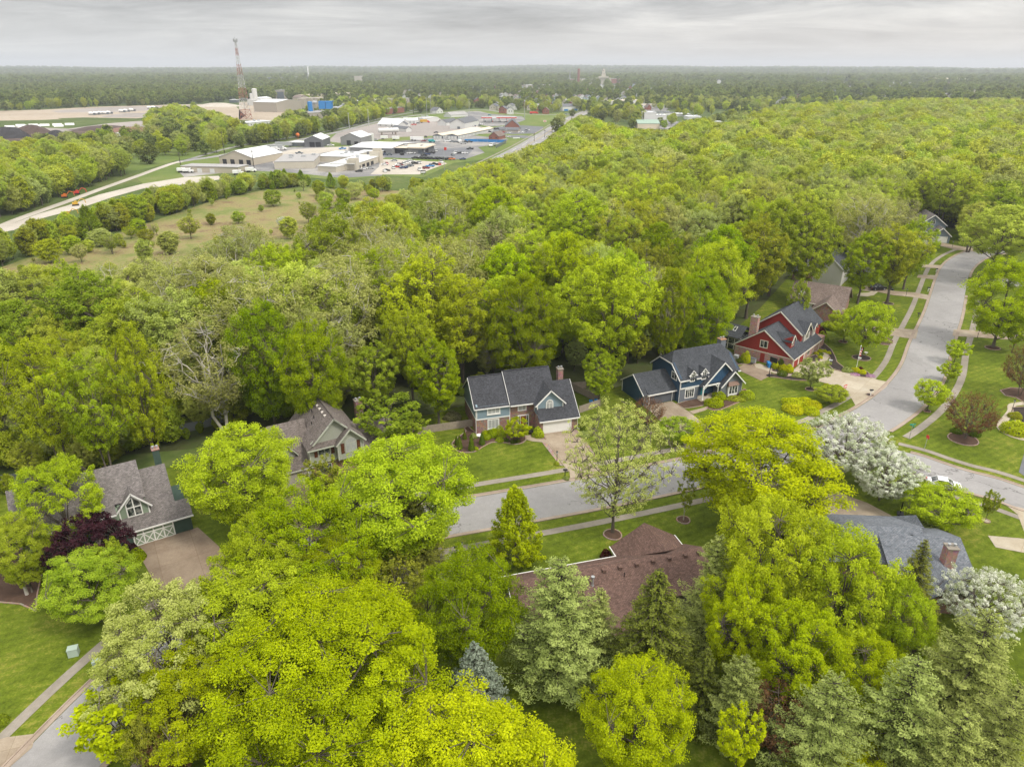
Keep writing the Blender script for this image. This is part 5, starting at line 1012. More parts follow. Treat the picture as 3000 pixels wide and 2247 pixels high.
c_ = LE * .5 + 3; rf.slab([(c_ - 3.5, -5.6, 2.45), (c_, -5.6, 5.2), (c_, 2.5, 5.2), (c_ - 3.5, .5, 2.45)], .15); rf.slab([(c_ + 3.5, -5.6, 2.45), (c_, -5.6, 5.2), (c_, 2.5, 5.2), (c_ + 3.5, .5, 2.45)], .15); rE = rf.build('roof', shingle('warm_brown_shingles', (.16, .12, .10), (.225, .175, .15)), hE)
sk = MB(); sk.slab([(1.7, 1.6, 4.03), (2.9, 1.6, 4.03), (2.9, 2.9, 4.98), (1.7, 2.9, 4.98)], .06); sk.build('skylight', M_TRIM, rE)
tr_ = MB(); tr_.box(-.4, LE, -.12, 0, 2.5, 2.72); bar(tr_, (c_ - 3.5, -5.66, 2.45), (c_, -5.66, 5.18), .08, .16); bar(tr_, (c_ + 3.5, -5.66, 2.45), (c_, -5.66, 5.18), .08, .16); tr_.build('gutter', M_CREAM, hE)
d = MB(); obox(d, (LE * .3, .48, 0.1), FR, 0, 1.6, 0, .08, 0, 2.4); d.build('side_door', M_TRIM, hE)

# ------------------------------------------------------------------ F: pale house with the white deck
g0 = G(2400, 845); hF = house('pale_grey_house', None, -35, 'pale grey house with tall red brick chimney behind the brown roofed house', O=(g0.x, g0.y + 6))
w = MB(); w.box(0, 8, 0, 12, 0, 5.2); ext_v(w, [(0, 5.2), (8, 5.2), (4, 8.4)], 0, 12); w.build('siding', M_SID_WHITE, hF)
rf = MB(); rf.slab([(-.4, -.4, 4.9), (4, -.4, 8.7), (4, 12.4, 8.7), (-.4, 12.4, 4.9)]); rf.slab([(8.4, -.4, 4.9), (4, -.4, 8.7), (4, 12.4, 8.7), (8.4, 12.4, 4.9)]); rf.slab([(-6, -.5, 2.7), (0, -.5, 3.2), (0, 6, 3.2), (-6, 6, 2.7)]); rf.build('roof', M_SH_NAVY, hF)
w = MB(); w.box(-5.6, 0, 0, 5.8, 0, 2.7); w.build('wall', M_BRICK_A, hF)
tr_ = MB(); bar(tr_, (-.4, -.45, 4.9), (4, -.45, 8.7), .1, .2); bar(tr_, (8.4, -.45, 4.9), (4, -.45, 8.7), .1, .2); tr_.build('trim', M_TRIM, hF)
chimney(hF, -1.1, .1, -.9, 0, 0, 8.4, M_BRICK_A)
g0 = G(2350, 786, 1.0); M_DECKW = plain('white_deck_paint', (.72, .71, .68), .6)
dk = thing('raised_deck', 'white raised deck with railing and furniture behind the pale grey house', 'deck', (g0.x, g0.y, 0), R(-40))
mb = MB(); mb.box(-1, 8, -1, 9, 1.0, 1.2); [mb.box(a, a + .15, b_, b_ + .15, 0, 1) for a in (-.8, 3.5, 7.7) for b_ in (-.8, 4, 8.7)]; mb.build('deck_floor', M_DECKW, dk)
mb = MB(); mb.box(-1, 8, -1, -.9, 2.05, 2.15); mb.box(-1, -.9, -1, 9, 2.05, 2.15); mb.box(-1, 8, 8.9, 9, 2.05, 2.15)
for i in range(19): mb.box(-1 + i * .5, -.94 + i * .5, -.98, -.92, 1.2, 2.05)
for i in range(20): mb.box(-.98, -.92, -1 + i * .5, -.94 + i * .5, 1.2, 2.05)
mb.build('railing', M_DECKW, dk)
pt = thing('patio_table', 'small round patio table with bench on the white deck', 'table', (g0.x + 4, g0.y + 2, 1.2)); mb = MB(); mb.lathe(0, 0, [(.35, 0), (.06, .05), (.06, .7), (.7, .72), (.7, .76)], 10); mb.build('tabletop', M_BLACK, pt); mb = MB(); mb.box(.9, 1.3, -.8, .8, .4, .46); mb.box(.95, 1.05, -.7, -.6, 0, .4); mb.box(.95, 1.05, .6, .7, 0, .4); mb.build('bench', M_BLACK, pt)

# ------------------------------------------------------------------ G: grey gabled house at the top of the street
g0 = G(2768, 706); hG = house('blue_grey_house', None, -12, 'blue-grey gabled house with white trim at the far bend of the street', O=(g0.x - 9, g0.y + 3))
w = MB(); w.box(0, 9, 0, 11, 0, 5.6); ext_v(w, [(0, 5.6), (9, 5.6), (4.5, 8.8)], 0, 11); w.box(3.5, 9.5, -5, 0, 0, 2.7); ext_v(w, [(3.5, 2.7), (9.5, 2.7), (6.5, 5.2)], -5, 0); w.build('siding', M_SID_GREY, hG)
rf = MB(); rf.slab([(-.4, -.5, 5.3), (4.5, -.5, 9.1), (4.5, 11.4, 9.1), (-.4, 11.4, 5.3)]); rf.slab([(9.4, -.5, 5.3), (4.5, -.5, 9.1), (4.5, 11.4, 9.1), (9.4, 11.4, 5.3)]); rf.slab([(3.1, -5.4, 2.5), (6.5, -5.4, 5.45), (6.5, 0, 5.45), (3.1, 0, 2.5)]); rf.slab([(9.9, -5.4, 2.5), (6.5, -5.4, 5.45), (6.5, 0, 5.45), (9.9, 0, 2.5)]); rf.build('roof', M_SH_TAUPE, hG)
tr_ = MB()
for q in (((-.4, -.55, 5.3), (4.5, -.55, 9.1)), ((9.4, -.55, 5.3), (4.5, -.55, 9.1)), ((3.1, -5.45, 2.5), (6.5, -5.45, 5.45)), ((9.9, -5.45, 2.5), (6.5, -5.45, 5.45))): bar(tr_, *q, .12, .26)
tr_.build('trim', M_TRIM, hG); window(hG, (3.6, -.03, 5.6), FR, 1.6, 1.9, 2, arch=True); garage_door(hG, (4.2, -5.02, .02), FR, 4.4, 2.1, M_TRIM)
# houses glimpsed between the street trees
for px, sz, lab, hh in (((2640, 735), 9, 'white house glimpsed behind the street trees near the bend', 5.5), ((2470, 790), 10, 'dark roofed house with white gable trim glimpsed behind the leafy tree', 5.2), ((2985, 632), 14, 'pale building glimpsed through trees at the far right edge', 5.0)):
    g0 = G(*px); h = house('suburban_house', None, -30, lab, O=(g0.x, g0.y)); w = MB(); w.box(0, sz, 0, 10, 0, hh); ext_v(w, [(0, hh), (sz, hh), (sz / 2, hh + 3)], 0, 10); w.build('siding', M_SID_WHITE, h)
    rf = MB(); rf.slab([(-.4, -.5, hh - .3), (sz / 2, -.5, hh + 3.2), (sz / 2, 10.4, hh + 3.2), (-.4, 10.4, hh - .3)]); rf.slab([(sz + .4, -.5, hh - .3), (sz / 2, -.5, hh + 3.2), (sz / 2, 10.4, hh + 3.2), (sz + .4, 10.4, hh - .3)]); rf.build('roof', M_SH_NAVY, h)
    tr_ = MB(); bar(tr_, (-.4, -.55, hh - .3), (sz / 2, -.55, hh + 3.2), .1, .22); bar(tr_, (sz + .4, -.55, hh - .3), (sz / 2, -.55, hh + 3.2), .1, .22); tr_.build('trim', M_TRIM, h); window(h, (sz / 2 - .8, -.03, 3), FR, 1.4, 1.3)
# ================================================================== trees one can tell apart
S_ = 1.35624
RAD = {}
for k_, (cm, tm, H0) in P.items():
    co = np.empty(len(cm.vertices) * 3, dtype=np.float32); cm.vertices.foreach_get('co', co); co = co.reshape(-1, 3); RAD[k_] = float(np.percentile(np.hypot(co[:, 0], co[:, 1]), 95))
def tt(kind, ox, oy, H, w, label, mat=None, **kw):
    """a tree whose top shows at (ox, oy), w wide; H metres tall"""
    g = G(ox * S_, oy * S_, H * .97); r = .92 * w * S_ / 2 * depth(g.x, g.y, H * .6) / FOC
    return tree(kind, g.x, g.y, H, label, mat, wide=min(1.9, max(.45, r / (RAD[kind] * H / P[kind][2]))), **kw)
def tb(kind, bx, by, oytop, w, label, mat=None, **kw):
    """a tree whose foot is at full-size pixel (bx, by)"""
    g = G(bx, by); H = zat(g.x, g.y, oytop * S_); r = .92 * w * S_ / 2 * depth(g.x, g.y, H * .6) / FOC
    return tree(kind, g.x, g.y, H, label, mat, wide=min(1.9, max(.45, r / (RAD[kind] * H / P[kind][2]))), **kw)
# bottom edge
tt('maple', 690, 1345, 15, 530, 'huge yellow-lime round maple filling the bottom left centre of the picture', 'limey')
tt('maple2', 1010, 1560, 13, 430, 'yellow-lime maple crown at the bottom edge, under the blue-grey spruce', 'limey')
tt('maple2', 1385, 1450, 13, 250, 'round golden-green tree below the brown roofed ranch house', 'limey')
tt('bspruce', 1025, 1395, 10, 150, 'silvery blue-grey spruce, the only one of its colour', None)
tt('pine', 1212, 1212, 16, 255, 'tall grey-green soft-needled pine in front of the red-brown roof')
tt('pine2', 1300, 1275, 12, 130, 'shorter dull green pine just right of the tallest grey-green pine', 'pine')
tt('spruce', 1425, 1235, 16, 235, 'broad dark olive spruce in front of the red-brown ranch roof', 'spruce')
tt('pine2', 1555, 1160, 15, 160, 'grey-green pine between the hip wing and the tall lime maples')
tt('silver', 1690, 1098, 19, 300, 'tall lime tree with upswept sprays, left of the slate grey roof', 'loose')
tt('silver2', 1850, 1160, 18, 260, 'tall lime tree with upswept sprays covering the slate roofed house', 'loose')
tt('silver2', 1620, 1240, 15, 200, 'lime green tree with loose tufts below the hip roofed wing', 'lime')
tt('silver', 1960, 1270, 14, 200, 'lime tree under the brick chimney of the slate roofed house', 'loose')
tt('silver2', 1740, 1320, 14, 240, 'lime green tree low in the right foreground thicket', 'lime')
tt('silver', 1880, 1390, 12, 230, 'lime tree between the two foreground pines and the white blossom', 'lime')
tt('spruce', 1760, 985, 12, 120, 'narrow brown-green spruce inside the round lime tree by the street', 'spruce')
tt('spruce', 2000, 1170, 13, 130, 'narrow olive spruce touching the slate grey roof below its chimney', 'spruce')
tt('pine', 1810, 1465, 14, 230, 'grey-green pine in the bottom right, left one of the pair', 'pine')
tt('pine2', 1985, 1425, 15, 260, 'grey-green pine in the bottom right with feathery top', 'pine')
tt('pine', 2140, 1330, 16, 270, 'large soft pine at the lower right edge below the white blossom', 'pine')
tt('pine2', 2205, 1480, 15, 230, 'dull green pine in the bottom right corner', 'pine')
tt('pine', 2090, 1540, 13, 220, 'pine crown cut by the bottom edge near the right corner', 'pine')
tt('maple2', 1130, 1632, 9, 240, 'low yellow-lime crown cut by the bottom edge near the centre', 'limey')
tt('young', 1610, 1540, 9, 110, 'thin yellow-leaved sapling at the bottom edge', 'limey')
tt('maple2', 1830, 1625, 6, 220, 'golden low bushy tree at the bottom edge under the pines', 'gold')
tt('young', 2180, 1600, 7, 80, 'thin pale birch crown in the bottom right corner', 'loose')
tt('pine', 1610, 1420, 11, 150, 'shaded grey-green pine behind the thin yellow sapling', 'pine')
tt('bare', 1690, 1500, 8, 170, 'reddish brown leafless-looking thicket at the bottom edge', 'russet')
tt('spruce', 1530, 1400, 10, 110, 'dark spruce squeezed between golden tree and pine', 'spruce')
# left foreground
tt('silver', 640, 1080, 16, 330, 'lime tree with upswept sprays below the shuttered house driveway', 'lime')
tt('silver2', 540, 1150, 15, 230, 'yellow-green loose tree right of the brown driveway', 'loose')
tt('maple2', 560, 1235, 14, 330, 'pale lime spreading tree above the huge yellow maple', 'loose')
tt('silver', 345, 1302, 13, 370, 'pale yellow-green flowering tree over the street at lower left', 'palelime')
tt('silver2', 410, 1440, 11, 300, 'lime tree over the street beside the huge yellow maple', 'lime')
tt('small', 250, 1500, 8, 220, 'yellowish airy small tree hanging over the street at lower left', 'limey')
tt('spread', 330, 1530, 8, 170, 'darker green small tree above the street at the bottom left', 'olive')
tt('russet', 350, 1600, 6, 120, 'reddish brown bush at the bottom edge left of centre', 'russet')
tt('maple2', 850, 966, 17, 335, 'big round yellow-lime tree between the shuttered house and the street', 'loose')
tt('spruce', 868, 1040, 13, 180, 'tall olive spruce in front of the round yellow-lime tree', 'spruce')
tt('bare', 850, 1225, 9, 200, 'upright olive-brown thicket tree with thin leaves, centre foreground', 'olive')
tt('maple2', 1010, 1208, 15, 235, 'vivid green round maple left of the red-brown roof', 'bright')
tt('maple', 720, 1180, 11, 230, 'bright lime tree behind the huge yellow maple', 'lime')
tt('maple2', 505, 928, 16, 250, 'round mid green tree between the green house and the shuttered house', 'loose')
tt('purple', 180, 1128, 9, 175, 'dark purple-leaved maple in front of the green house', None)
tt('silver2', 105, 1010, 14, 205, 'yellow-green tree with visible trunk left of the green house', 'loose')
tt('maple2', 15, 1120, 11, 130, 'dark green tree cut by the left edge beside the green house', 'mid')
tt('maple2', 178, 1205, 9, 200, 'olive green rounded tree on the lawn below the purple maple', 'mid')
tt('small', 225, 1180, 8, 90, 'small green conical tree under the purple maple', 'mid')
tt('young', 830, 868, 9.5, 150, 'thin airy green tree in front of the right wing of the shuttered house', 'mid')
tt('young', 880, 900, 6, 90, 'small airy green tree by the wooden fence beside the shuttered house', 'mid')
tt('young', 690, 995, 8, 90, 'thin dark green tree over the garage drive of the shuttered house', 'olive')
# middle
tb('sparse', 1795, 1560, 868, 245, 'thinly leaved tree with grey trunk and yellow-green tufts on a mulch ring', 'palelime')
tb('pyramid', 1507, 1648, 1068, 128, 'dense pyramid-shaped bright green maple on the lawn south of the street', 'lime')
tb('birch', 2002, 1524, 1010, 44, 'slim white-barked young birch on its mulch ring', 'mid')
tt('maple2', 1660, 905, 17, 350, 'large round yellow-green tree on the street corner left of the white blossom', 'limey')
tt('blossom', 1840, 912, 9.5, 190, 'larger white-blossoming tree at the street junction', None)
tt('blossom', 1925, 975, 8.5, 165, 'smaller white-blossoming tree nearer the white car', None)
tt('blossom', 2145, 1250, 8, 190, 'white-blossoming tree at the right edge below the slate roofed house', None)
tb('spread', 2738, 1545, 1056, 165, 'spreading umbrella-shaped lime tree beside the basketball hoop', 'loose')
tb('small', 2888, 1524, 1063, 38, 'thin young tree staked in a small mulch ring on the right lawn', 'mid')
tt('spread', 1470, 905, 5, 92, 'small drooping green tree at the mouth of the navy house driveway', 'mid')
tt('russet', 1402, 866, 5.5, 80, 'reddish brown leafed bush-tree left of the navy house driveway')
tb('small', 2375, 1140, 778, 68, 'pale green crab-apple in a ringed bed by the pale driveway', 'tan')
tb('spread', 2524, 1046, 650, 112, 'arching honey-locust in the round bed by the flagpole', 'loose')
tb('spread', 2470, 1002, 672, 90, 'smaller honey-locust left of the flagpole bed', 'loose')
tb('spread', 2716, 1203, 822, 74, 'round-headed young tree on the verge near the junction', 'loose')
tb('small', 2775, 1120, 785, 50, 'young verge tree, middle one of three along the right kerb', 'loose')
tb('small', 2795, 1065, 738, 52, 'young verge tree, upper one of three along the right kerb', 'loose')
tt('spread', 1800, 836, 3.6, 75, 'low drooping green tree between the golden hedge and the street', 'mid')
tb('maple2', 2908, 1018, 558, 165, 'big spreading maple with a stout trunk on the right hand lawn', 'lime')
tb('russet', 2828, 1285, 858, 120, 'rusty brown airy tree in the oval mulch bed', 'russet')
tb('russet', 2985, 1160, 752, 105, 'rusty brown airy tree at the right edge above the curved walk', 'russet')
tt('young', 2205, 700, 7, 60, 'light green tree behind the rusty tree at the right edge', 'loose')
tb('forest3', 2512, 890, 500, 112, 'dark leafy tree left of the parked black car on the upper street', 'bright')
tb('forest2', 2598, 890, 480, 130, 'twin-trunked tree on the upper left lawn by the sidewalk', 'mid')
tb('syc2', 2560, 800, 415, 130, 'pale sycamore with white limbs left of the upper street')
tb('maple2', 2640, 790, 545, 110, 'bright green leafy tree hanging over the upper sidewalk', 'loose')
tb('forest3', 2900, 715, 410, 130, 'olive tree right of the far bend of the street', 'mid')
tb('forest4', 3010, 800, 440, 170, 'large dull green tree at the right edge near the cross street', 'olive')
tb('forest3', 2830, 690, 400, 90, 'leafy green tree beside the blue-grey gabled house', 'forest')
tt('forest4', 2118, 440, 17, 110, 'tall pale green tree behind the blue-grey gabled house', 'forest'); tt('forest3', 1985, 478, 20, 105, 'yellow-green tree left of the blue-grey gabled house', 'loose'); tt('forest3', 1760, 455, 25, 140, 'tall dense tree behind the raised white deck', 'mid'); tt('syc2', 1880, 415, 26, 140, 'tallest pale sycamore above the upper street')
tt('forest1', 2180, 450, 22, 170, 'feathery pale green tree at the upper right edge', 'forest'); tt('forest3', 1735, 610, 14, 60, 'slim green tree beside the raised white deck', 'mid')
# first row of the wood behind the houses
tt('maple', 1128, 600, 24, 178, 'vivid green domed tree directly behind the blue and brick house', 'bright')
tt('forest1', 1325, 572, 26, 215, 'tall bright yellow-green tree between the brick house and the navy house', 'loose')
tt('maple2', 1530, 585, 21, 130, 'vivid yellow-green round tree behind the navy house', 'lime')
tt('forest1', 1450, 590, 24, 110, 'dense bright green tree just left of the yellow-green round one', 'bright')
tt('forest3', 1300, 760, 11, 90, 'small green tree beside the wooden fence of the brick house', 'loose')
tt('maple2', 555, 655, 24, 170, 'deep green domed tree behind the shuttered house, left one', 'bright')
tt('maple2', 660, 700, 22, 160, 'deep green domed tree behind the shuttered house, right one', 'bright')
tt('forest3', 940, 742, 16, 140, 'fresh green leafy tree left of the brick house', 'bright')
tt('forest3', 800, 752, 14, 130, 'green tree between the two middle houses', 'mid')
tt('forest2', 880, 660, 21, 120, 'lime tree behind the gap between the middle houses', 'loose')
tt('syc', 440, 690, 22, 260, 'great white-limbed sycamore behind the green house')
tt('syc2', 760, 530, 24, 170, 'bare white-limbed sycamore rising above the middle of the wood')
tt('syc', 690, 480, 22, 150, 'bare white-limbed sycamore at the meadow edge')
tt('forest3', 270, 720, 24, 130, 'green tree behind the green house chimney', 'loose')
tt('forest4', 60, 740, 24, 180, 'tall yellow-green tree at the left edge of the wood', 'loose')
tt('forest4', 170, 770, 22, 170, 'tall yellow-green tree in the left part of the wood behind the green house', 'loose')
tt('forest3', 1640, 480, 25, 150, 'dense green tree behind the red house, left one', 'mid')
tt('forest1', 1690, 440, 26, 140, 'dense green tree behind the red house, right one', 'mid')
tt('maple2', 1560, 520, 24, 150, 'lime green round tree rising behind the vivid yellow-green one', 'loose')
tt('syc2', 1350, 450, 22, 110, 'white-limbed sycamore in the middle of the main wood')

# ------------------------------------------------------------------ the wood
rngF = random.Random(5)
KEEP = []      # house and driveway clearances in world space
for h_ in [o for o in C.objects if o.get('category') == 'house']:
    KEEP.append((h_.location.x, h_.location.y))
BOX = []
bpy.context.view_layer.update()
for h_ in [o for o in C.objects if o.get('category') == 'house']:
    xs, ys = [], []
    for ch in h_.children:
        if ch.type == 'MESH':
            for c_ in ch.bound_box: q_ = ch.matrix_world @ Vector(c_); xs.append(q_.x); ys.append(q_.y)
    BOX.append((min(xs), max(xs), min(ys), max(ys)))
def clear_house(x, y, r): return all(not (x0 - r < x < x1 + r and y0 - r < y < y1 + r) for x0, x1, y0, y1 in BOX)
ROADS = KL + rl + S1 + ar
def clear_line(x, y, r): return all((q_.x - x) ** 2 + (q_.y - y) ** 2 > r * r for q_ in ROADS)
CREEK = ck
def GH(pts, h): return [(G(x, y, h).x, G(x, y, h).y) for x, y in pts]
WOOD = GL([(-500, 1390), (-500, 985), (200, 970), (450, 950), (620, 915), (760, 870), (900, 800), (1060, 770), (1180, 690)] ) + GH([(1190, 520), (1300, 510), (1385, 478), (1440, 462), (1511, 440), (1608, 409), (1660, 362), (1700, 330), (1760, 372), (1850, 385), (1990, 378), (2120, 360), (2300, 325), (2700, 300), (3700, 300)], 14) + GL([(3700, 760), (2950, 690), (2600, 720), (2430, 800), (2300, 900), (2150, 1030), (2010, 1110), (1780, 1175), (1420, 1195), (1000, 1285), (700, 1330), (400, 1395), (100, 1420), (-500, 1500)])
NOTREE = [YARD, MEADOW, INDUS]
CEIL = [(-900, 790), (0, 785), (200, 772), (400, 748), (600, 712), (660, 650), (800, 640), (900, 600), (1000, 590), (1120, 585), (1180, 560), (1300, 512), (1440, 466), (1511, 442), (1608, 412), (1660, 366), (1700, 336), (1760, 350), (1850, 376), (1965, 380), (2010, 352), (2080, 338), (2200, 305), (2700, 285), (4500, 285)]
def cap(x, y, H):
    """the wood is lower where the meadow, highway and town are seen over it"""
    u_ = Pj(x, y, H)[0]; k = 0
    while k < len(CEIL) - 2 and CEIL[k + 1][0] < u_: k += 1
    (a, ya), (b_, yb) = CEIL[k], CEIL[k + 1]; yc = ya + (yb - ya) * max(0, min(1, (u_ - a) / (b_ - a)))
    if Pj(x, y, H)[1] < yc: H = max(1, zat(x, y, yc))
    return H
wood_pts = []; y_ = 100.0
while y_ < 1150:
    st = 8.6 + y_ * .0055; x_ = -.86 * y_ - 25
    while x_ < .86 * y_ + 25:
        px_, py_ = x_ + rngF.uniform(-.42, .42) * st, y_ + rngF.uniform(-.42, .42) * st; x_ += st
        if not inside(px_, py_, WOOD): continue
        rr_ = 4.0
        if any((px_ - a) ** 2 + (py_ - b_) ** 2 < (r_ + rr_ * .55) ** 2 for a, b_, r_ in TREES): continue
        if not clear_house(px_, py_, .6) or not clear_line(px_, py_, 13 if px_ > 20 and py_ > 250 else 7): continue
        if any((q_ - Vector((px_, py_))).length < 3.5 for q_ in CREEK): continue
        if cap(px_, py_, 22) > 6: wood_pts.append((math.hypot(px_, py_), px_, py_))
    y_ += st * .87
wood_pts.sort()
NEARW = 190
CN_W = {'loose': 'yellow-green', 'forest': 'pale green', 'lime': 'lime green', 'mid': 'mid green', 'olive': 'olive green', 'bright': 'vivid green', 'tan': 'pale', 'bud': 'brownish', 'palelime': 'whitish green'}
for i, (dd_, x, y) in enumerate(wood_pts[:NEARW]):
    r = rngF.random(); u_, v_ = Pj(x, y, 15)
    patch = math.sin(x * .045 + 1.3) + math.sin(y * .06 + x * .02)
    if r < (.30 if 350 < u_ < 1300 else .14): kind, mat = rngF.choice(['syc', 'syc2']), 'tan'
    elif r < (.38 if 350 < u_ < 1300 else .2): kind, mat = 'bare', 'bud'
    elif patch > .5: kind, mat = rngF.choice(['forest1', 'forest3', 'forest4']), rngF.choice(['loose', 'forest', 'loose', 'lime'])
    elif patch > -.6: kind, mat = rngF.choice(['forest1', 'forest2', 'forest3', 'forest4']), rngF.choice(['forest', 'mid', 'forest', 'loose', 'palelime'])
    else: kind, mat = rngF.choice(['forest1', 'forest3', 'forest2']), rngF.choice(['mid', 'bright', 'forest'])
    shp = {'syc': 'white-limbed sycamore', 'syc2': 'white-limbed sycamore', 'bare': 'tree still in bud', 'forest1': 'tall broadleaf tree', 'forest2': 'upswept broadleaf tree', 'forest3': 'round broadleaf tree', 'forest4': 'twin-trunked broadleaf tree'}[kind]
    row = 'just behind the houses' if y < 140 else 'in the wood' if y < 185 else 'deep in the wood'
    col_ = 'at the left edge' if u_ < 350 else 'behind the green house' if u_ < 750 else 'behind the shuttered house' if u_ < 1200 else 'behind the blue and brick house' if u_ < 1700 else 'behind the navy house' if u_ < 2100 else 'behind the red house' if u_ < 2500 else 'beyond the upper street'
    l2 = '%s %s %s, %s' % (CN_W[mat], shp, row if row != 'just behind the houses' else 'in the front row', col_)
    tree(kind, x, y, cap(x, y, (25 if kind.startswith('syc') else 23) * rngF.uniform(.58, 1.15)), l2, mat, wide=rngF.uniform(.9, 1.15), group=l2.replace('sycamore', 'sycamores').replace(' tree ', ' trees '))
STUFF = {'mid1': [], 'mid2': [], 'mid3': [], 'mid4': [], 'far1': [], 'far2': [], 'far3': [], 'oval': [], 'forest1': [], 'forest3': [], 'forest4': [], 'bare': [], 'young': [], 'syc2': [], 'pyramid': []}
for dd_, x, y in wood_pts[NEARW:]:
    r = rngF.random(); s_ = rngF.uniform(.8, 1.15)
    k = ('syc2' if r < .12 else 'bare' if r < .17 else 'forest1' if r < .45 else 'forest3' if r < .75 else 'forest4') if dd_ < 330 else ('mid4' if r < .12 else 'mid1' if r < .42 else 'mid2' if r < .7 else 'mid3')
    s2 = cap(x, y, P[k][2] * s_ * (1.12 if dd_ < 330 else 1.25)) / P[k][2]
    if s2 * P[k][2] > 6: STUFF[k].append((x, y, 0, s2))
# low growth under and along the edge of the wood
for dd_, x, y in wood_pts:
    if y > 240: continue
    for _ in range(3):
        a, b_ = x + rngF.uniform(-4, 4), y + rngF.uniform(-4, 4)
        if clear_house(a, b_, 1.2) and clear_line(a, b_, 6) and inside(a, b_, WOOD): STUFF[rngF.choice(['oval', 'oval', 'forest3'])].append((a, b_, 0, rngF.uniform(.35, .8) * (.5 if False else 1)))
for i in range(0, len(ck) - 1):
    for s_ in (-1, 1, -1, 1):
        q_ = offset(ck, s_ * rngF.uniform(2.6, 5))[i]
        if clear_house(q_.x, q_.y, 1) and rngF.random() < .8: STUFF[rngF.choice(['oval', 'forest3', 'mid3'])].append((q_.x + rngF.uniform(-1, 1), q_.y + rngF.uniform(-1, 1), 0, rngF.uniform(.25, .5)))
# scrub belt between the gravel yard and the meadow, plus the left wood
def scatter(poly, st, kinds, smin, smax, seed, keep=1.0, avoid=()):
    r = random.Random(seed); xs = [p[0] for p in poly]; ys = [p[1] for p in poly]; y = min(ys)
    while y < max(ys):
        x = min(xs)
        while x < max(xs):
            a, b_ = x + r.uniform(-.5, .5) * st, y + r.uniform(-.5, .5) * st; x += st
            if r.random() > keep or not inside(a, b_, poly) or any(inside(a, b_, q_) for q_ in avoid) or not clear_line(a, b_, 7): continue
            STUFF[r.choice(kinds)].append((a, b_, 0, r.uniform(smin, smax)))
        y += st
BELT = GL([(-200, 790)]) + GH([(0, 690), (40, 690), (120, 655), (230, 628), (330, 595), (430, 560), (560, 545), (660, 520), (720, 505), (800, 495), (860, 498), (1000, 508), (1120, 515), (1250, 522), (1300, 530)], 8) + GL([ (1240, 585), (1180, 560), (900, 548), (760, 560), (620, 590), (430, 655), (300, 700), (140, 735), (0, 785), (-200, 800)])
BC = [(-900, 690), (0, 672), (120, 634), (230, 604), (330, 570), (430, 540), (560, 522), (640, 508), (700, 503), (800, 497), (860, 500), (1000, 512), (1120, 517), (1250, 520), (1300, 522), (1500, 480)]
rb_ = random.Random(31); xs_ = [p[0] for p in BELT]; ys_ = [p[1] for p in BELT]
for _ in range(2600):
    a, b_ = rb_.uniform(min(xs_), max(xs_)), rb_.uniform(min(ys_), max(ys_))
    if not inside(a, b_, BELT) or inside(a, b_, YARD) or not clear_line(a, b_, 6): continue
    k = rb_.choice(['mid1', 'mid3', 'mid3', 'oval', 'oval', 'forest3', 'forest1', 'pyramid']); H_ = rb_.uniform(4.5, 12) if a > -170 else rb_.uniform(6, 16); u_ = Pj(a, b_, H_)[0]; j = 0
    while j < len(BC) - 2 and BC[j + 1][0] < u_: j += 1
    yc = BC[j][1] + (BC[j + 1][1] - BC[j][1]) * (u_ - BC[j][0]) / (BC[j + 1][0] - BC[j][0]); H_ = min(H_, zat(a, b_, yc + rb_.choice([0, 8, 20, 35]) - (rb_.choice([0, 0, 30, 50]) if u_ < 520 else 0)))
    if H_ > 2.8: STUFF[k].append((a, b_, 0, H_ / P[k][2], 1))
scatter(MEADOW, 9, ['oval', 'mid3', 'forest3', 'bare', 'young'], .12, .34, 21, .3)
LEFTW = GL([(-400, 660)]) + GH([(-300, 440), (0, 430), (130, 425), (270, 425), (330, 430), (385, 450), (400, 480)], 13) + GL([(400, 514), (290, 556), (200, 585), (110, 608), (20, 636), (-100, 690)])
scatter(LEFTW, 8, ['forest1', 'forest3', 'mid1', 'mid2', 'mid3'], .75, 1.05, 4)
scatter(GH([(445, 325), (500, 312), (590, 318), (640, 345), (720, 372), (830, 370), (850, 330), (900, 345), (950, 350), (1000, 320), (1060, 300), (1130, 310), (1180, 322)], 11) + GL([(1190, 333), (1107, 351), (1005, 378), (890, 402), (770, 424), (700, 405), (560, 404), (430, 395)]), 11, ['mid1', 'mid2', 'mid3', 'far1'], .7, 1.1, 6)
# scattered shrubs and young trees on the meadow: each one a thing
rm = random.Random(8)
MD = [(40, 760), (75, 742), (150, 770), (175, 730), (215, 745), (240, 770), (262, 740), (300, 722), (330, 745), (352, 722), (385, 700), (410, 690), (430, 712), (460, 690), (500, 745), (560, 700), (430, 770), (800, 605), (890, 560), (935, 575), (965, 592), (995, 580), (1040, 585), (1058, 560), (1083, 575), (1098, 590), (1010, 605), (955, 612), (1110, 640), (1135, 560), (1150, 600), (620, 660), (700, 655), (760, 720), (690, 770), (905, 655), (850, 700)]
for i, (a, b_) in enumerate(MD):
    g = G(a, b_); k = ('forest3', 'oval', 'mid3', 'bare', 'oval')[i % 5]; H_ = rm.uniform(4.5, 8.5)
    tree(k, g.x, g.y, H_, ('bushy low tree', 'upright oval bush', 'rounded thicket tree', 'twiggy budding bush', 'upright oval bush')[i % 5] + (' at the left of the meadow' if a < 300 else ' in the lower part of the meadow' if b_ > 640 else ' in the middle of the meadow' if a < 860 else ' at the far edge of the meadow'), rm.choice(['mid', 'loose', 'forest', 'forest']), wide=rm.uniform(1.1, 1.6), group='%s trees of the meadow %d' % (('bushy', 'oval', 'thicket', 'twiggy', 'oval')[i % 5], 0 if a < 300 else 1 if b_ > 640 else 2 if a < 860 else 3), name='meadow_tree')
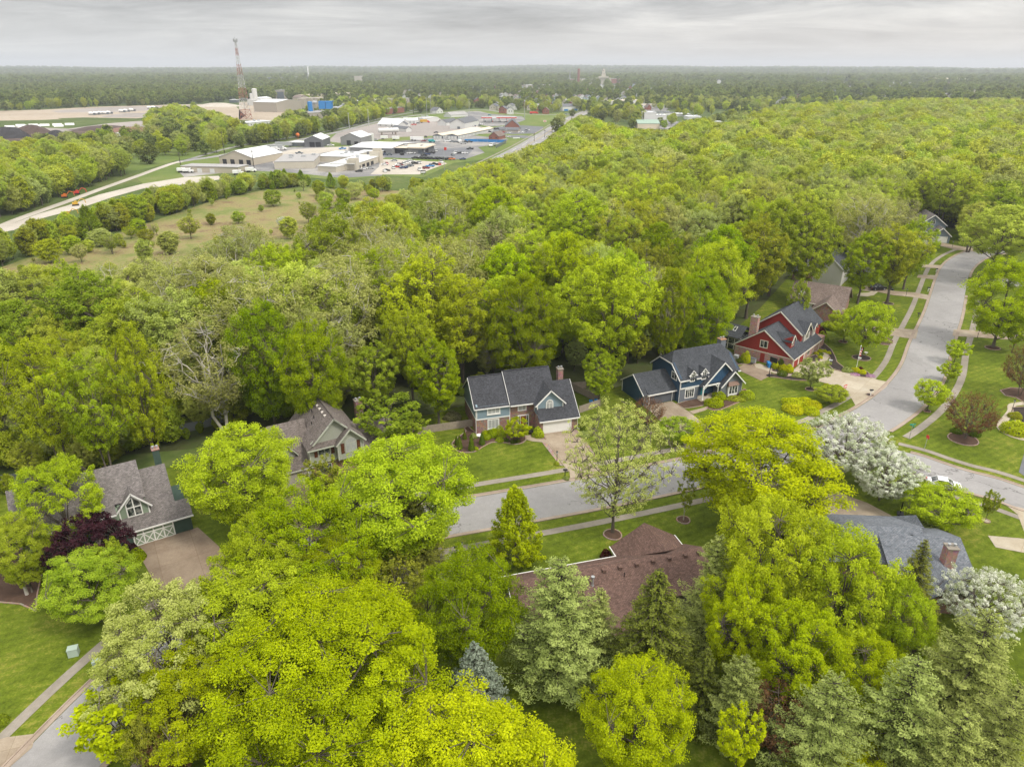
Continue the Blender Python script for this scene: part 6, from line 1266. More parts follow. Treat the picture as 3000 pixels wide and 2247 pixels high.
tt('blossom', 610, 470, 4.5, 30, 'small white-flowering bush in the far meadow')
# ------------------------------------------------------------------ town and country beyond
TOWN = GL([(-300, 470), (-300, 285), (300, 300), (700, 298), (1000, 300), (1300, 300), (1500, 318), (1700, 325), (1900, 330), (2300, 330), (3300, 320), (3300, 232), (-300, 232)])
CLEAR = [INDUS, GL([(-100, 330), (130, 322), (300, 314), (620, 304), (700, 298), (860, 296), (860, 380), (700, 392), (620, 352), (470, 365), (440, 395), (100, 450), (-300, 460)]),
         ]
TB = []
def sc2(rmin, rmax, st, kinds, smin, smax, keep, seed):
    r = random.Random(seed); y = rmin * .7
    while y < rmax:
        x = -.80 * y - 40
        while x < .80 * y + 40:
            a, b_ = x + r.uniform(-.5, .5) * st, y + r.uniform(-.5, .5) * st; x += st; d_ = math.hypot(a, b_)
            if d_ < rmin or d_ > rmax: continue
            open_ = math.sin(a * .009 + 2) * math.sin(b_ * .0045 + a * .002)
            k2 = keep * (1 if open_ < .55 else .45)
            if r.random() > k2 or inside(a, b_, WOOD) or any(inside(a, b_, q_) for q_ in CLEAR) or inside(a, b_, LEFTW) or inside(a, b_, BELT) or inside(a, b_, MEADOW) or inside(a, b_, YARD) or not clear_line(a, b_, 12): continue
            if b_ < 480: continue
            k = r.choice(kinds); s_ = r.uniform(smin, smax); uu, vv = Pj(a, b_, 0)
            if d_ < 1500 and 1420 < uu < 2150:
                Hc = cap(a, b_, P[k][2] * s_)
                if 1.01 < Hc < 5: continue
                if Hc > 1.01: s_ = Hc / P[k][2]
            STUFF[k].append((a, b_, far_h(a, b_), s_))
        y += st
sc2(480, 1400, 13.5, ['mid1', 'mid2', 'mid3', 'mid4', 'far1', 'far2', 'far3'], .6, 1.0, .78, 11)
sc2(1400, 2900, 19, ['far1', 'far2', 'far3', 'far1', 'far2'], .8, 1.35, .92, 12)
sc2(2900, 6200, 33, ['far1', 'far2', 'far3', 'far1', 'far3'], 1.2, 2.0, .98, 13)
sc2(6200, 11000, 62, ['far1', 'far2', 'far3'], 1.9, 2.9, 1, 14)
def point_mesh(name, pts, seed):
    me = bpy.data.meshes.new(name); me.vertices.add(len(pts)); me.vertices.foreach_set('co', [c for p in pts for c in (p[0], p[1], p[2] - .1)])
    r = random.Random(seed); a = me.attributes.new('sc', 'FLOAT', 'POINT'); a.data.foreach_set('value', [p[3] for p in pts])
    a = me.attributes.new('rz', 'FLOAT', 'POINT'); a.data.foreach_set('value', [r.uniform(0, 6.28) for _ in pts]); return me
def woodland():
    """one object: every tree too far or too hidden to count, drawn from a dozen habits"""
    base = bpy.data.objects.new('woodland', point_mesh('woodland_points', [(0, -200, -50, .001)], 1)); C.objects.link(base)
    tag(base, 'far woodland and street trees running from behind the houses to the horizon', 'trees', kind='stuff')
    ng = bpy.data.node_groups.new('woodland', 'GeometryNodeTree'); ng.interface.new_socket('Geometry', in_out='INPUT', socket_type='NodeSocketGeometry'); ng.interface.new_socket('Geometry', in_out='OUTPUT', socket_type='NodeSocketGeometry')
    gi = ng.nodes.new('NodeGroupInput'); go = ng.nodes.new('NodeGroupOutput'); jn = ng.nodes.new('GeometryNodeJoinGeometry'); ng.links.new(jn.outputs[0], go.inputs[0])
    # all points live in one mesh; an integer attribute says which habit stands at each
    allp = []; kk = []
    used = [k for k in STUFF if STUFF[k]]
    for i, k in enumerate(used):
        for p in STUFF[k]: allp.append(p); kk.append(i)
    prot = [(o.location.x, o.location.y, 2.2 if o['category'] in ('building', 'canopy', 'truck', 'trailer', 'silo', 'machine', 'tank') else 5.0 if o['category'] == 'house' else 1.2) for o in C.objects if o.get('category') in ('building', 'canopy', 'truck', 'trailer', 'house', 'car', 'pickup truck', 'tank', 'silo', 'machine', 'tower') and o.location.y > 330]
    for o in [o for o in C.objects if o.get('category') == 'building' and o.location.y > 330]:
        wch = next(c_ for c_ in o.children if c_.name.startswith('wall')); xs = [v_.co.x for v_ in wch.data.vertices]; w_ = max(xs)
        for k_ in (.33, .66, 1.0): prot.append((o.location.x + math.cos(o.rotation_euler.z) * w_ * k_, o.location.y + math.sin(o.rotation_euler.z) * w_ * k_, 2.2))
    PR = np.array([(*Pj(*q_), math.hypot(q_[0], q_[1])) for q_ in prot]); keep = []
    for i, (x, y, z, s) in enumerate([p_[:4] for p_ in allp]):
        d_ = math.hypot(x, y)
        if d_ < 230 or d_ > 4500 or len(allp[i]) > 4: keep.append(i); continue
        H_ = P[used[kk[i]]][2] * s; dp = depth(x, y, 0); cx_, by = Pj(x, y, 0); ty = Pj(x, y, H_)[1]; rw = 5.2 * s * FOC / dp
        hit = (np.abs(PR[:, 0] - cx_) < rw) & (PR[:, 1] > ty + (by - ty) * .08) & (PR[:, 1] < by) & (PR[:, 2] > d_ + 3)
        if not hit.any(): keep.append(i)
    allp = [allp[i] for i in keep]; kk = [kk[i] for i in keep]; me = point_mesh('woodland', allp, 9); a = me.attributes.new('kd', 'INT', 'POINT'); a.data.foreach_set('value', kk); base.data = me
    def named(nm, ty):
        n = ng.nodes.new('GeometryNodeInputNamedAttribute'); n.data_type = ty; n.inputs['Name'].default_value = nm; return n.outputs['Attribute']
    rz = ng.nodes.new('ShaderNodeCombineXYZ'); ng.links.new(named('rz', 'FLOAT'), rz.inputs[2]); sc = named('sc', 'FLOAT')
    for i, k in enumerate(used):
        cm, tm, H0 = P[k]
        sep = ng.nodes.new('GeometryNodeSeparateGeometry'); sep.domain = 'POINT'; ng.links.new(gi.outputs[0], sep.inputs[0])
        cp = ng.nodes.new('FunctionNodeCompare'); cp.data_type = 'INT'; cp.operation = 'EQUAL'; cp.inputs['B'].default_value = 0
        ins = [s for s in cp.inputs if s.type == 'INT']; ng.links.new(named('kd', 'INT'), ins[0]); ins[1].default_value = i; ng.links.new(cp.outputs[0], sep.inputs[1])
        ip = ng.nodes.new('GeometryNodeInstanceOnPoints'); ng.links.new(sep.outputs[0], ip.inputs['Points'])
        src = next((o for o in C.objects if o.data is cm), None)
        if src is None:      # a first tree of this habit, standing where one of the points was
            root = thing('leafy_tree', 'leafy tree at the near edge of the far woodland beyond the yards', 'tree', (allp[kk.index(i)][0] + 3, allp[kk.index(i)][1], allp[kk.index(i)][2]), 0, 'trees at the edge of the far woodland')
            sv = allp[kk.index(i)][3]; root.scale = (sv,) * 3
            o1 = bpy.data.objects.new('trunk', tm); C.objects.link(o1); o1.parent = root; src = bpy.data.objects.new('crown', cm); C.objects.link(src); src.parent = root; st = o1
        else: st = next(o for o in C.objects if o.data is tm)
        g2 = ng.nodes.new('GeometryNodeJoinGeometry')
        for s in (src, st):
            oi = ng.nodes.new('GeometryNodeObjectInfo'); oi.transform_space = 'ORIGINAL'; oi.inputs['Object'].default_value = s; ng.links.new(oi.outputs['Geometry'], g2.inputs[0])
        ng.links.new(g2.outputs[0], ip.inputs['Instance']); ng.links.new(rz.outputs[0], ip.inputs['Rotation']); ng.links.new(sc, ip.inputs['Scale']); ng.links.new(ip.outputs[0], jn.inputs[0])
    md = base.modifiers.new('trees', 'NODES'); md.node_group = ng
    print('woodland trees', len(allp), 'near', NTREE[0]); return base
# ================================================================== commercial strip, plant, town
def pm(n, c, **k): return plain(n, c, **k)
MW = {'white': pm('white_metal_sheet', (.62, .62, .60), rough=.5, var=.06), 'wroof': pm('white_roof_sheet', (.66, .67, .66), rough=.5, var=.05), 'tan': pm('tan_metal_sheet', (.46, .41, .33), var=.05), 'dgrey': pm('dark_grey_metal_sheet', (.13, .135, .145), var=.06),
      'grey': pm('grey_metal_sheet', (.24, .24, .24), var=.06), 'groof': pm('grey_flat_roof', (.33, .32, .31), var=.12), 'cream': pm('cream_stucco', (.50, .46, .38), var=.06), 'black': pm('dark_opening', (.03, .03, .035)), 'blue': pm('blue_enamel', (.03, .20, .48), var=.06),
      'beige': pm('beige_concrete_wall', (.37, .33, .28)), 'shroof': pm('dark_shingle_far', (.12, .125, .135), var=.1), 'brick': pm('far_brick', (.26, .11, .08), var=.15), 'green': pm('pale_green_roof', (.27, .36, .29)), 'creamroof': pm('cream_metal_roof', (.62, .54, .42), var=.05),
      'brown': pm('brown_shingle_far', (.17, .13, .11)), 'pblue': pm('pale_blue_siding_far', (.38, .46, .50)), 'red': pm('red_enamel', (.55, .05, .04)), 'orange': pm('orange_enamel', (.6, .16, .03)), 'yellow': pm('yellow_enamel', (.55, .33, .04)), 'teal': pm('teal_enamel', (.04, .32, .33)), 'navy': pm('navy_enamel', (.03, .05, .13)),
      'silver': pm('silver_enamel', (.38, .39, .40), rough=.3), 'carwhite': pm('white_enamel', (.78, .78, .77), rough=.3, var=.02), 'carblack': pm('black_enamel', (.018, .018, .02), rough=.25), 'maroon': pm('maroon_enamel', (.20, .02, .03), rough=.3), 'slate': pm('slate_enamel', (.12, .14, .16), rough=.3)}
def shed(name, label, lf, rf, dep, eave, rise=0, gable='front', wall='white', roof='wroof', doors=(), cat='building', over=.3, group=None, dmat='black', windows=0, small=False):
    """lf, rf: feet of the visible long/front wall; eave: picture row of its eave at lf"""
    a = G(*lf); b_ = G(*rf); ang = math.atan2(b_.y - a.y, b_.x - a.x); w_ = (b_ - a).length; h = max(2.4, zat(a.x, a.y, eave)); s = thing(name, label, cat, (a.x, a.y, 0), ang, group)
    m = MB(); m.box(0, w_, 0, dep, 0, h)
    if rise and gable == 'front': ext_v(m, [(0, h), (w_, h), (w_ / 2, h + rise)], 0, dep)
    if rise and gable == 'side': ext_u(m, [(0, h), (dep, h), (dep / 2, h + rise)], 0, w_)
    m.build('wall', MW[wall], s); r = MB(); o_ = over
    if rise and gable == 'front':
        k = rise / (w_ / 2) * o_; r.slab([(-o_, -o_, h - k + .15), (w_ / 2, -o_, h + rise + .15), (w_ / 2, dep + o_, h + rise + .15), (-o_, dep + o_, h - k + .15)], .2); r.slab([(w_ + o_, -o_, h - k + .15), (w_ / 2, -o_, h + rise + .15), (w_ / 2, dep + o_, h + rise + .15), (w_ + o_, dep + o_, h - k + .15)], .2)
    elif rise:
        k = rise / (dep / 2) * o_; r.slab([(-o_, -o_, h - k + .15), (w_ + o_, -o_, h - k + .15), (w_ + o_, dep / 2, h + rise + .15), (-o_, dep / 2, h + rise + .15)], .2); r.slab([(-o_, dep + o_, h - k + .15), (w_ + o_, dep + o_, h - k + .15), (w_ + o_, dep / 2, h + rise + .15), (-o_, dep / 2, h + rise + .15)], .2)
    else: r.box(-o_, w_ + o_, -o_, dep + o_, h, h + .35)
    ro = r.build('roof', MW[roof], s); rr = random.Random(int(lf[0] * 7))
    if not rise and dep > 14 and w_ > 12:
        for _ in range(4): q = MB(); x_, y_ = rr.uniform(.15, .85) * w_, rr.uniform(.2, .8) * dep; q.box(x_, x_ + rr.uniform(1.5, 3), y_, y_ + 2, h + .35, h + rr.uniform(1, 1.8)); q.build('roof_unit', MW['silver'], ro)
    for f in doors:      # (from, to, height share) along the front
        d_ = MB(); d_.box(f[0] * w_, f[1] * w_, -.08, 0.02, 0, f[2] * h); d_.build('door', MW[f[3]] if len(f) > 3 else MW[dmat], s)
    for i in range(windows):
        d_ = MB(); c0 = w_ * (i + .5) / windows; d_.box(c0 - .6, c0 + .6, -.07, .02, h * .35, h * .7); d_.build('window', M_GLASS, s)
    return s
shed('metal_warehouse', 'tan metal warehouse with white gable roof and four dark bay doors', (644, 481), (744, 485), 34, 460, 4.2, 'front', 'tan', 'wroof', [(.10, .22, .7), (.33, .45, .7), (.58, .70, .7), (.80, .92, .7)])
shed('low_shed', 'long low tan shed with grey roof and two white doors', (533, 505), (700, 509), 12, 488, 0, 'front', 'tan', 'groof', [(.28, .36, .7, 'white'), (.5, .58, .7, 'white')])
shed('metal_workshop', 'dark grey metal workshop with white gable roof and two open bays', (893, 432), (946, 432), 26, 410, 3.0, 'front', 'dgrey', 'wroof', [(.28, .56, .68), (.62, .9, .68)])
shed('lean_to_shed', 'low dark blue-grey lean-to with white roof left of the two-bay workshop', (846, 430), (892, 431), 12, 418, 0, 'front', 'dgrey', 'wroof', [(.1, .55, .7, 'slate')])
shed('metal_workshop', 'mid grey metal workshop with white gable roof beside the tall white silo', (999, 426), (1058, 427), 26, 403, 3.4, 'front', 'grey', 'wroof', [(.3, .5, .62), (.68, .86, .5)])
shed('dealership_hall', 'large grey hall with wide white roof and low annex on the car lot', (1025, 449), (1147, 453), 44, 432, 1.5, 'side', 'grey', 'wroof', [(.82, .87, .5)])
shed('hall_annex', 'small grey annex with white roof against the large grey hall', (1055, 455), (1112, 457), 7, 444, 0, 'front', 'grey', 'wroof')
shed('showroom', 'dark fronted flat-roofed showroom at the right end of the grey hall', (1148, 450), (1242, 452), 26, 434, 0, 'front', 'dgrey', 'creamroof', [(.05, .36, .62), (.42, .6, .6, 'grey'), (.64, .95, .62, 'slate')], over=1.2)
shed('showroom_wing', 'narrow dark showroom wing with grey glazed front facing the parked cars', (1243, 452), (1272, 440), 12, 434, 0, 'front', 'grey', 'creamroof', [(.1, .45, .6), (.55, .9, .6)], over=.6)
shed('warehouse_hall', 'broad cream walled warehouse with flat grey roof behind the small round trees', (805, 496), (921, 494), 42, 476, 0, 'front', 'cream', 'groof', over=.1)
shed('warehouse_hall', 'white roofed hall between the cream warehouse and the grey hall', (925, 474), (1020, 477), 30, 458, 0, 'front', 'cream', 'wroof', over=.2)
shed('low_annex', 'low white-roofed annex at the right end of the cream warehouse', (932, 503), (985, 506), 14, 487, 0, 'front', 'cream', 'wroof')
sf = shed('stucco_showroom', 'cream stucco building with pillared front and stepped corner tower', (1040, 501), (1118, 474), 16, 482, 0, 'front', 'cream', 'wroof', [(.12, .2, .55), (.26, .36, .6), (.42, .52, .6), (.58, .68, .6)])
m = MB(); m.box(0, 5, -1.2, 5, 0, 6.2); m.box(.8, 4.2, -1.2, 4, 6.2, 7.2); wv = (G(1118, 474) - G(1040, 501)).length; m.box(wv - 6, wv, -1.2, 6, 0, 7.0); m.box(wv - 4.5, wv - 1.5, -1.2, 4, 7, 9); m.build('corner_tower', MW['cream'], sf)
for a, b_, c_, l_ in (((1268, 406), (1296, 407), 96, 'left'), ((1311, 407), (1340, 408), 96, 'right')):
    s = shed('storage_units', 'long row of white-doored storage units with cream roof, the %s one of two' % l_, a, b_, 88, 397, 1.3, 'front', 'slate', 'creamroof', [(.06, .32, .82, 'white'), (.37, .63, .82, 'white'), (.68, .94, .82, 'white')], group=None); w_ = (G(*b_) - G(*a)).length
    for i in range(26): m = MB(); m.box(w_, w_ + .08, 2 + i * 3.3, 4.5 + i * 3.3, 0, 2.1); m.build('unit_door', MW['white'], s)
shed('white_barn_store', 'white building with dark blue-grey gable roof behind the storage units', (1318, 378), (1362, 379), 46, 361, 4.2, 'front', 'white', 'shroof', [(.5, .68, .4, 'slate')])
shed('quonset_shed', 'long white barn with round white roof in the gravel yard', (1107, 371), (1172, 374), 18, 364, 5.5, 'side', 'white', 'wroof', windows=4)
shed('white_office', 'small white gabled office with dark roof in front of the white barn', (1169, 375), (1192, 375), 12, 366, 3, 'front', 'white', 'shroof')
shed('white_garage', 'white two-door garage with white roof behind the yellow truck', (1180, 362), (1222, 362), 20, 354, 2.2, 'side', 'white', 'wroof', [(.45, .6, .7, 'silver'), (.7, .85, .7, 'silver')])
shed('white_store', 'flat white shop building at the back of the gravel yard', (1240, 359), (1284, 357), 16, 347, 0, 'front', 'white', 'white')
shed('small_shed', 'low white shed with dark pitched roof beside blue tarpaulin in the gravel yard', (1190, 388), (1206, 387), 26, 379, 2, 'front', 'white', 'shroof')
shed('greenhouse', 'pale greenhouse with dark panelled roof left of the white building', (1282, 369), (1308, 370), 26, 359, 3, 'front', 'white', 'shroof')
shed('gabled_house', 'white house with grey gables behind the trees beyond the access road', (1279, 334), (1298, 333), 14, 325, 4, 'front', 'white', 'shroof', windows=2)
shed('long_white_house', 'long white single-storey building with grey roof near the steel poles', (1321, 345), (1371, 342), 14, 338, 3, 'side', 'white', 'groof')
shed('bank_building', 'brick building with dark gable roof and wide drive-through canopy', (1479, 378), (1522, 378), 30, 371, 6, 'front', 'brick', 'shroof')
shed('drive_through', 'dark hipped canopy with white columns in front of the brick gabled building', (1462, 389), (1518, 390), 11, 381, 2.0, 'side', 'beige', 'shroof')
shed('brick_office', 'small red brick house-like office with brown roof beside the blue fence', (1432, 409), (1461, 410), 17, 400, 3.6, 'front', 'brick', 'brown', windows=2)
# filling station canopy
a = G(1416, 359); b_ = G(1508, 359); cn = thing('fuel_canopy', 'long flat fuel station canopy with red and white edge on thin posts', 'canopy', (a.x, a.y, 0), math.atan2(b_.y - a.y, b_.x - a.x)); wl = (b_ - a).length; zt = zat(a.x, a.y, 346)
m = MB(); m.box(-2, wl + 2, -4, 9, zt, zt + .5); m.build('canopy_roof', MW['wroof'], cn)
m = MB(); m.box(-2.1, wl * .28, -4.15, -4, zt - .2, zt + .9); m.box(wl * .42, wl + 2.1, -4.15, -4, zt - .2, zt + .9); m.build('red_band', MW['red'], cn)
m = MB(); m.box(wl * .28, wl * .42, -4.15, -4, zt - .2, zt + .9); m.build('white_band', MW['wroof'], cn)
for i in range(5):
    for vv in (0, 5): m = MB(); x_ = wl * (.02 + .24 * i); m.box(x_ - .25, x_ + .25, vv, vv + .5, 0, zt); m.build('post', MW['slate'], cn)
for i in range(5):
    m = MB(); m.box(-.5, .5, -.4, .4, 0, .2); m.box(-.4, .4, -.25, .25, .2, 1.9); o = m.build('fuel_pump', MW['red'] if i % 2 else MW['slate']); q_ = a + (b_ - a) * (.02 + .24 * i + .04); o.location = (q_.x, q_.y, .05); tag(o, 'fuel pump standing between the posts under the red-edged canopy', 'fuel pump', 'fuel pumps under the canopy')
# plant north of the tracks
s = shed('white_plant_building', 'long white plant building with small dark windows in front of the lattice mast', (731, 373), (800, 366), 18, 361, 0, 'front', 'white', 'wroof', windows=6); 
shed('plant_hall', 'beige concrete plant hall with white roof left of the silos', (812, 330), (885, 324), 40, 301, 3, 'front', 'beige', 'wroof')
shed('plant_hall', 'grey plant building with dark doorway below the blue filter house', (908, 350), (998, 345), 40, 332, 0, 'front', 'beige', 'groof', [(.05, .12, .5)], windows=6)
shed('tan_factory', 'long tan factory building with dark door slots beyond the silos', (915, 300), (1028, 292), 30, 279, 0, 'front', 'creamroof', 'creamroof', [(.3, .34, .6), (.36, .39, .6), (.74, .76, .8), (.8, .82, .8)])
shed('open_hangar', 'tall open-fronted concrete hangar with dark mouth among trees', (809, 292), (836, 292), 30, 266, 0, 'front', 'beige', 'groof', [(.12, .9, .86, 'slate')])
shed('silo_house', 'dark roofed tower block above the concrete silos', (885, 310), (906, 308), 16, 286, 3, 'front', 'beige', 'brown')
def cyl(name, label, px, r, top, mat, cat, group=None, cone=.4):
    g = G(*px); z = zat(g.x, g.y, top); m = MB(); m.lathe(0, 0, [(r, 0), (r, z * .97), (r * cone, z)], 14); o = m.build(name, mat, smooth=False); o.location = (g.x, g.y, 0); return tag(o, label, cat, group)
cyl('silo', 'tall white silo right of the mid grey workshop', (1089, 415), 2.2, 391, MW['white'], 'silo')
for i, (x, t) in enumerate(((893, 288), (915, 287), (933, 286))): cyl('concrete_silo', 'squat grey concrete silo between plant hall and tan factory', (x, 317), 9, t, MW['beige'], 'silo', 'grey concrete silos of the plant', .9)
cyl('white_silo', 'tallest slim white silo of the concrete batching plant', (750, 306), 4.2, 260, MW['white'], 'silo'); cyl('white_silo', 'shorter white silo left of the slimmest tall one', (741, 306), 3.6, 274, MW['white'], 'silo')
shed('batching_shed', 'cream batching plant building under the white silos', (726, 310), (757, 311), 16, 293, 0, 'front', 'white', 'white', [(.55, .75, .6)])
shed('batching_shed', 'white low batching shed with machinery right of the white silos', (764, 306), (798, 303), 20, 290, 2, 'side', 'white', 'wroof')
shed('open_shed', 'low open shed with white roof left of the lattice mast', (672, 302), (693, 302), 16, 294, 0, 'front', 'slate', 'wroof')
g = G(937, 345); bh = thing('filter_house', 'bright blue filter house with two grey ducts on the plant roof', 'machine', (g.x, g.y, 0), .05); zb = zat(g.x, g.y, 320); zt = zat(g.x, g.y, 299); wf_ = (G(978, 345) - g).length
m = MB(); m.box(0, wf_ * .46, 0, 10, zb, zt); m.box(wf_ * .5, wf_ * .92, 0, 10, zb, zt); m.box(0, wf_, 1, 9, zt, zt + .6); m.build('casing', MW['blue'], bh)
m = MB(); [m.box(x_, x_ + .5, y_, y_ + .5, 0, zb) for x_ in (.3, wf_ * .46, wf_ * .9) for y_ in (.4, 9)]; m.build('leg', M_STEEL, bh)
m = MB(); m.tube([(-2, 2, zt - 1), (-6, 2, zt - .5), (-8.5, 2, zt - 3), (-9, 2, 0)], 2.0, 10); m.build('duct', M_STEEL, bh); m = MB(); m.tube([(wf_, 2, zb + 1), (wf_ + 7, 2, zb + 1), (wf_ + 12, 2, zb + 3.5), (wf_ + 13, 2, zb + 6)], 1.9, 10); m.build('duct', M_STEEL, bh)
cyl('blue_cyclone', 'slim blue and white cyclone tower left of the blue filter house', (912, 345), 3, 298, MW['blue'], 'machine')
# tanks, trailers
g = G(1108, 397); tk = thing('gas_tank', 'large white horizontal gas tank on saddles in the gravel yard', 'tank', (g.x, g.y, 0), .35); m = MB(); m.tube([(0, 0, 4.2), (.6, 0, 4.2), (19, 0, 4.2), (19.6, 0, 4.2)], [1.2, 2.1, 2.1, 1.2], 14); m.build('vessel', MW['white'], tk, smooth=False)
for x_ in (3, 16): m = MB(); m.box(x_, x_ + 1, -1.5, 1.5, 0, 2.6); m.build('saddle', M_CONC, tk)
# lattice mast
g = G(722, 350); MH = zat(g.x, g.y, 117); mast = thing('lattice_mast', 'tall red and white lattice communications mast rising above the horizon', 'mast', (g.x, g.y, 0), R(20))
def mast_seg(z0, z1, mat):
    m = MB(); hw = lambda z: 6.6 * (1 - z / MH) ** 1.15 + .8 * (z / MH)
    n_ = max(1, int((z1 - z0) / 4.5)); ca = [(-1, -.58), (1, -.58), (0, 1.15)]
    for i in range(n_):
        a_, b2 = z0 + (z1 - z0) * i / n_, z0 + (z1 - z0) * (i + 1) / n_; ra, rb = hw(a_), hw(b2)
        for j in range(3):
            p, q = ca[j], ca[(j + 1) % 3]; th_ = .17 + .16 * (1 - a_ / MH)
            m.tube([(p[0] * ra, p[1] * ra, a_), (p[0] * rb, p[1] * rb, b2)], th_, 4, cap=False)
            m.tube([(p[0] * ra, p[1] * ra, a_), (q[0] * rb, q[1] * rb, b2)], th_ * .62, 3, cap=False); m.tube([(q[0] * ra, q[1] * ra, a_), (p[0] * rb, p[1] * rb, b2)], th_ * .62, 3, cap=False)
            m.tube([(p[0] * rb, p[1] * rb, b2), (q[0] * rb, q[1] * rb, b2)], th_ * .6, 3, cap=False)
    m.build('lattice_section', mat, mast)
M_MR = pm('mast_red_paint', (.34, .15, .11)); M_MWH = pm('mast_white_paint', (.5, .5, .49))
zs = [0, .125, .27, .40, .56, .70, .80, .90, 1.0]
for i in range(8): mast_seg(zs[i] * MH, zs[i + 1] * MH, M_MR if i % 2 == 0 else M_MWH)
m = MB()
for k in range(9): a_ = k * .7; m.box(math.cos(a_) * 3.0 - .3, math.cos(a_) * 3.0 + .3, math.sin(a_) * 3.0 - .3, math.sin(a_) * 3.0 + .3, MH * .56 - 1.5, MH * .56 + 1.5)
m.tube([(2.6 * math.cos(a), 2.6 * math.sin(a), MH * .56) for a in [i * .52 for i in range(13)]], .2, 4); m.build('antenna_ring', M_STEEL, mast)
m = MB()
for k in range(8): a_ = k * .785; m.box(math.cos(a_) * 2.1 - .3, math.cos(a_) * 2.1 + .3, math.sin(a_) * 2.1 - .3, math.sin(a_) * 2.1 + .3, MH - 2.5, MH + 1.0)
m.tube([(1.9 * math.cos(a), 1.9 * math.sin(a), MH - 1) for a in [i * .52 for i in range(13)]], .25, 4); m.tube([(0, 0, MH - 4), (0, 0, MH + 3)], .3, 4); m.build('antenna_ring', M_STEEL, mast)
# poles
def pole(px, top, steel=False):
    g = G(*px); H_ = min(26, max(7, zat(g.x, g.y, top))); r_ = .19 if g.y < 700 else .26
    m = MB(); m.lathe(0, 0, [(r_ * 1.3, 0), (r_ * .75, H_)], 6); o = m.build('pole_shaft', MW['silver'] if steel else M_BARKD)
    root = thing('utility_pole', ('pale steel utility pole' if steel else 'dark wooden utility pole with crossarm') + (' beside the highway' if px[0] > 1480 else ' along the access road'), 'utility pole', (g.x, g.y, 0), .3, ('steel poles' if steel else 'wooden utility poles') + (' beside the highway' if px[0] > 1480 else ' along the access road')); o.parent = root; o.name = 'shaft'
    m = MB(); m.box(-1.3, 1.3, -.09, .09, H_ - 1.1, H_ - .9); m.build('crossarm', MW['silver'] if steel else M_BARKD, root); return root
for p_, t_, s_ in [((429, 438), 401, 0), ((658, 450), 385, 0), ((529, 484), 447, 0), ((819, 418), 368, 0), ((932, 394), 345, 0), ((1024, 381), 330, 1), ((1081, 372), 320, 1), ((1150, 394), 361, 0), ((1212, 336), 300, 0), ((1251, 340), 285, 1), ((1263, 333), 284, 1), ((1375, 343), 295, 1), ((1537, 351), 295, 1), ((1596, 404), 383, 0), ((1617, 398), 370, 0), ((1637, 384), 357, 0), ((1483, 415), 377, 1), ((1565, 415), 400, 0), ((1675, 352), 330, 0), ((745, 497), 440, 0)]: pole(p_, t_, s_)
# fences
def fence_px(name, label, pts, h, mat, post=None, step=4, world=False, th=.06):
    P_ = [Vector(q) for q in pts] if world else [G(*q).to_2d() for q in pts]; root = thing(name, label, 'fence', (P_[0].x, P_[0].y, 0)); o = P_[0]
    m = MB()
    for i in range(len(P_) - 1):
        a, b_ = P_[i] - o, P_[i + 1] - o; n_ = (b_ - a).normalized(); s = Vector((n_.y, -n_.x)) * th / 2
        m.solid([(*(a - s), .05), (*(b_ - s), .05), (*(b_ + s), .05), (*(a + s), .05)], (0, 0, h - .05))
    m.build('panel', mat, root)
    for i in range(len(P_) - 1):
        a, b_ = P_[i] - o, P_[i + 1] - o; L_ = (b_ - a).length; k = max(1, int(L_ / step))
        for j in range(k + (1 if i == len(P_) - 2 else 0)): q = a + (b_ - a) * j / k; m = MB(); m.box(q.x - th, q.x + th, q.y - th, q.y + th, 0, h + .08); m.build('post', post or mat, root)
    return root
fence_px('screen_fence', 'blue screened fence behind the parked trucks', [(1361, 416), (1400, 416), (1483, 419)], 2.2, MW['blue'], M_STEEL, 8)
fence_px('screen_fence', 'dark grey screened fence turning the corner at the truck lot', [(1483, 419.5), (1452, 435)], 2.2, MW['slate'], M_STEEL, 6)
fence_px('wooden_fence', 'weathered wooden board fence left of the brick and blue house', [(-20.3, 106.5), (-14.5, 109.2), (-7.0, 111.6)], 1.45, M_WOOD, None, 2.4, True)
fence_px('wooden_fence', 'weathered board fence behind the blue waste bins right of the brick house', [G(1697, 1211).to_2d(), G(1757, 1190).to_2d()], 1.45, M_WOOD, None, 2.4, True)
fence_px('wooden_fence', 'weathered board fence running back towards the wood right of the brick house chimney', [(14.6, 128.0), G(1672, 1140).to_2d(), G(1752, 1180).to_2d()], 1.45, M_WOOD, None, 2.4, True)
fence_px('picket_fence', 'dark picket fence at the bottom centre below the tall pine', [(4.8, 41.5), (9.5, 41.0), (13, 42.5)], 1.2, M_BARKD, None, 1.6, True)
# ------------------------------------------------------------------ vehicles
def car_body(kind='sedan'):
    L_, Wd = (4.7, 1.8) if kind == 'sedan' else (4.7, 1.9) if kind == 'suv' else (5.7, 2.0)
    bd = {'sedan': [(-2.35, .35), (-2.32, .72), (-2.2, .9), (-1.5, .96), (1.05, .93), (2.1, .76), (2.32, .62), (2.35, .35)], 'suv': [(-2.35, .4), (-2.35, 1.0), (-1.2, 1.08), (1.2, 1.05), (2.2, .92), (2.35, .7), (2.35, .4)], 'pickup': [(-2.85, .5), (-2.85, 1.1), (-.6, 1.12), (1.4, 1.12), (2.7, 1.0), (2.85, .75), (2.85, .5)]}[kind]
    cab = {'sedan': [(-1.75, .94), (-1.0, 1.40), (.35, 1.42), (1.2, .92)], 'suv': [(-2.2, 1.0), (-2.0, 1.66), (.35, 1.7), (1.15, 1.04)], 'pickup': [(-.75, 1.1), (-.6, 1.75), (.7, 1.78), (1.45, 1.1)]}[kind]
    return L_, Wd, bd, cab
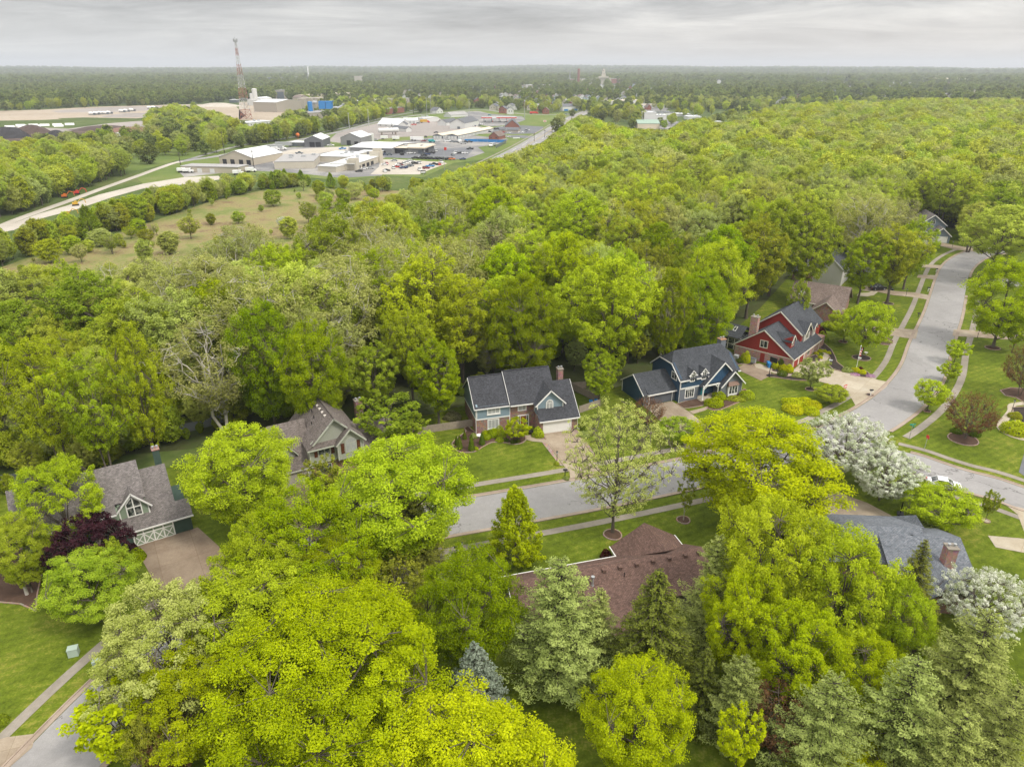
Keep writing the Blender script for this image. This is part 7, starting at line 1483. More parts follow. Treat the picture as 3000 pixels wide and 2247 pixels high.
def loft(mb, prof, ws, ins=0, mi=0):
    """profile (x,z) lofted between +-y with the top narrowed"""
    n = len(prof); z0 = min(p[1] for p in prof); z1 = max(p[1] for p in prof)
    def pt(p, s, k): w_ = ws * (1 - ins * (p[1] - z0) / (z1 - z0 + 1e-6)) * k; return (p[0], s * w_, p[1])
    A = [pt(p, -1, 1) for p in prof]; B = [pt(p, 1, 1) for p in prof]
    mb.poly(A, mi); mb.poly(B[::-1], mi)
    for i in range(n): j = (i + 1) % n; mb.poly([A[j], A[i], B[i], B[j]], mi)
def car(label, px, ang, kind='sedan', col='carwhite', parts=False, group=None, z=.06):
    g = G(*px); L_, Wd, bd, cab = car_body(kind); name = {'sedan': 'parked_car', 'suv': 'parked_car', 'pickup': 'pickup_truck'}[kind]; cat = 'car' if kind != 'pickup' else 'pickup truck'
    if not parts:
        key = ('car', kind)
        if key not in CARM:
            m = MB(); loft(m, bd, Wd / 2, .08); loft(m, cab, Wd / 2 * .93, .22, 1); c0 = [(x * .86 + .0, zc) for x, zc in cab]; zt = max(p[1] for p in cab)
            m.box(cab[1][0], cab[2][0], -Wd * .33, Wd * .33, zt - .01, zt + .03, 0)
            for sx in (-L_ * .3, L_ * .3):
                for sy in (-1, 1): m.tube([(sx, sy * (Wd / 2 - .2), .33), (sx, sy * (Wd / 2 + .02), .33)], .33, 8, 2)
            CARM[key] = m.mesh('parked_car', [MW['carwhite'], M_GLASS, M_BLACK])
        o = bpy.data.objects.new(name, CARM[key]); C.objects.link(o); o.material_slots[0].link = 'OBJECT'; o.material_slots[0].material = MW[col]; o.location = (g.x, g.y, z); o.rotation_euler.z = ang; return tag(o, label, cat, group)
    root = thing(name, label, cat, (g.x, g.y, z), ang, group); m = MB(); loft(m, bd, Wd / 2, .08); zt = max(p[1] for p in cab)
    m.box(cab[1][0], cab[2][0], -Wd * .345, Wd * .345, zt - .03, zt + .03); 
    for s in (-1, 1):
        m.tube([(cab[3][0], s * Wd * .455, cab[3][1]), (cab[2][0], s * Wd * .36, zt), (cab[1][0], s * Wd * .36, zt), (cab[0][0], s * Wd * .455, cab[0][1])], .045, 5); m.box(cab[2][0] - .95, cab[2][0] - .87, s * Wd * .46 - .02, s * Wd * .46 + .02, cab[0][1], zt - .3)
    b_ = m.build('body', MW[col], root); m = MB(); loft(m, cab, Wd / 2 * .9, .22); m.build('windows', M_GLASS, root)
    for sx in (-L_ * .29, L_ * .31):
        for sy in (-1, 1):
            m = MB(); m.tube([(sx, sy * (Wd / 2 - .2), .33), (sx, sy * (Wd / 2 + .01), .33)], .33, 14); w_ = m.build('wheel', M_BLACK, root); m = MB(); m.tube([(sx, sy * (Wd / 2), .33), (sx, sy * (Wd / 2 + .03), .33)], .2, 10); m.build('rim', M_STEEL, w_)
    for sy in (-1, 1): m = MB(); m.box(L_ / 2 - .12, L_ / 2 + .01, sy * Wd * .36 - .16, sy * Wd * .36 + .16, .55, .68); m.build('headlight', MW['silver'], root); m = MB(); m.box(-L_ / 2 - .01, -L_ / 2 + .1, sy * Wd * .36 - .18, sy * Wd * .36 + .18, .7, .84); m.build('tail_light', MW['red'], root)
    return root
CARM = {}
car('white saloon car parked on the side street beside the white blossom', (2763, 1428), R(-22), 'sedan', 'carwhite', True, z=.07)
car('black car parked on the driveway beneath the trees on the upper street', (2570, 850), R(10), 'suv', 'carblack', True, z=.1)
CN = {'w': ('carwhite', 'white'), 'k': ('carblack', 'black'), 'g': ('slate', 'dark grey'), 's': ('silver', 'silver'), 'r': ('red', 'red'), 'b': ('navy', 'dark blue'), 'B': ('blue', 'bright blue'), 'm': ('maroon', 'maroon'), 'o': ('orange', 'orange'), 't': ('teal', 'teal')}
KD = {'s': 'sedan', 'v': 'suv', 'p': 'pickup'}; 
def zd(x, y): return (1000 + x * .1808, 370 + y * .1808)
def z5(x, y): return (1400 + x * .1388, 240 + y * .1388)
def z3(x, y): return (1050 + x * .1808, 290 + y * .1808)
LOT = [(zd, 'on the grey dealership lot', [(710, 470, 'bs'), (775, 475, 'gv'), (980, 468, 'kp'), (1110, 450, 'ws'), (1150, 448, 'ws'), (1230, 448, 'wv'), (1200, 420, 'gs'), (1530, 415, 'wv'), (1390, 468, 'bv'), (1340, 490, 'kv'), (1460, 450, 'kp'), (1190, 530, 'kv'), (1285, 530, 'kv'), (1345, 533, 'kv'), (1405, 535, 'kv'), (1465, 537, 'kv'), (1525, 539, 'kv'), (1590, 541, 'kv'), (1655, 543, 'kv'), (1725, 548, 'kv'), (1790, 548, 'ov'), (1825, 450, 'ws'), (1870, 447, 'wv'), (1805, 478, 'gs'), (1915, 447, 'ks'), (2000, 450, 'ws'), (1965, 548, 'bs'), (2085, 380, 'kp')]),
       (zd, 'on the pale customer car park', [(855, 572, 'ss'), (705, 635, 'ws'), (735, 620, 'rs'), (1100, 582, 'ws'), (1145, 590, 'wv'), (1190, 618, 'kv'), (1245, 612, 'wv'), (1070, 608, 'wv'), (1010, 622, 'wv'), (930, 638, 'wv'), (970, 642, 'mv'), (1125, 652, 'ss'), (1085, 660, 'gs'), (1050, 678, 'bs'), (945, 668, 'ss'), (885, 675, 'rs'), (845, 690, 'wv'), (1000, 690, 'bs'), (1620, 600, 'wp'), (1500, 635, 'kp'), (1585, 632, 'rs'), (1440, 664, 'Bp'), (1375, 695, 'mv'), (1270, 722, 'wp'), (705, 745, 'ws'), (735, 732, 'ks'), (470, 695, 'ss'), (370, 702, 'ws'), (285, 745, 'ks')]),
       (zd, 'along the back edge of the dealership lot', [(1555, 252, 'ws'), (1675, 256, 'ws'), (1730, 252, 'wv'), (1790, 262, 'gs'), (1850, 268, 'gs'), (1975, 290, 'sp'), (2015, 270, 'kp'), (2075, 270, 'kp'), (1330, 252, 'ms'), (1385, 245, 'sv'), (1475, 252, 'bs'), (555, 240, 'sv'), (20, 380, 'Bp'), (310, 135, 'rp')]),
       (z3, 'by the storage units and the gravel yard', [(1945, 440, 'gs'), (2008, 418, 'ws'), (1845, 462, 'ws'), (1890, 455, 'bs'), (2110, 545, 'ks'), (2130, 515, 'ws'), (505, 490, 'wp'), (965, 405, 'gs'), (900, 430, 'rp'), (1255, 555, 'ks'), (1090, 625, 'ks'), (560, 255, 'gv'), (860, 200, 'ws'), (930, 185, 'ws')]),
       (z5, 'around the brick canopy building', [(90, 905, 'wv'), (25, 930, 'gs'), (580, 865, 'ks'), (235, 1045, 'wp'), (235, 1068, 'gs'), (345, 1012, 'kv'), (405, 1010, 'kv'), (525, 1080, 'rs'), (675, 1085, 'ws'), (910, 1085, 'wp'), (990, 1062, 'ss'), (1045, 1035, 'wv'), (1010, 1045, 'gv'), (630, 1172, 'ws'), (1850, 695, 'gs'), (1895, 690, 'ss'), (520, 975, 'ws'), (250, 718, 'tv')])]
rc = random.Random(3)
for f, where, L_ in LOT:
    for x, y, c in L_:
        cm_, nm_ = CN[c[0]]; kn = {'s': 'car', 'v': 'tall car', 'p': 'pickup truck'}[c[1]]
        car('%s %s parked %s' % (nm_, kn, where), f(x, y), rc.choice([R(20), R(22), R(110), R(200)]) if 'canopy' not in where else rc.choice([R(5), R(185)]), KD[c[1]], cm_, group='%s %ss parked %s' % (nm_, kn, where))
for p_, c_, l_ in (((969, 429), 'carwhite', 'white pickup truck beside the two-bay workshop'), ((877, 452), 'slate', 'dark truck in the yard below the workshop')): car(l_, p_, R(5), 'pickup', c_)
def truck(label, px, ang, Lb, hb, col, boxcol, name='box_truck', cab=True, cat='truck', group=None):
    g = G(*px); root = thing(name, label, cat, (g.x, g.y, .05), ang, group); m = MB(); m.box(-Lb / 2, Lb / 2, -1.25, 1.25, 1.0, 1.0 + hb); m.build('cargo_box', MW[boxcol], root)
    if cab:
        m = MB(); loft(m, [(Lb / 2 + .2, .6), (Lb / 2 + .2, 2.7), (Lb / 2 + 1.3, 2.7), (Lb / 2 + 1.7, 1.7), (Lb / 2 + 2.7, 1.5), (Lb / 2 + 2.8, .6)], 1.15, .05); m.build('cab', MW[col], root); m = MB(); m.box(Lb / 2 + 1.32, Lb / 2 + 1.6, -1.0, 1.0, 1.85, 2.5); m.build('windscreen', M_GLASS, root)
    for x_ in ([-Lb / 2 + 1, -Lb / 2 + 2.1] + ([Lb / 2 + 1.9] if cab else [])):
        for s in (-1, 1): m = MB(); m.tube([(x_, s * .85, .5), (x_, s * 1.2, .5)], .5, 10); m.build('wheel', M_BLACK, root)
    return root
truck('long pale grey semi-trailer with white cab behind the white-roofed warehouse', (805, 440), R(3), 12, 2.7, 'carwhite', 'silver'); truck('second pale semi-trailer standing nearer the lean-to', (832, 431), R(3), 13, 2.7, 'carwhite', 'silver', 'semi_trailer', False, 'trailer')
for x_, y_, l_ in ((697, 218, 'leftmost white box trailer behind the grey hall'), (885, 228, 'long white box trailer behind the grey hall'), (1155, 238, 'tall white box trailer with yellow top behind the hall')): truck(l_, zd(x_, y_), R(5), 6 if x_ != 1155 else 4, 2.2, 'carwhite', 'carwhite', 'box_trailer', False, 'trailer')
truck('white camper trailer behind the dealership roof', zd(1250, 240), R(8), 9, 2.3, 'carwhite', 'carwhite', 'camper_trailer', False, 'trailer'); truck('teal truck just behind the showroom roof', zd(1440, 268), R(10), 3, 1.4, 'teal', 'teal', 'flatbed_truck'); truck('white truck with teal cab at the back of the lot', zd(1920, 272), R(100), 4, 1.6, 'teal', 'carwhite')
truck('yellow sided box truck in front of the white garage', z3(1060, 392), R(2), 8, 2.6, 'red', 'yellow'); truck('orange box truck beside the white shop building', z3(1250, 352), R(2), 6, 2.4, 'carwhite', 'orange'); truck('red bus-like vehicle on the road beyond the canopy', z5(1165, 685), R(10), 9, 2.2, 'red', 'red', 'delivery_truck'); truck('white truck standing in the fenced truck lot', z5(320, 1365), R(250), 6, 1.8, 'carwhite', 'silver')
for p_, l_ in (((529, 506), 'white van at the left end of the low tan shed'), ((545, 507), 'second white van beside the low tan shed'), ((692, 513), 'white van right of the low tan shed'), ((729, 505), 'white van near the corner of the white-roofed warehouse'), ((802, 442), 'white van beside the pale trailers')): truck(l_, p_, R(10), 3.4, 1.6, 'carwhite', 'carwhite', 'delivery_van', True, 'van')
for i, (x, y) in enumerate([(270, 339), (283, 338), (296, 337), (309, 337), (321, 336), (358, 331), (371, 330), (388, 328), (440, 321), (452, 320)]):
    g = G(x, y); root = thing('mixer_truck', 'white-drummed concrete mixer truck in the far dirt yard', 'truck', (g.x, g.y, .1), R(15), 'concrete mixer trucks in the dirt yard'); m = MB(); m.tube([(-4, 0, 3.4), (-2.5, 0, 3.0), (0, 0, 2.8), (1.8, 0, 2.6)], [.6, 1.5, 1.6, .8], 10); m.build('drum', MW['carwhite'], root); m = MB(); m.box(2, 4.5, -1.2, 1.2, .6, 3.0); m.box(-4, 2, -1, 1, .6, 1.3); m.build('chassis', MW['slate'], root)
def digger(label, px, col):
    g = G(*px); root = thing('excavator', label, 'excavator', (g.x, g.y, .05), R(30)); m = MB(); m.box(-2, 1.6, -1.3, 1.3, 1.0, 2.4); m.box(-.4, 1.2, -1.2, 0, 2.4, 3.4); m.build('body', MW[col], root); m = MB(); [m.box(-2.2, 2.2, a, a + .6, 0, 1) for a in (-1.5, .9)]; m.build('tracks', M_BLACK, root); m = MB(); m.tube([(1.4, .5, 2), (4, .5, 4.6), (6.5, .5, 3.6), (6.8, .5, 1.2)], .28, 4); m.build('boom', MW[col], root); root.scale = (.62,) * 3
digger('yellow excavator in the middle of the gravel yard behind the scrub', (222, 603), 'yellow'); digger('small yellow loader at the near edge of the gravel yard', (197, 634), 'yellow'); digger('red machine at the far side of the gravel yard', (226, 570), 'red'); digger('orange-red machine left of the red one in the gravel yard', (190, 580), 'orange')
# heaps and tarps
def heap(name, label, px, rx, ry, h, mat, seed):
    g = G(*px); m = MB(); rg = random.Random(seed); K = 20; rings = [(1, 0), (.8, .3), (.55, .68), (.3, .92), (.05, 1)]
    pr = [[(rx * r_ * math.cos(6.283 * j / K) * (1 + rg.uniform(-.09, .09)), ry * r_ * math.sin(6.283 * j / K) * (1 + rg.uniform(-.09, .09)), h * z_ * (1 + rg.uniform(-.08, .08) * (z_ > 0))) for j in range(K)] for r_, z_ in rings]
    for i in range(len(pr) - 1):
        for j in range(K): q = (j + 1) % K; m.poly([pr[i][j], pr[i][q], pr[i + 1][q], pr[i + 1][j]])
    m.poly(pr[-1]); o = m.build(name, mat); o.location = (g.x, g.y, 0); return tag(o, label, 'heap')
M_BLK = pm('black_soil', (.022, .02, .022)); M_BRNS = pm('brown_soil', (.07, .045, .035), var=.25); M_REDS = pm('red_brown_mulch_heap', (.19, .10, .065), var=.25)
heap('soil_heap', 'black heap partly under a green net at the left edge', (25, 402), 24, 20, 8.5, M_BLK, 1); heap('soil_heap', 'dark brown rounded heap right of the black one', (95, 398), 20, 18, 9, M_BRNS, 2); heap('soil_heap', 'small pointed dark heap at the front of the compost yard', (167, 405), 12, 12, 6.5, M_BLK, 3)
heap('mulch_heap', 'long reddish mulch ridge at the back of the compost yard', (395, 385), 34, 14, 4, M_REDS, 4); heap('mulch_heap', 'dark ridge joined to the reddish mulch ridge', (310, 382), 36, 14, 4.5, M_BRNS, 5)
heap('sand_heap', 'tan sand heap left of the mixer trucks', (30, 350), 60, 26, 3.5, M_DIRT, 6); heap('gravel_heap', 'broad grey gravel heap right of the mixer trucks', (400, 342), 46, 22, 4, M_GREYDIRT, 7); heap('gravel_heap', 'pale gravel heap below the white batching shed', (640, 312), 40, 26, 5, M_GRAVEL, 8)
for i, (p_, n_) in enumerate((((15, 375), 5), ((118, 370), 3), ((159, 372), 1))):
    g = G(*p_)
    for k in range(n_): m = MB(); m.solid([(0, -1.6, 0), (0, 1.6, 0), (0, .5, 2.2), (0, -.5, 2.2)], (9, 0, 0)); o = m.build('covered_windrow', MW['carwhite']); o.location = (g.x + (k % 3) * 10, g.y + k * 6, 0); o.rotation_euler.z = .3; tag(o, 'white tarpaulin covered row in the grey yard', 'tarpaulin', 'white covered rows in the grey yard')
shed('small_hut', 'tiny pale hut at the edge of the green field', (341, 400), (357, 400), 6, 391, 0, 'front', 'white', 'white')
for i, (x, y) in enumerate([(815, 250), (835, 248), (855, 252), (815, 225), (840, 226), (860, 235), (880, 228), (900, 240)]):
    a_ = (760 + x * .1356 + 100 * 1.0, 370 + (y - 20) * .1356)
# ------------------------------------------------------------------ town houses and far landmarks
rt = random.Random(12)
HP = [(1408, 275), (1453, 268), (1522, 298), (1486, 336), (1573, 326), (1590, 308), (1618, 302), (1657, 301), (1747, 295), (1726, 302), (1767, 258), (1724, 252), (1863, 285), (1889, 238), (2169, 292), (2334, 293), (2295, 302), (2458, 300), (2271, 310), (1535, 318), (1640, 290), (1380, 300), (1440, 290), (1340, 290), (1290, 282), (1230, 285), (1600, 288), (1680, 292), (1560, 300), (1835, 270), (1905, 262), (1985, 272), (1950, 282), (2050, 258), (2120, 268), (1700, 262), (1655, 268), (1500, 262), (1180, 276), (1120, 282)]
rh = random.Random(77); HP += [(rh.uniform(1120, 1900), rh.uniform(252, 300)) for _ in range(34)] + [(rh.uniform(1380, 1880), rh.uniform(256, 304)) for _ in range(36)] + [(rh.uniform(1050, 2950), rh.uniform(236, 262)) for _ in range(40)] + [(rh.uniform(1380, 1720), rh.uniform(300, 335)) for _ in range(12)] + [(rh.uniform(1900, 2900), rh.uniform(255, 300)) for _ in range(14)]
for i, (x, y) in enumerate(HP):
    g = G(x, y); near = y > 285; wall = rt.choice(['white', 'white', 'white', 'pblue', 'cream', 'brick']); wn = {'white': 'white', 'pblue': 'pale blue', 'cream': 'cream', 'brick': 'brick'}[wall]; rfk = rt.choice(['shroof', 'shroof', 'brown', 'groof']); rn = {'shroof': 'dark', 'brown': 'brown', 'groof': 'pale grey'}[rfk]
    zn = ('beyond the plant' if x < 1250 else 'beyond the fuel canopy' if x < 1480 else 'left of the highway' if x < 1680 else 'where the highway meets the town' if x < 1860 else 'right of the courthouse' if x < 2250 else 'in the far right trees') if y > 262 else ('far off, left of the smokestack' if x < 1690 else 'far off, under the courthouse tower' if x < 1900 else 'far off towards the right horizon')
    lb = '%s town house with %s roof %s' % (wn, rn, zn); s = thing('town_house', lb, 'house', (g.x, g.y, 0), rt.uniform(-.5, .5), lb.replace('house', 'houses'))
    w_, d_, h_, r_ = rt.uniform(8, 11), rt.uniform(9, 13), rt.uniform(4.5, 6.5), 3.2; m = MB(); m.box(0, w_, 0, d_, 0, h_); ext_v(m, [(0, h_), (w_, h_), (w_ / 2, h_ + r_)], 0, d_); m.build('wall', MW[wall], s)
    m = MB(); m.slab([(-.4, -.4, h_ - .1), (w_ / 2, -.4, h_ + r_ + .2), (w_ / 2, d_ + .4, h_ + r_ + .2), (-.4, d_ + .4, h_ - .1)]); m.slab([(w_ + .4, -.4, h_ - .1), (w_ / 2, -.4, h_ + r_ + .2), (w_ / 2, d_ + .4, h_ + r_ + .2), (w_ + .4, d_ + .4, h_ - .1)]); m.build('roof', MW[rfk], s)
    if near:
        for k in (.25, .65): m = MB(); m.box(w_ * k, w_ * k + 1, -.06, .02, h_ * .5, h_ * .8); m.build('window', M_GLASS, s)
shed('retail_store', 'dark roofed store with white and blue front beside the highway', (1648, 326), (1694, 325), 26, 313, 3, 'side', 'white', 'shroof', [(.1, .35, .4, 'blue'), (.7, .95, .45, 'blue')])
shed('white_hall', 'tall white flat-roofed hall right of the highway', (1887, 352), (1922, 352), 24, 331, 0, 'front', 'white', 'wroof'); shed('white_hall', 'lower white wing joined to the tall white hall', (1922, 352), (1952, 352), 22, 339, 0, 'front', 'white', 'wroof'); shed('dark_roof_hall', 'low hall with dark roof behind the tall white hall', (1925, 340), (1978, 338), 20, 332, 0, 'front', 'white', 'shroof')
shed('green_roof_building', 'tan building with long pale green roof rising out of the wood', (1868, 378), (1932, 378), 24, 363, 3, 'side', 'creamroof', 'green'); shed('white_strip', 'white flat-roofed shops behind the small brick gable', (1881, 319), (1946, 318), 22, 308, 0, 'front', 'white', 'creamroof', windows=5)
shed('brick_gable_shop', 'small brick shop with brown gable in front of the white shops', (1895, 323), (1908, 323), 22, 315, 4, 'front', 'brick', 'brown'); shed('shopping_strip', 'pale strip of shops with dark windows beyond the junction', (1790, 310), (1888, 306), 26, 297, 0, 'front', 'white', 'creamroof', [(.3, .36, .6), (.45, .51, .6), (.6, .66, .6), (.8, .86, .6)])
for a, b_, e, l in (((1983, 342), (2021, 342), 335, 'white low building half hidden in the wood, leftmost'), ((2016, 352), (2054, 352), 343, 'white low building half hidden in the wood, middle one'), ((2094, 366), (2116, 366), 358, 'white low building half hidden in the wood, rightmost')): shed('woodland_building', l, a, b_, 24, e, 0, 'front', 'white', 'wroof')
shed('downtown_block', 'long pale courthouse square block with many windows far in the town', (1703, 247), (1790, 246), 40, 232, 0, 'front', 'cream', 'groof', windows=14); shed('downtown_block', 'pinkish downtown block right of the clock tower', (1790, 246), (1816, 245), 40, 232, 0, 'front', 'brick', 'groof', windows=4); shed('downtown_block', 'low red and white downtown block left of the brick smokestack', (1637, 243), (1690, 243), 40, 233, 0, 'front', 'brick', 'wroof', windows=6)
g = G(1768, 249); ct = thing('courthouse', 'domed courthouse clock tower standing above the distant town', 'tower', (g.x, g.y, 0)); TH = zat(g.x, g.y, 202); wd = (G(1790, 249) - G(1746, 249)).length
m = MB(); m.box(-wd / 2, wd / 2, 0, 40, 0, TH * .42); m.box(-wd * .3, wd * .3, -3, 30, TH * .42, TH * .52); m.build('main_block', MW['cream'], ct); m = MB(); m.box(-7, 7, 5, 19, TH * .5, TH * .68); m.box(-5.2, 5.2, 7, 17, TH * .68, TH * .84); m.build('tower_shaft', MW['cream'], ct); m = MB(); m.lathe(0, 12, [(5.4, TH * .84), (4.6, TH * .9), (2, TH * .97), (.4, TH * 1.02)], 8); m.build('cupola', MW['beige'], ct); m = MB(); m.lathe(0, 6.6, [(2.2, TH * .74), (2.2, TH * .80)], 10); m.build('clock_face', MW['white'], ct)
cyl('smokestack', 'tall dark red brick smokestack left of the courthouse', (1694, 252), 4.2, 202, MW['brick'], 'chimney', None, .7)
def slim(name, label, px, top, r_, mat, cat='mast'): return cyl(name, label, px, r_, top, mat, cat, None, .5)
slim('cell_mast', 'thin pale mast left of the brick smokestack', (1669, 246), 208, 1.6, M_STEEL); slim('water_tower_shaft', 'slender white column tower at the far left of the town', (905, 236), 195, 3.6, MW['carwhite'], 'tower'); slim('lighting_mast', 'thin lighting mast on the far right of the horizon', (2422, 236), 199, 2.0, M_STEEL)
shed('school_building', 'long dark glazed school building below the slender white column', (790, 242), (905, 240), 50, 228, 0, 'front', 'slate', 'white', windows=12); shed('far_factory', 'tan block far beyond the plant', (1038, 238), (1062, 238), 40, 224, 0, 'front', 'tan', 'tan'); shed('far_factory', 'low reddish factory far beyond the plant', (1080, 238), (1128, 238), 40, 228, 0, 'front', 'brick', 'creamroof')
shed('far_school', 'large red-brown school with pale sloping roof on the right horizon', (2742, 248), (2832, 248), 60, 234, 5, 'side', 'brick', 'creamroof', windows=8); shed('far_store', 'white flat store left of the red-brown school', (2616, 254), (2682, 254), 50, 243, 0, 'front', 'white', 'wroof'); shed('far_store', 'pale low buildings in front of the red-brown school', (2685, 270), (2760, 268), 40, 262, 0, 'front', 'cream', 'creamroof', windows=6)
shed('white_church', 'church with pointed dark steeple in the far right town', (2100, 246), (2112, 246), 24, 238, 5, 'front', 'white', 'shroof'); shed('tan_store', 'flat white and tan store in the town left of the smokestack', (1562, 262), (1612, 260), 36, 250, 0, 'front', 'tan', 'wroof', windows=5)
shed('long_strip', 'long white-roofed commercial strip beyond the row of trees', (1050, 312), (1200, 302), 30, 297, 0, 'front', 'beige', 'wroof', windows=10); shed('brick_strip', 'brick commercial building beside the tall trees beyond the tracks', (1135, 336), (1185, 330), 18, 320, 0, 'front', 'brick', 'groof')
# orange water ball / sign shapes, signs at the highway
g = G(873, 407); m = MB(); m.lathe(0, 0, [(.5, 0), (.15, .2), (.15, 1.2), (1.3, 2), (1.9, 3.2), (1.3, 4.4), (.2, 4.9)], 12); o = m.build('orange_buoy', MW['orange']); o.location = (g.x, g.y, 0); tag(o, 'bright orange ball on a short stand beside the rail line', 'ball')
def sign(label, px, top, w_, mat, name='road_sign', band=None):
    g = G(*px); H_ = zat(g.x, g.y, top); s = thing(name, label, 'sign', (g.x, g.y, 0), .2); m = MB(); m.box(-.15, .15, -.1, .1, 0, H_); m.build('post', M_STEEL, s); m = MB(); m.box(-w_ / 2, w_ / 2, -.25, -.1, H_ * .35, H_); b_ = m.build('sign_board', mat, s)
    if band: m = MB(); m.box(-w_ / 2 + .2, w_ / 2 - .2, -.28, -.25, H_ * .5, H_ * .8); m.build('sign_band', band, b_)
sign('white and red price sign on the grass beside the highway', (1596, 361), 353, 3.5, MW['carwhite'], band=MW['red']); sign('dark pylon sign with white lettering block at the pale car park entrance', (1240, 514), 500, 3.0, MW['carblack'], band=MW['carwhite']); sign('low white sign panel on the lawn by the brick office', (1513, 408), 403, 6, MW['carwhite'])
# ================================================================== garden things
SH = {}
SH['ball'] = ball_proto('clipped_shrub', 81, LM['shrub']); SH['gold'] = ball_proto('golden_shrub', 82, LM['gold'], 1800, .075, .8, .16); SH['soft'] = ball_proto('soft_shrub', 83, LM['mid'], 1400, .09, .8, .2); SH['cone'] = cone_shrub_proto('cone_shrub', 84, LM['shrub']); SH['fl'] = ball_proto('flower_clump', 85, LM['pink'], 700, .08, .4, .2)
def shrub(kind, px, w_, h_, label, mat=None, group=None, name=None, cat='shrub', ell=1.0, rz=0):
    g = G(*px); o = bpy.data.objects.new(name or {'cone': 'conical_shrub', 'gold': 'golden_shrub', 'fl': 'flower_clump'}.get(kind, 'round_shrub'), SH[kind]); C.objects.link(o); o.location = (g.x, g.y, .08); r_ = w_ / 2
    o.scale = (r_ * ell, r_, h_) if kind != 'cone' else (w_ / .72, w_ / .72, h_); o.rotation_euler.z = rz; tag(o, label, cat, group)
    if mat: o.material_slots[0].link = 'OBJECT'; o.material_slots[0].material = LM[mat]
    return o
zA = lambda x, y: (1300 + x * .2716, 1000 + y * .2716); zB = lambda x, y: (1750 + x * .2414, 900 + y * .2414); zC = lambda x, y: (2050 + x * .2716, 700 + y * .2716); zK = lambda x, y: (2300 + x * .36213, 1150 + y * .36213); zI = lambda x, y: (0 + x * .3904, 1600 + y * .3904); z6 = lambda x, y: (2450 + x * .36206, 600 + y * .36206)
for x, y, w_, h_, l in ((138, 1120, .75, 1.7, 'leftmost one'), (172, 1165, 1.2, 2.5, 'front left one'), (225, 1058, .9, 1.6, 'one nearest the house wall'), (300, 1180, 1.25, 2.9, 'tallest one'), (413, 1115, 1.2, 2.2, 'one beside the white planter')): shrub('cone', zA(x, y), w_, h_, 'dark conical evergreen in the mulch bed, ' + l, group=None)
shrub('cone', zA(1495, 975), 1.1, 2.4, 'dark conical evergreen right of the white garage door')
for x, y, w_, h_, l in ((455, 975, 1.6, .8, 'under the lower window, left end'), (450, 1000, 1.3, .7, 'in the middle of the shrub row'), (462, 1050, 1.8, 1.0, 'at the front of the mulch bed'), (540, 1020, 2.1, 1.5, 'largest one below the window'), (600, 975, 1.9, 1.2, 'against the wall right of the window'), (595, 1030, 1.2, 1.4, 'with bare stem'), (645, 1030, 1.2, 1.3, 'beside the bright small tree')): shrub('gold', zA(x, y), w_, h_, 'clipped lime-green shrub ' + l, 'loose' if x > 590 else 'lime')
tree('small', *G(*zA(790, 1085)).to_2d(), 4.1, 'bright lime small rounded tree beside the front door of the brick house', 'lime', wide=1.25)
shrub('soft', zA(1020, 1025), 2.2, 1.7, 'rounded green bush between front door and garage door', 'loose'); shrub('soft', zA(325, 1040), 1.5, .8, 'grey-green low bush in the bed near the house corner', 'pine'); shrub('soft', zA(350, 1170), 1.0, .5, 'bright low clump beside the tallest conical evergreen', 'lime'); shrub('soft', zA(605, 1075), 1.6, .6, 'pale low clump at the bed edge', 'loose'); shrub('ball', zA(680, 1080), .9, .6, 'small round dark bush at the bed edge'); shrub('ball', zA(750, 1100), 1.2, .7, 'low dark bush under the bright small tree'); shrub('ball', zA(800, 1095), .9, .7, 'low dark bush right of the bright small tree stem')
shrub('soft', zA(1510, 1020), 2.2, .7, 'grey-green groundcover bush beside the driveway', 'pine'); shrub('soft', zA(1575, 995), 1.6, .8, 'pale bushy clump at the right of the driveway edging', 'pine'); shrub('soft', zA(1320, 1490), 1.0, .5, 'low plant at the foot of the black letterbox', 'pine'); shrub('soft', zA(1220, 1330), 1.0, .4, 'low clump at the foot of the black garden lamp', 'mid')
shrub('gold', zB(1480, 1110), 2.9, 1.5, 'curved clipped lime hedge before the navy house, rear lobe', 'lime'); shrub('gold', zB(1420, 1190), 3.1, 1.6, 'curved clipped lime hedge before the navy house, front lobe', 'lime', ell=1.3, rz=.2); shrub('gold', zB(1820, 1095), 3.2, 1.5, 'rounded lime shrub at the right corner of the navy house', 'loose'); shrub('soft', zB(1680, 1120), 2.8, .5, 'low green groundcover before the bay window of the navy house', 'mid', ell=1.4)
for x, y, w_, l in ((70, 150, 4.2, 'front left lobe'), (60, 95, 4.0, 'rear left lobe'), (160, 90, 3.6, 'rear middle lobe'), (230, 115, 3.4, 'right lobe'), (205, 165, 3.6, 'front right lobe')): shrub('gold', zK(x, y), w_, 1.25, 'golden clipped hedge on the navy house lawn, ' + l, 'gold')
for x, y, w_, h_, l in ((495, 1330, 2.2, 2.6, 'tall golden bush against the pink brick wall'), (810, 1395, 1.7, 1.6, 'golden bush right of the basketball post'), (895, 1420, 2.0, 1.4, 'golden round bush, middle one beside the red house corner'), (955, 1430, 2.3, 1.6, 'golden round bush nearest the red garage corner')): shrub('gold', zC(x, y), w_, h_, l, 'gold')
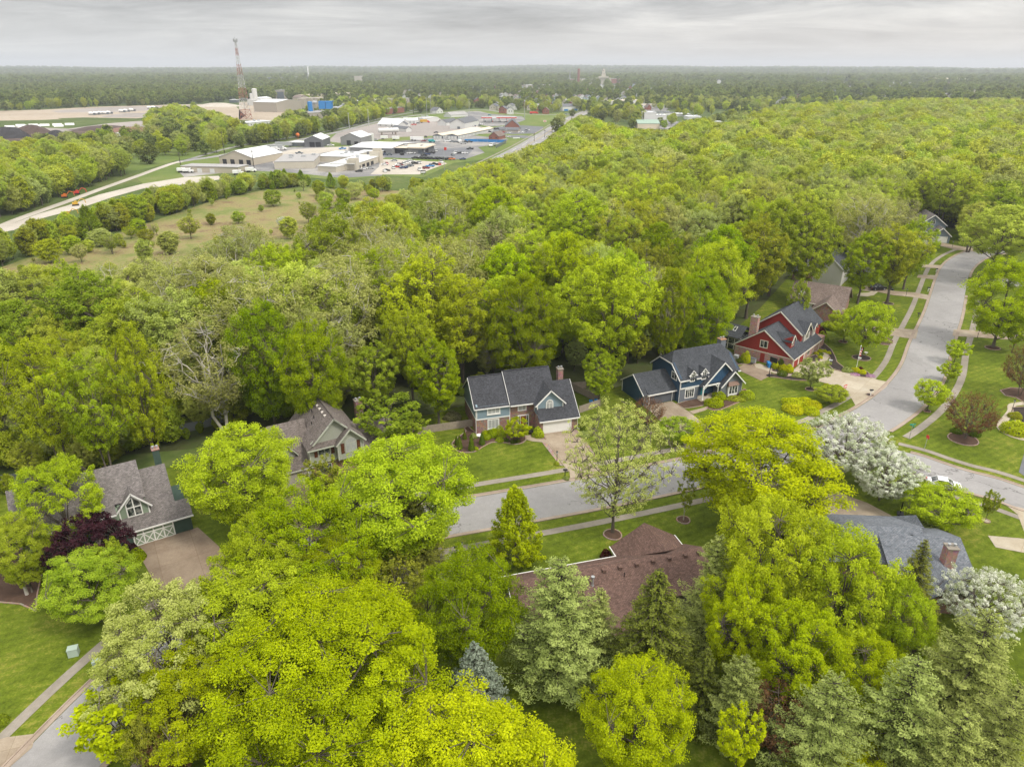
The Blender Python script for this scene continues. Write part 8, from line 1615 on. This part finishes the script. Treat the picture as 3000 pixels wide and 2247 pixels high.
shrub('ball', zC(872, 1385), 1.6, 2.0, 'dark upright bush against the pink brick wall'); shrub('ball', zC(890, 1475), 2.2, 1.2, 'round dark bush beside the curved path of the red house'); shrub('ball', zC(440, 1330), 2.5, .8, 'low dark bush beside the air conditioner'); shrub('soft', zC(1330, 1100), 2.4, 1.4, 'green bush beyond the red house porch', 'mid'); shrub('soft', zC(1320, 1065), 2.0, 1.5, 'pale green bush beyond the red house porch', 'loose'); shrub('soft', zC(1285, 1040), 3.0, 2.4, 'dark red bush at the far corner of the red house', 'red')
for i, (x, y) in enumerate(((1300, 1220), (1392, 1240), (1258, 1245), (1300, 1290), (1345, 1222))): shrub('gold', zC(x, y), 1.2, .6, 'small golden tuft beside the curved front path of the red house', 'gold', 'golden tufts along the curved front path')
shrub('gold', zC(1685, 1430), 1.9, .9, 'bright yellow bush under the flagpole, left one', 'gold'); shrub('gold', zC(1750, 1450), 1.9, .8, 'bright yellow bush under the flagpole, right one', 'gold'); shrub('soft', zC(1590, 1430), 2.4, .8, 'grey-green bush left of the yellow bushes', 'pine'); shrub('fl', zC(1675, 1465), 2.0, .4, 'lilac-pink flower clump left of the yellow bushes', None, cat='flowers'); shrub('fl', zC(1840, 1480), 2.0, .4, 'lilac-pink flower clump at the driveway corner', None, cat='flowers'); shrub('soft', zC(1735, 1420), 1.2, .8, 'red leafed tuft behind the yellow bushes', 'red')
shrub('soft', zC(1060, 1485), 2.6, .8, 'grey-green bush in the black mulch beside the path', 'pine'); shrub('gold', zC(1370, 1590), 1.3, .6, 'golden clump near the red and white yard sign', 'gold'); shrub('soft', zC(1490, 1620), 2.2, .8, 'green clump near the red and white yard sign', 'mid'); shrub('ball', zC(1360, 975), 1.8, 1.7, 'dark round bush against the brick gable, left one'); shrub('ball', zC(1420, 990), 2.2, 1.7, 'dark round bush against the brick gable, right one')
shrub('soft', zK(1130, 1085), 3.2, 1.3, 'grey-green round bush beside the spreading lime tree trunk', 'pine'); shrub('ball', zK(1385, 325), 2.2, .8, 'low green bush in the oval mulch bed', None); shrub('ball', zK(1530, 350), 2.2, 1.0, 'dark bush behind the rusty tree stem'); shrub('gold', zK(1860, 205), 2.4, 1.2, 'rounded green bush inside the curved walk', 'mid'); shrub('gold', zK(1850, 325), 4.2, 2.4, 'large weeping lime bush inside the curved walk', 'loose')
shrub('soft', z6(345, 1108), 1.6, .5, 'pale green clump in the kidney bed, left one', 'tan'); shrub('soft', z6(420, 1115), 1.8, .6, 'pale green clump in the kidney bed, right one', 'tan'); shrub('cone', z6(362, 1090), 1.8, 2.4, 'dark green spike bush in the kidney bed'); shrub('ball', z6(960, 285), 4, 2, 'dark round hedge bush before the blue-grey gabled house')
shrub('soft', zI(1040, 95), 2.2, 1.5, 'green bush left of the brown driveway by the green house', 'bright'); shrub('soft', (1776, 1632), 1.6, 1.1, 'dark red bush beside the hip wing of the ranch house', 'red'); shrub('soft', zI(20, 1320), 1.4, .8, 'low grassy bush at the left edge of the sidewalk', 'mid'); shrub('soft', (392, 1612), 1.3, 1.0, 'dark red bush at the garage corner of the green house', 'purple')
shrub('soft', zA(100, 830), 3.4, 1.2, 'brownish leaf pile beside the wooden fence', 'bud', cat='leaf pile', name='leaf_pile')
# lamps
def lamp(px, label, H_=2.1):
    g = G(*px); s = thing('garden_lamp', label, 'lamp post', (g.x, g.y, .05)); m = MB(); m.lathe(0, 0, [(.06, 0), (.045, H_ - .4)], 6); m.build('post', M_BLACK, s); m = MB(); m.lathe(0, 0, [(.06, H_ - .4), (.13, H_ - .35), (.15, H_ - .08), (.18, H_ - .06), (.03, H_ + .1)], 8); m.build('lantern', M_BLACK, s); m = MB(); m.lathe(0, 0, [(.155, H_ - .32), (.165, H_ - .12)], 8); m.build('glass', M_BLIND, s)
lamp(zA(1220, 1312), 'black garden lamp post on the lawn left of the brick house driveway'); lamp((1354, 1628), 'black garden lamp post on the south lawn left of the pyramid tree'); lamp(z6(562, 742), 'black lamp post where the upper walk meets the sidewalk'); lamp(z6(465, 985), 'pale thin lamp post beside the upper driveway'); lamp(z6(1140, 1082), 'black lamp post under the big spreading maple'); lamp((2963, 1207), 'black lamp post inside the curved walk at the right', 2.4); lamp(z6(937, 345), 'black lamp post at the far bend before the grey gabled house')
# letterboxes
def mailbox(px, label, white=False, rz=0):
    g = G(*px); s = thing('letterbox', label, 'letterbox', (g.x, g.y, .05), rz); pm_ = M_TRIM if white else M_BLACK; m = MB(); m.box(-.06, .06, -.06, .06, 0, 1.05); m.box(-.06, .5, -.05, .05, .8, .88); m.build('post', pm_, s)
    m = MB(); m.box(-.3, .35, -.13, .13, 1.05, 1.2); m.tube([(-.3, 0, 1.2), (.35, 0, 1.2)], .13, 10); m.build('box', M_BLACK, s)
mailbox((1655, 1396), 'black letterbox on the verge left of the brick house drive'); mailbox(z6(275, 1545), 'letterbox with pale post in a small mulch ring by the wide pale driveway', True); mailbox(z6(660, 915), 'black letterbox on the upper left verge by the middle drive'); mailbox(z6(740, 705), 'letterbox with white posts on the upper verge', True); mailbox(z6(806, 550), 'white-posted letterbox on the small verge block', True); mailbox(z6(1055, 368), 'black letterbox at the far bend of the street'); mailbox((1338, 1625), 'dark ground lamp ball beside the south garden lamp')
# bins
def bin_(px, label, mat=None, rz=0, h_=1.05):
    g = G(*px); s = thing('wheeled_bin', label, 'bin', (g.x, g.y, .05), rz); m = MB(); m.rbox(0, 0, .5, .6, .08, h_ - .1, 0, taper=1.15); m.build('bin_body', mat or MW['blue'], s); m = MB(); m.rbox(0, .02, .64, .74, h_ - .1, h_, 0); m.box(-.25, .25, .36, .42, h_ - .15, h_ - .05); m.build('bin_lid', mat or MW['blue'], s)
    for k in (-.22, .22): m = MB(); m.tube([(k - .03, .3, .12), (k + .03, .3, .12)], .12, 8); m.build('wheel', M_BLACK, s)
bin_(zA(1585, 695), 'blue wheeled bin behind the fence, left one', MW['blue']); bin_(zA(1640, 685), 'blue wheeled bin behind the fence, right one', MW['blue']); bin_(zC(735, 1375), 'blue wheeled bin by the pink brick wall, rear one'); bin_(zC(745, 1392), 'blue wheeled bin by the pink brick wall, front one')
def basket(px, label, H_=3.05, rz=0, white=True):
    g = G(*px); s = thing('basketball_hoop', label, 'basketball hoop', (g.x, g.y, .06), rz); m = MB(); m.rbox(0, 0, .8, 1.0, 0, .25); m.build('base', M_BLACK, s); m = MB(); m.tube([(0, .2, .2), (0, .1, 2.4), (0, -.5, H_)], .08, 6); m.build('pole', M_BLACK, s); m = MB(); m.box(-.85, .85, -.62, -.56, H_ - .2, H_ + .85); m.build('backboard', M_BLIND if white else M_BLACK, s); m = MB(); m.tube([(.23 * math.cos(a), -.88 + .23 * math.sin(a), H_) for a in [i * .52 for i in range(13)]], .025, 4); m.build('rim', MW['orange'], s)
basket(zK(930, 990), 'basketball hoop with orange rim beside the beige driveway', rz=-.4); basket(zC(752, 1480), 'black basketball post at the parking pad of the red house', rz=2.2, white=False); basket(z6(450, 690), 'white basketball backboard behind the twin-trunked tree', rz=.8)
# flagpole
g = G(*zC(1690, 1392)); s = thing('flagpole', 'white flagpole with limp red and white flag above yellow bushes', 'flagpole', (g.x, g.y, .05)); FH = zat(g.x, g.y, zC(1740, 1160)[1]); m = MB(); m.lathe(0, 0, [(.06, 0), (.04, FH)], 6); m.lathe(0, 0, [(.1, FH), (.12, FH + .1), (.02, FH + .2)], 6); m.build('pole', M_TRIM, s)
fl = MB()
for i in range(7):
    z1 = FH - .3 - i * .26; fl.poly([(.04, 0, z1), (.04, 0, z1 - .26), (.5 + .05 * math.sin(i), .18, z1 - .42), (.5 + .05 * math.sin(i + 1), .15, z1 - .16)], i % 2)
fl.poly([(.035, -.01, FH - .3), (.035, -.01, FH - .95), (.3, .06, FH - 1.0), (.3, .06, FH - .36)], 2); fl.build('flag', [MW['red'], M_TRIM, MW['navy']], s)
g = G(1241, 506); s = thing('flagpole', 'distant flagpole on the grass by the pale car park', 'flagpole', (g.x + 12, g.y + 8, .05)); m = MB(); m.lathe(0, 0, [(.15, 0), (.08, 14)], 6); m.build('pole', M_STEEL, s); m = MB(); m.box(.1, 1.6, -.05, .05, 12, 13.6); m.build('flag', MW['red'], s)
# street name sign
M_SGREEN = pm('street_sign_green', (.02, .28, .20), rough=.4)
g = G(2663, 1288); s = thing('street_sign', 'green street name sign on a steel post at the junction corner', 'sign', (g.x, g.y, .05), R(10)); m = MB(); m.lathe(0, 0, [(.04, 0), (.04, 3.0)], 6); m.build('post', M_STEEL, s); m = MB(); m.box(-.55, .55, -.015, .015, 2.75, 2.98); m.build('name_plate', M_SGREEN, s); m = MB(); m.box(-.015, .015, -.5, .5, 2.5, 2.73); m.build('name_plate', M_SGREEN, s)
g = G(2707, 1320); s = thing('stop_sign', 'red stop sign seen from the side at the side street', 'sign', (g.x, g.y, .05), R(100)); m = MB(); m.lathe(0, 0, [(.04, 0), (.04, 2.3)], 6); m.build('post', M_STEEL, s); m = MB(); m.solid([(.38 * math.cos(a), -.05, 2.5 + .38 * math.sin(a)) for a in [R(22.5 + 45 * i) for i in range(8)]], (0, .03, 0)); m.build('sign_plate', [MW['red']], s)
g = G(*zC(1565, 1625)); s = thing('yard_sign', 'red and white yard sign beside the pale driveway', 'sign', (g.x, g.y, .05), R(30)); m = MB(); m.box(-.45, .45, -.02, .02, .3, .95); m.build('sign_board', MW['red'], s); m = MB(); m.box(-.38, .38, -.03, -.02, .5, .75); m.build('sign_band', M_TRIM, s); m = MB(); m.box(-.4, -.37, 0, .03, 0, .3); m.build('leg', M_STEEL, s); m = MB(); m.box(.37, .4, 0, .03, 0, .3); m.build('leg', M_STEEL, s)
# boxes and pots
def crate(px, name, label, w_, d_, h_, mat, cat, rz=0, lid=None):
    g = G(*px); s = thing(name, label, cat, (g.x, g.y, .05), rz); m = MB(); m.rbox(0, 0, w_, d_, 0, h_, 0, taper=.97); m.build('casing', mat, s); m = MB(); m.rbox(0, 0, w_ * 1.03, d_ * 1.05, h_, h_ + .08, 0); m.build('lid', lid or mat, s)
crate(zC(560, 1330), 'garden_box', 'grey garden storage box against the pink brick wall', 1.7, .8, .9, MW['silver'], 'storage box', R(-41), MW['slate']); crate(zC(390, 1300), 'air_conditioner', 'grey air conditioner at the back corner of the red house', .9, .9, .9, MW['silver'], 'air conditioner', R(-41)); crate((218, 1918), 'utility_cabinet', 'pale green utility cabinet beside the sidewalk at lower left', 1.0, .8, .9, pm('pale_green_cabinet', (.36, .44, .38)), 'cabinet', R(20)); crate((287, 1950), 'utility_cabinet', 'second pale cabinet partly under the flowering tree', .8, .7, .7, MATS['pale_green_cabinet'], 'cabinet', R(20))
def pot(px, label, mat, r_=.35, h_=.4):
    g = G(*px); m = MB(); m.lathe(0, 0, [(r_ * .5, 0), (r_ * .65, h_ * .2), (r_, h_ * .75), (r_ * 1.1, h_), (r_ * .85, h_), (r_ * .8, h_ * .8)], 12); o = m.build('planter', mat); o.location = (g.x, g.y, .1); tag(o, label, 'planter')
pot(zA(385, 1040), 'round white planter bowl in the mulch bed', M_TRIM, .5, .45); pot(zA(940, 1000), 'dark round planter by the front door of the brick house', M_BLACK, .5, .45); pot(zC(1790, 1245), 'white hanging pot in the round bed', M_TRIM); pot(zC(1722, 1305), 'white pot at the edge of the round bed', M_TRIM); pot(zC(1410, 1325), 'small grey-blue bowl in the black mulch', MW['silver'], .4, .3); pot(zB(1310, 1085), 'dark pot on the porch of the navy house', M_BLACK, .35, .5); pot(z6(385, 1095), 'white birdhouse-like ornament in the kidney bed', M_TRIM, .3, .9)
# steps with black railing near the red house
g = G(*zC(700, 1375)); s = thing('step_railing', 'small black iron railing beside the red side door', 'railing', (g.x, g.y, .05), R(-41)); m = MB(); [m.box(a, a + .04, 0, .04, 0, .95) for a in (0, .3, .6, .9, 1.2)]; m.box(0, 1.24, 0, .04, .95, 1.0); m.build('rail', M_BLACK, s)
# small dead stumps and stones at left
for i, (x, y, h_) in enumerate(((205, 365, 1.8), (1098, 340, 1.2))): g = G(*zI(x, y)); m = MB(); m.lathe(0, 0, [(.22, 0), (.17, h_), (.05, h_ + .05)], 7); o = m.build('tree_stump', M_BARKW if i == 0 else M_BARKD); o.location = (g.x, g.y, 0); tag(o, ('pale broken tree stump in the shade at left', 'dark post-like stump beside the brown driveway')[i], 'stump')
# ================================================================== air
hzb = MB(); hzb.box(-12500, 12500, -300, 17500, -2, 190); ho = hzb.build('haze', [], None); ho['kind'] = 'stuff'; ho['label'] = 'thin pale haze over the far woodland'
hm = bpy.data.materials.new('haze'); hm.use_nodes = True; hm.node_tree.nodes.clear(); _o = hm.node_tree.nodes.new('ShaderNodeOutputMaterial'); _v = hm.node_tree.nodes.new('ShaderNodeVolumePrincipled')
_v.inputs['Color'].default_value = (.88, .93, 1, 1); _v.inputs['Density'].default_value = 1.2e-4; _v.inputs['Anisotropy'].default_value = .2; hm.node_tree.links.new(_v.outputs[0], _o.inputs['Volume'])
ho.data.materials.append(hm)
# things that only look alike get their place in the row as well
from collections import defaultdict
_by = defaultdict(list)
for o in C.objects:
    if o.get('label') and o.get('category') and o.parent is None: _by[o['label']].append(o)
ORD = 'second third fourth fifth sixth seventh eighth ninth tenth eleventh twelfth'.split()
for lab, os_ in _by.items():
    if not 1 < len(os_) <= 12: continue
    os_.sort(key=lambda o: Pj(o.location.x, o.location.y, 0)[0])
    for i, o in enumerate(os_):
        t_ = ', leftmost' if i == 0 else ', rightmost' if i == len(os_) - 1 else ', %s from left' % ORD[i - 1]
        if len((lab + t_).split()) <= 16: o['label'] = lab + t_
        if not o.get('group'): o['group'] = lab + ' group'
woodland()
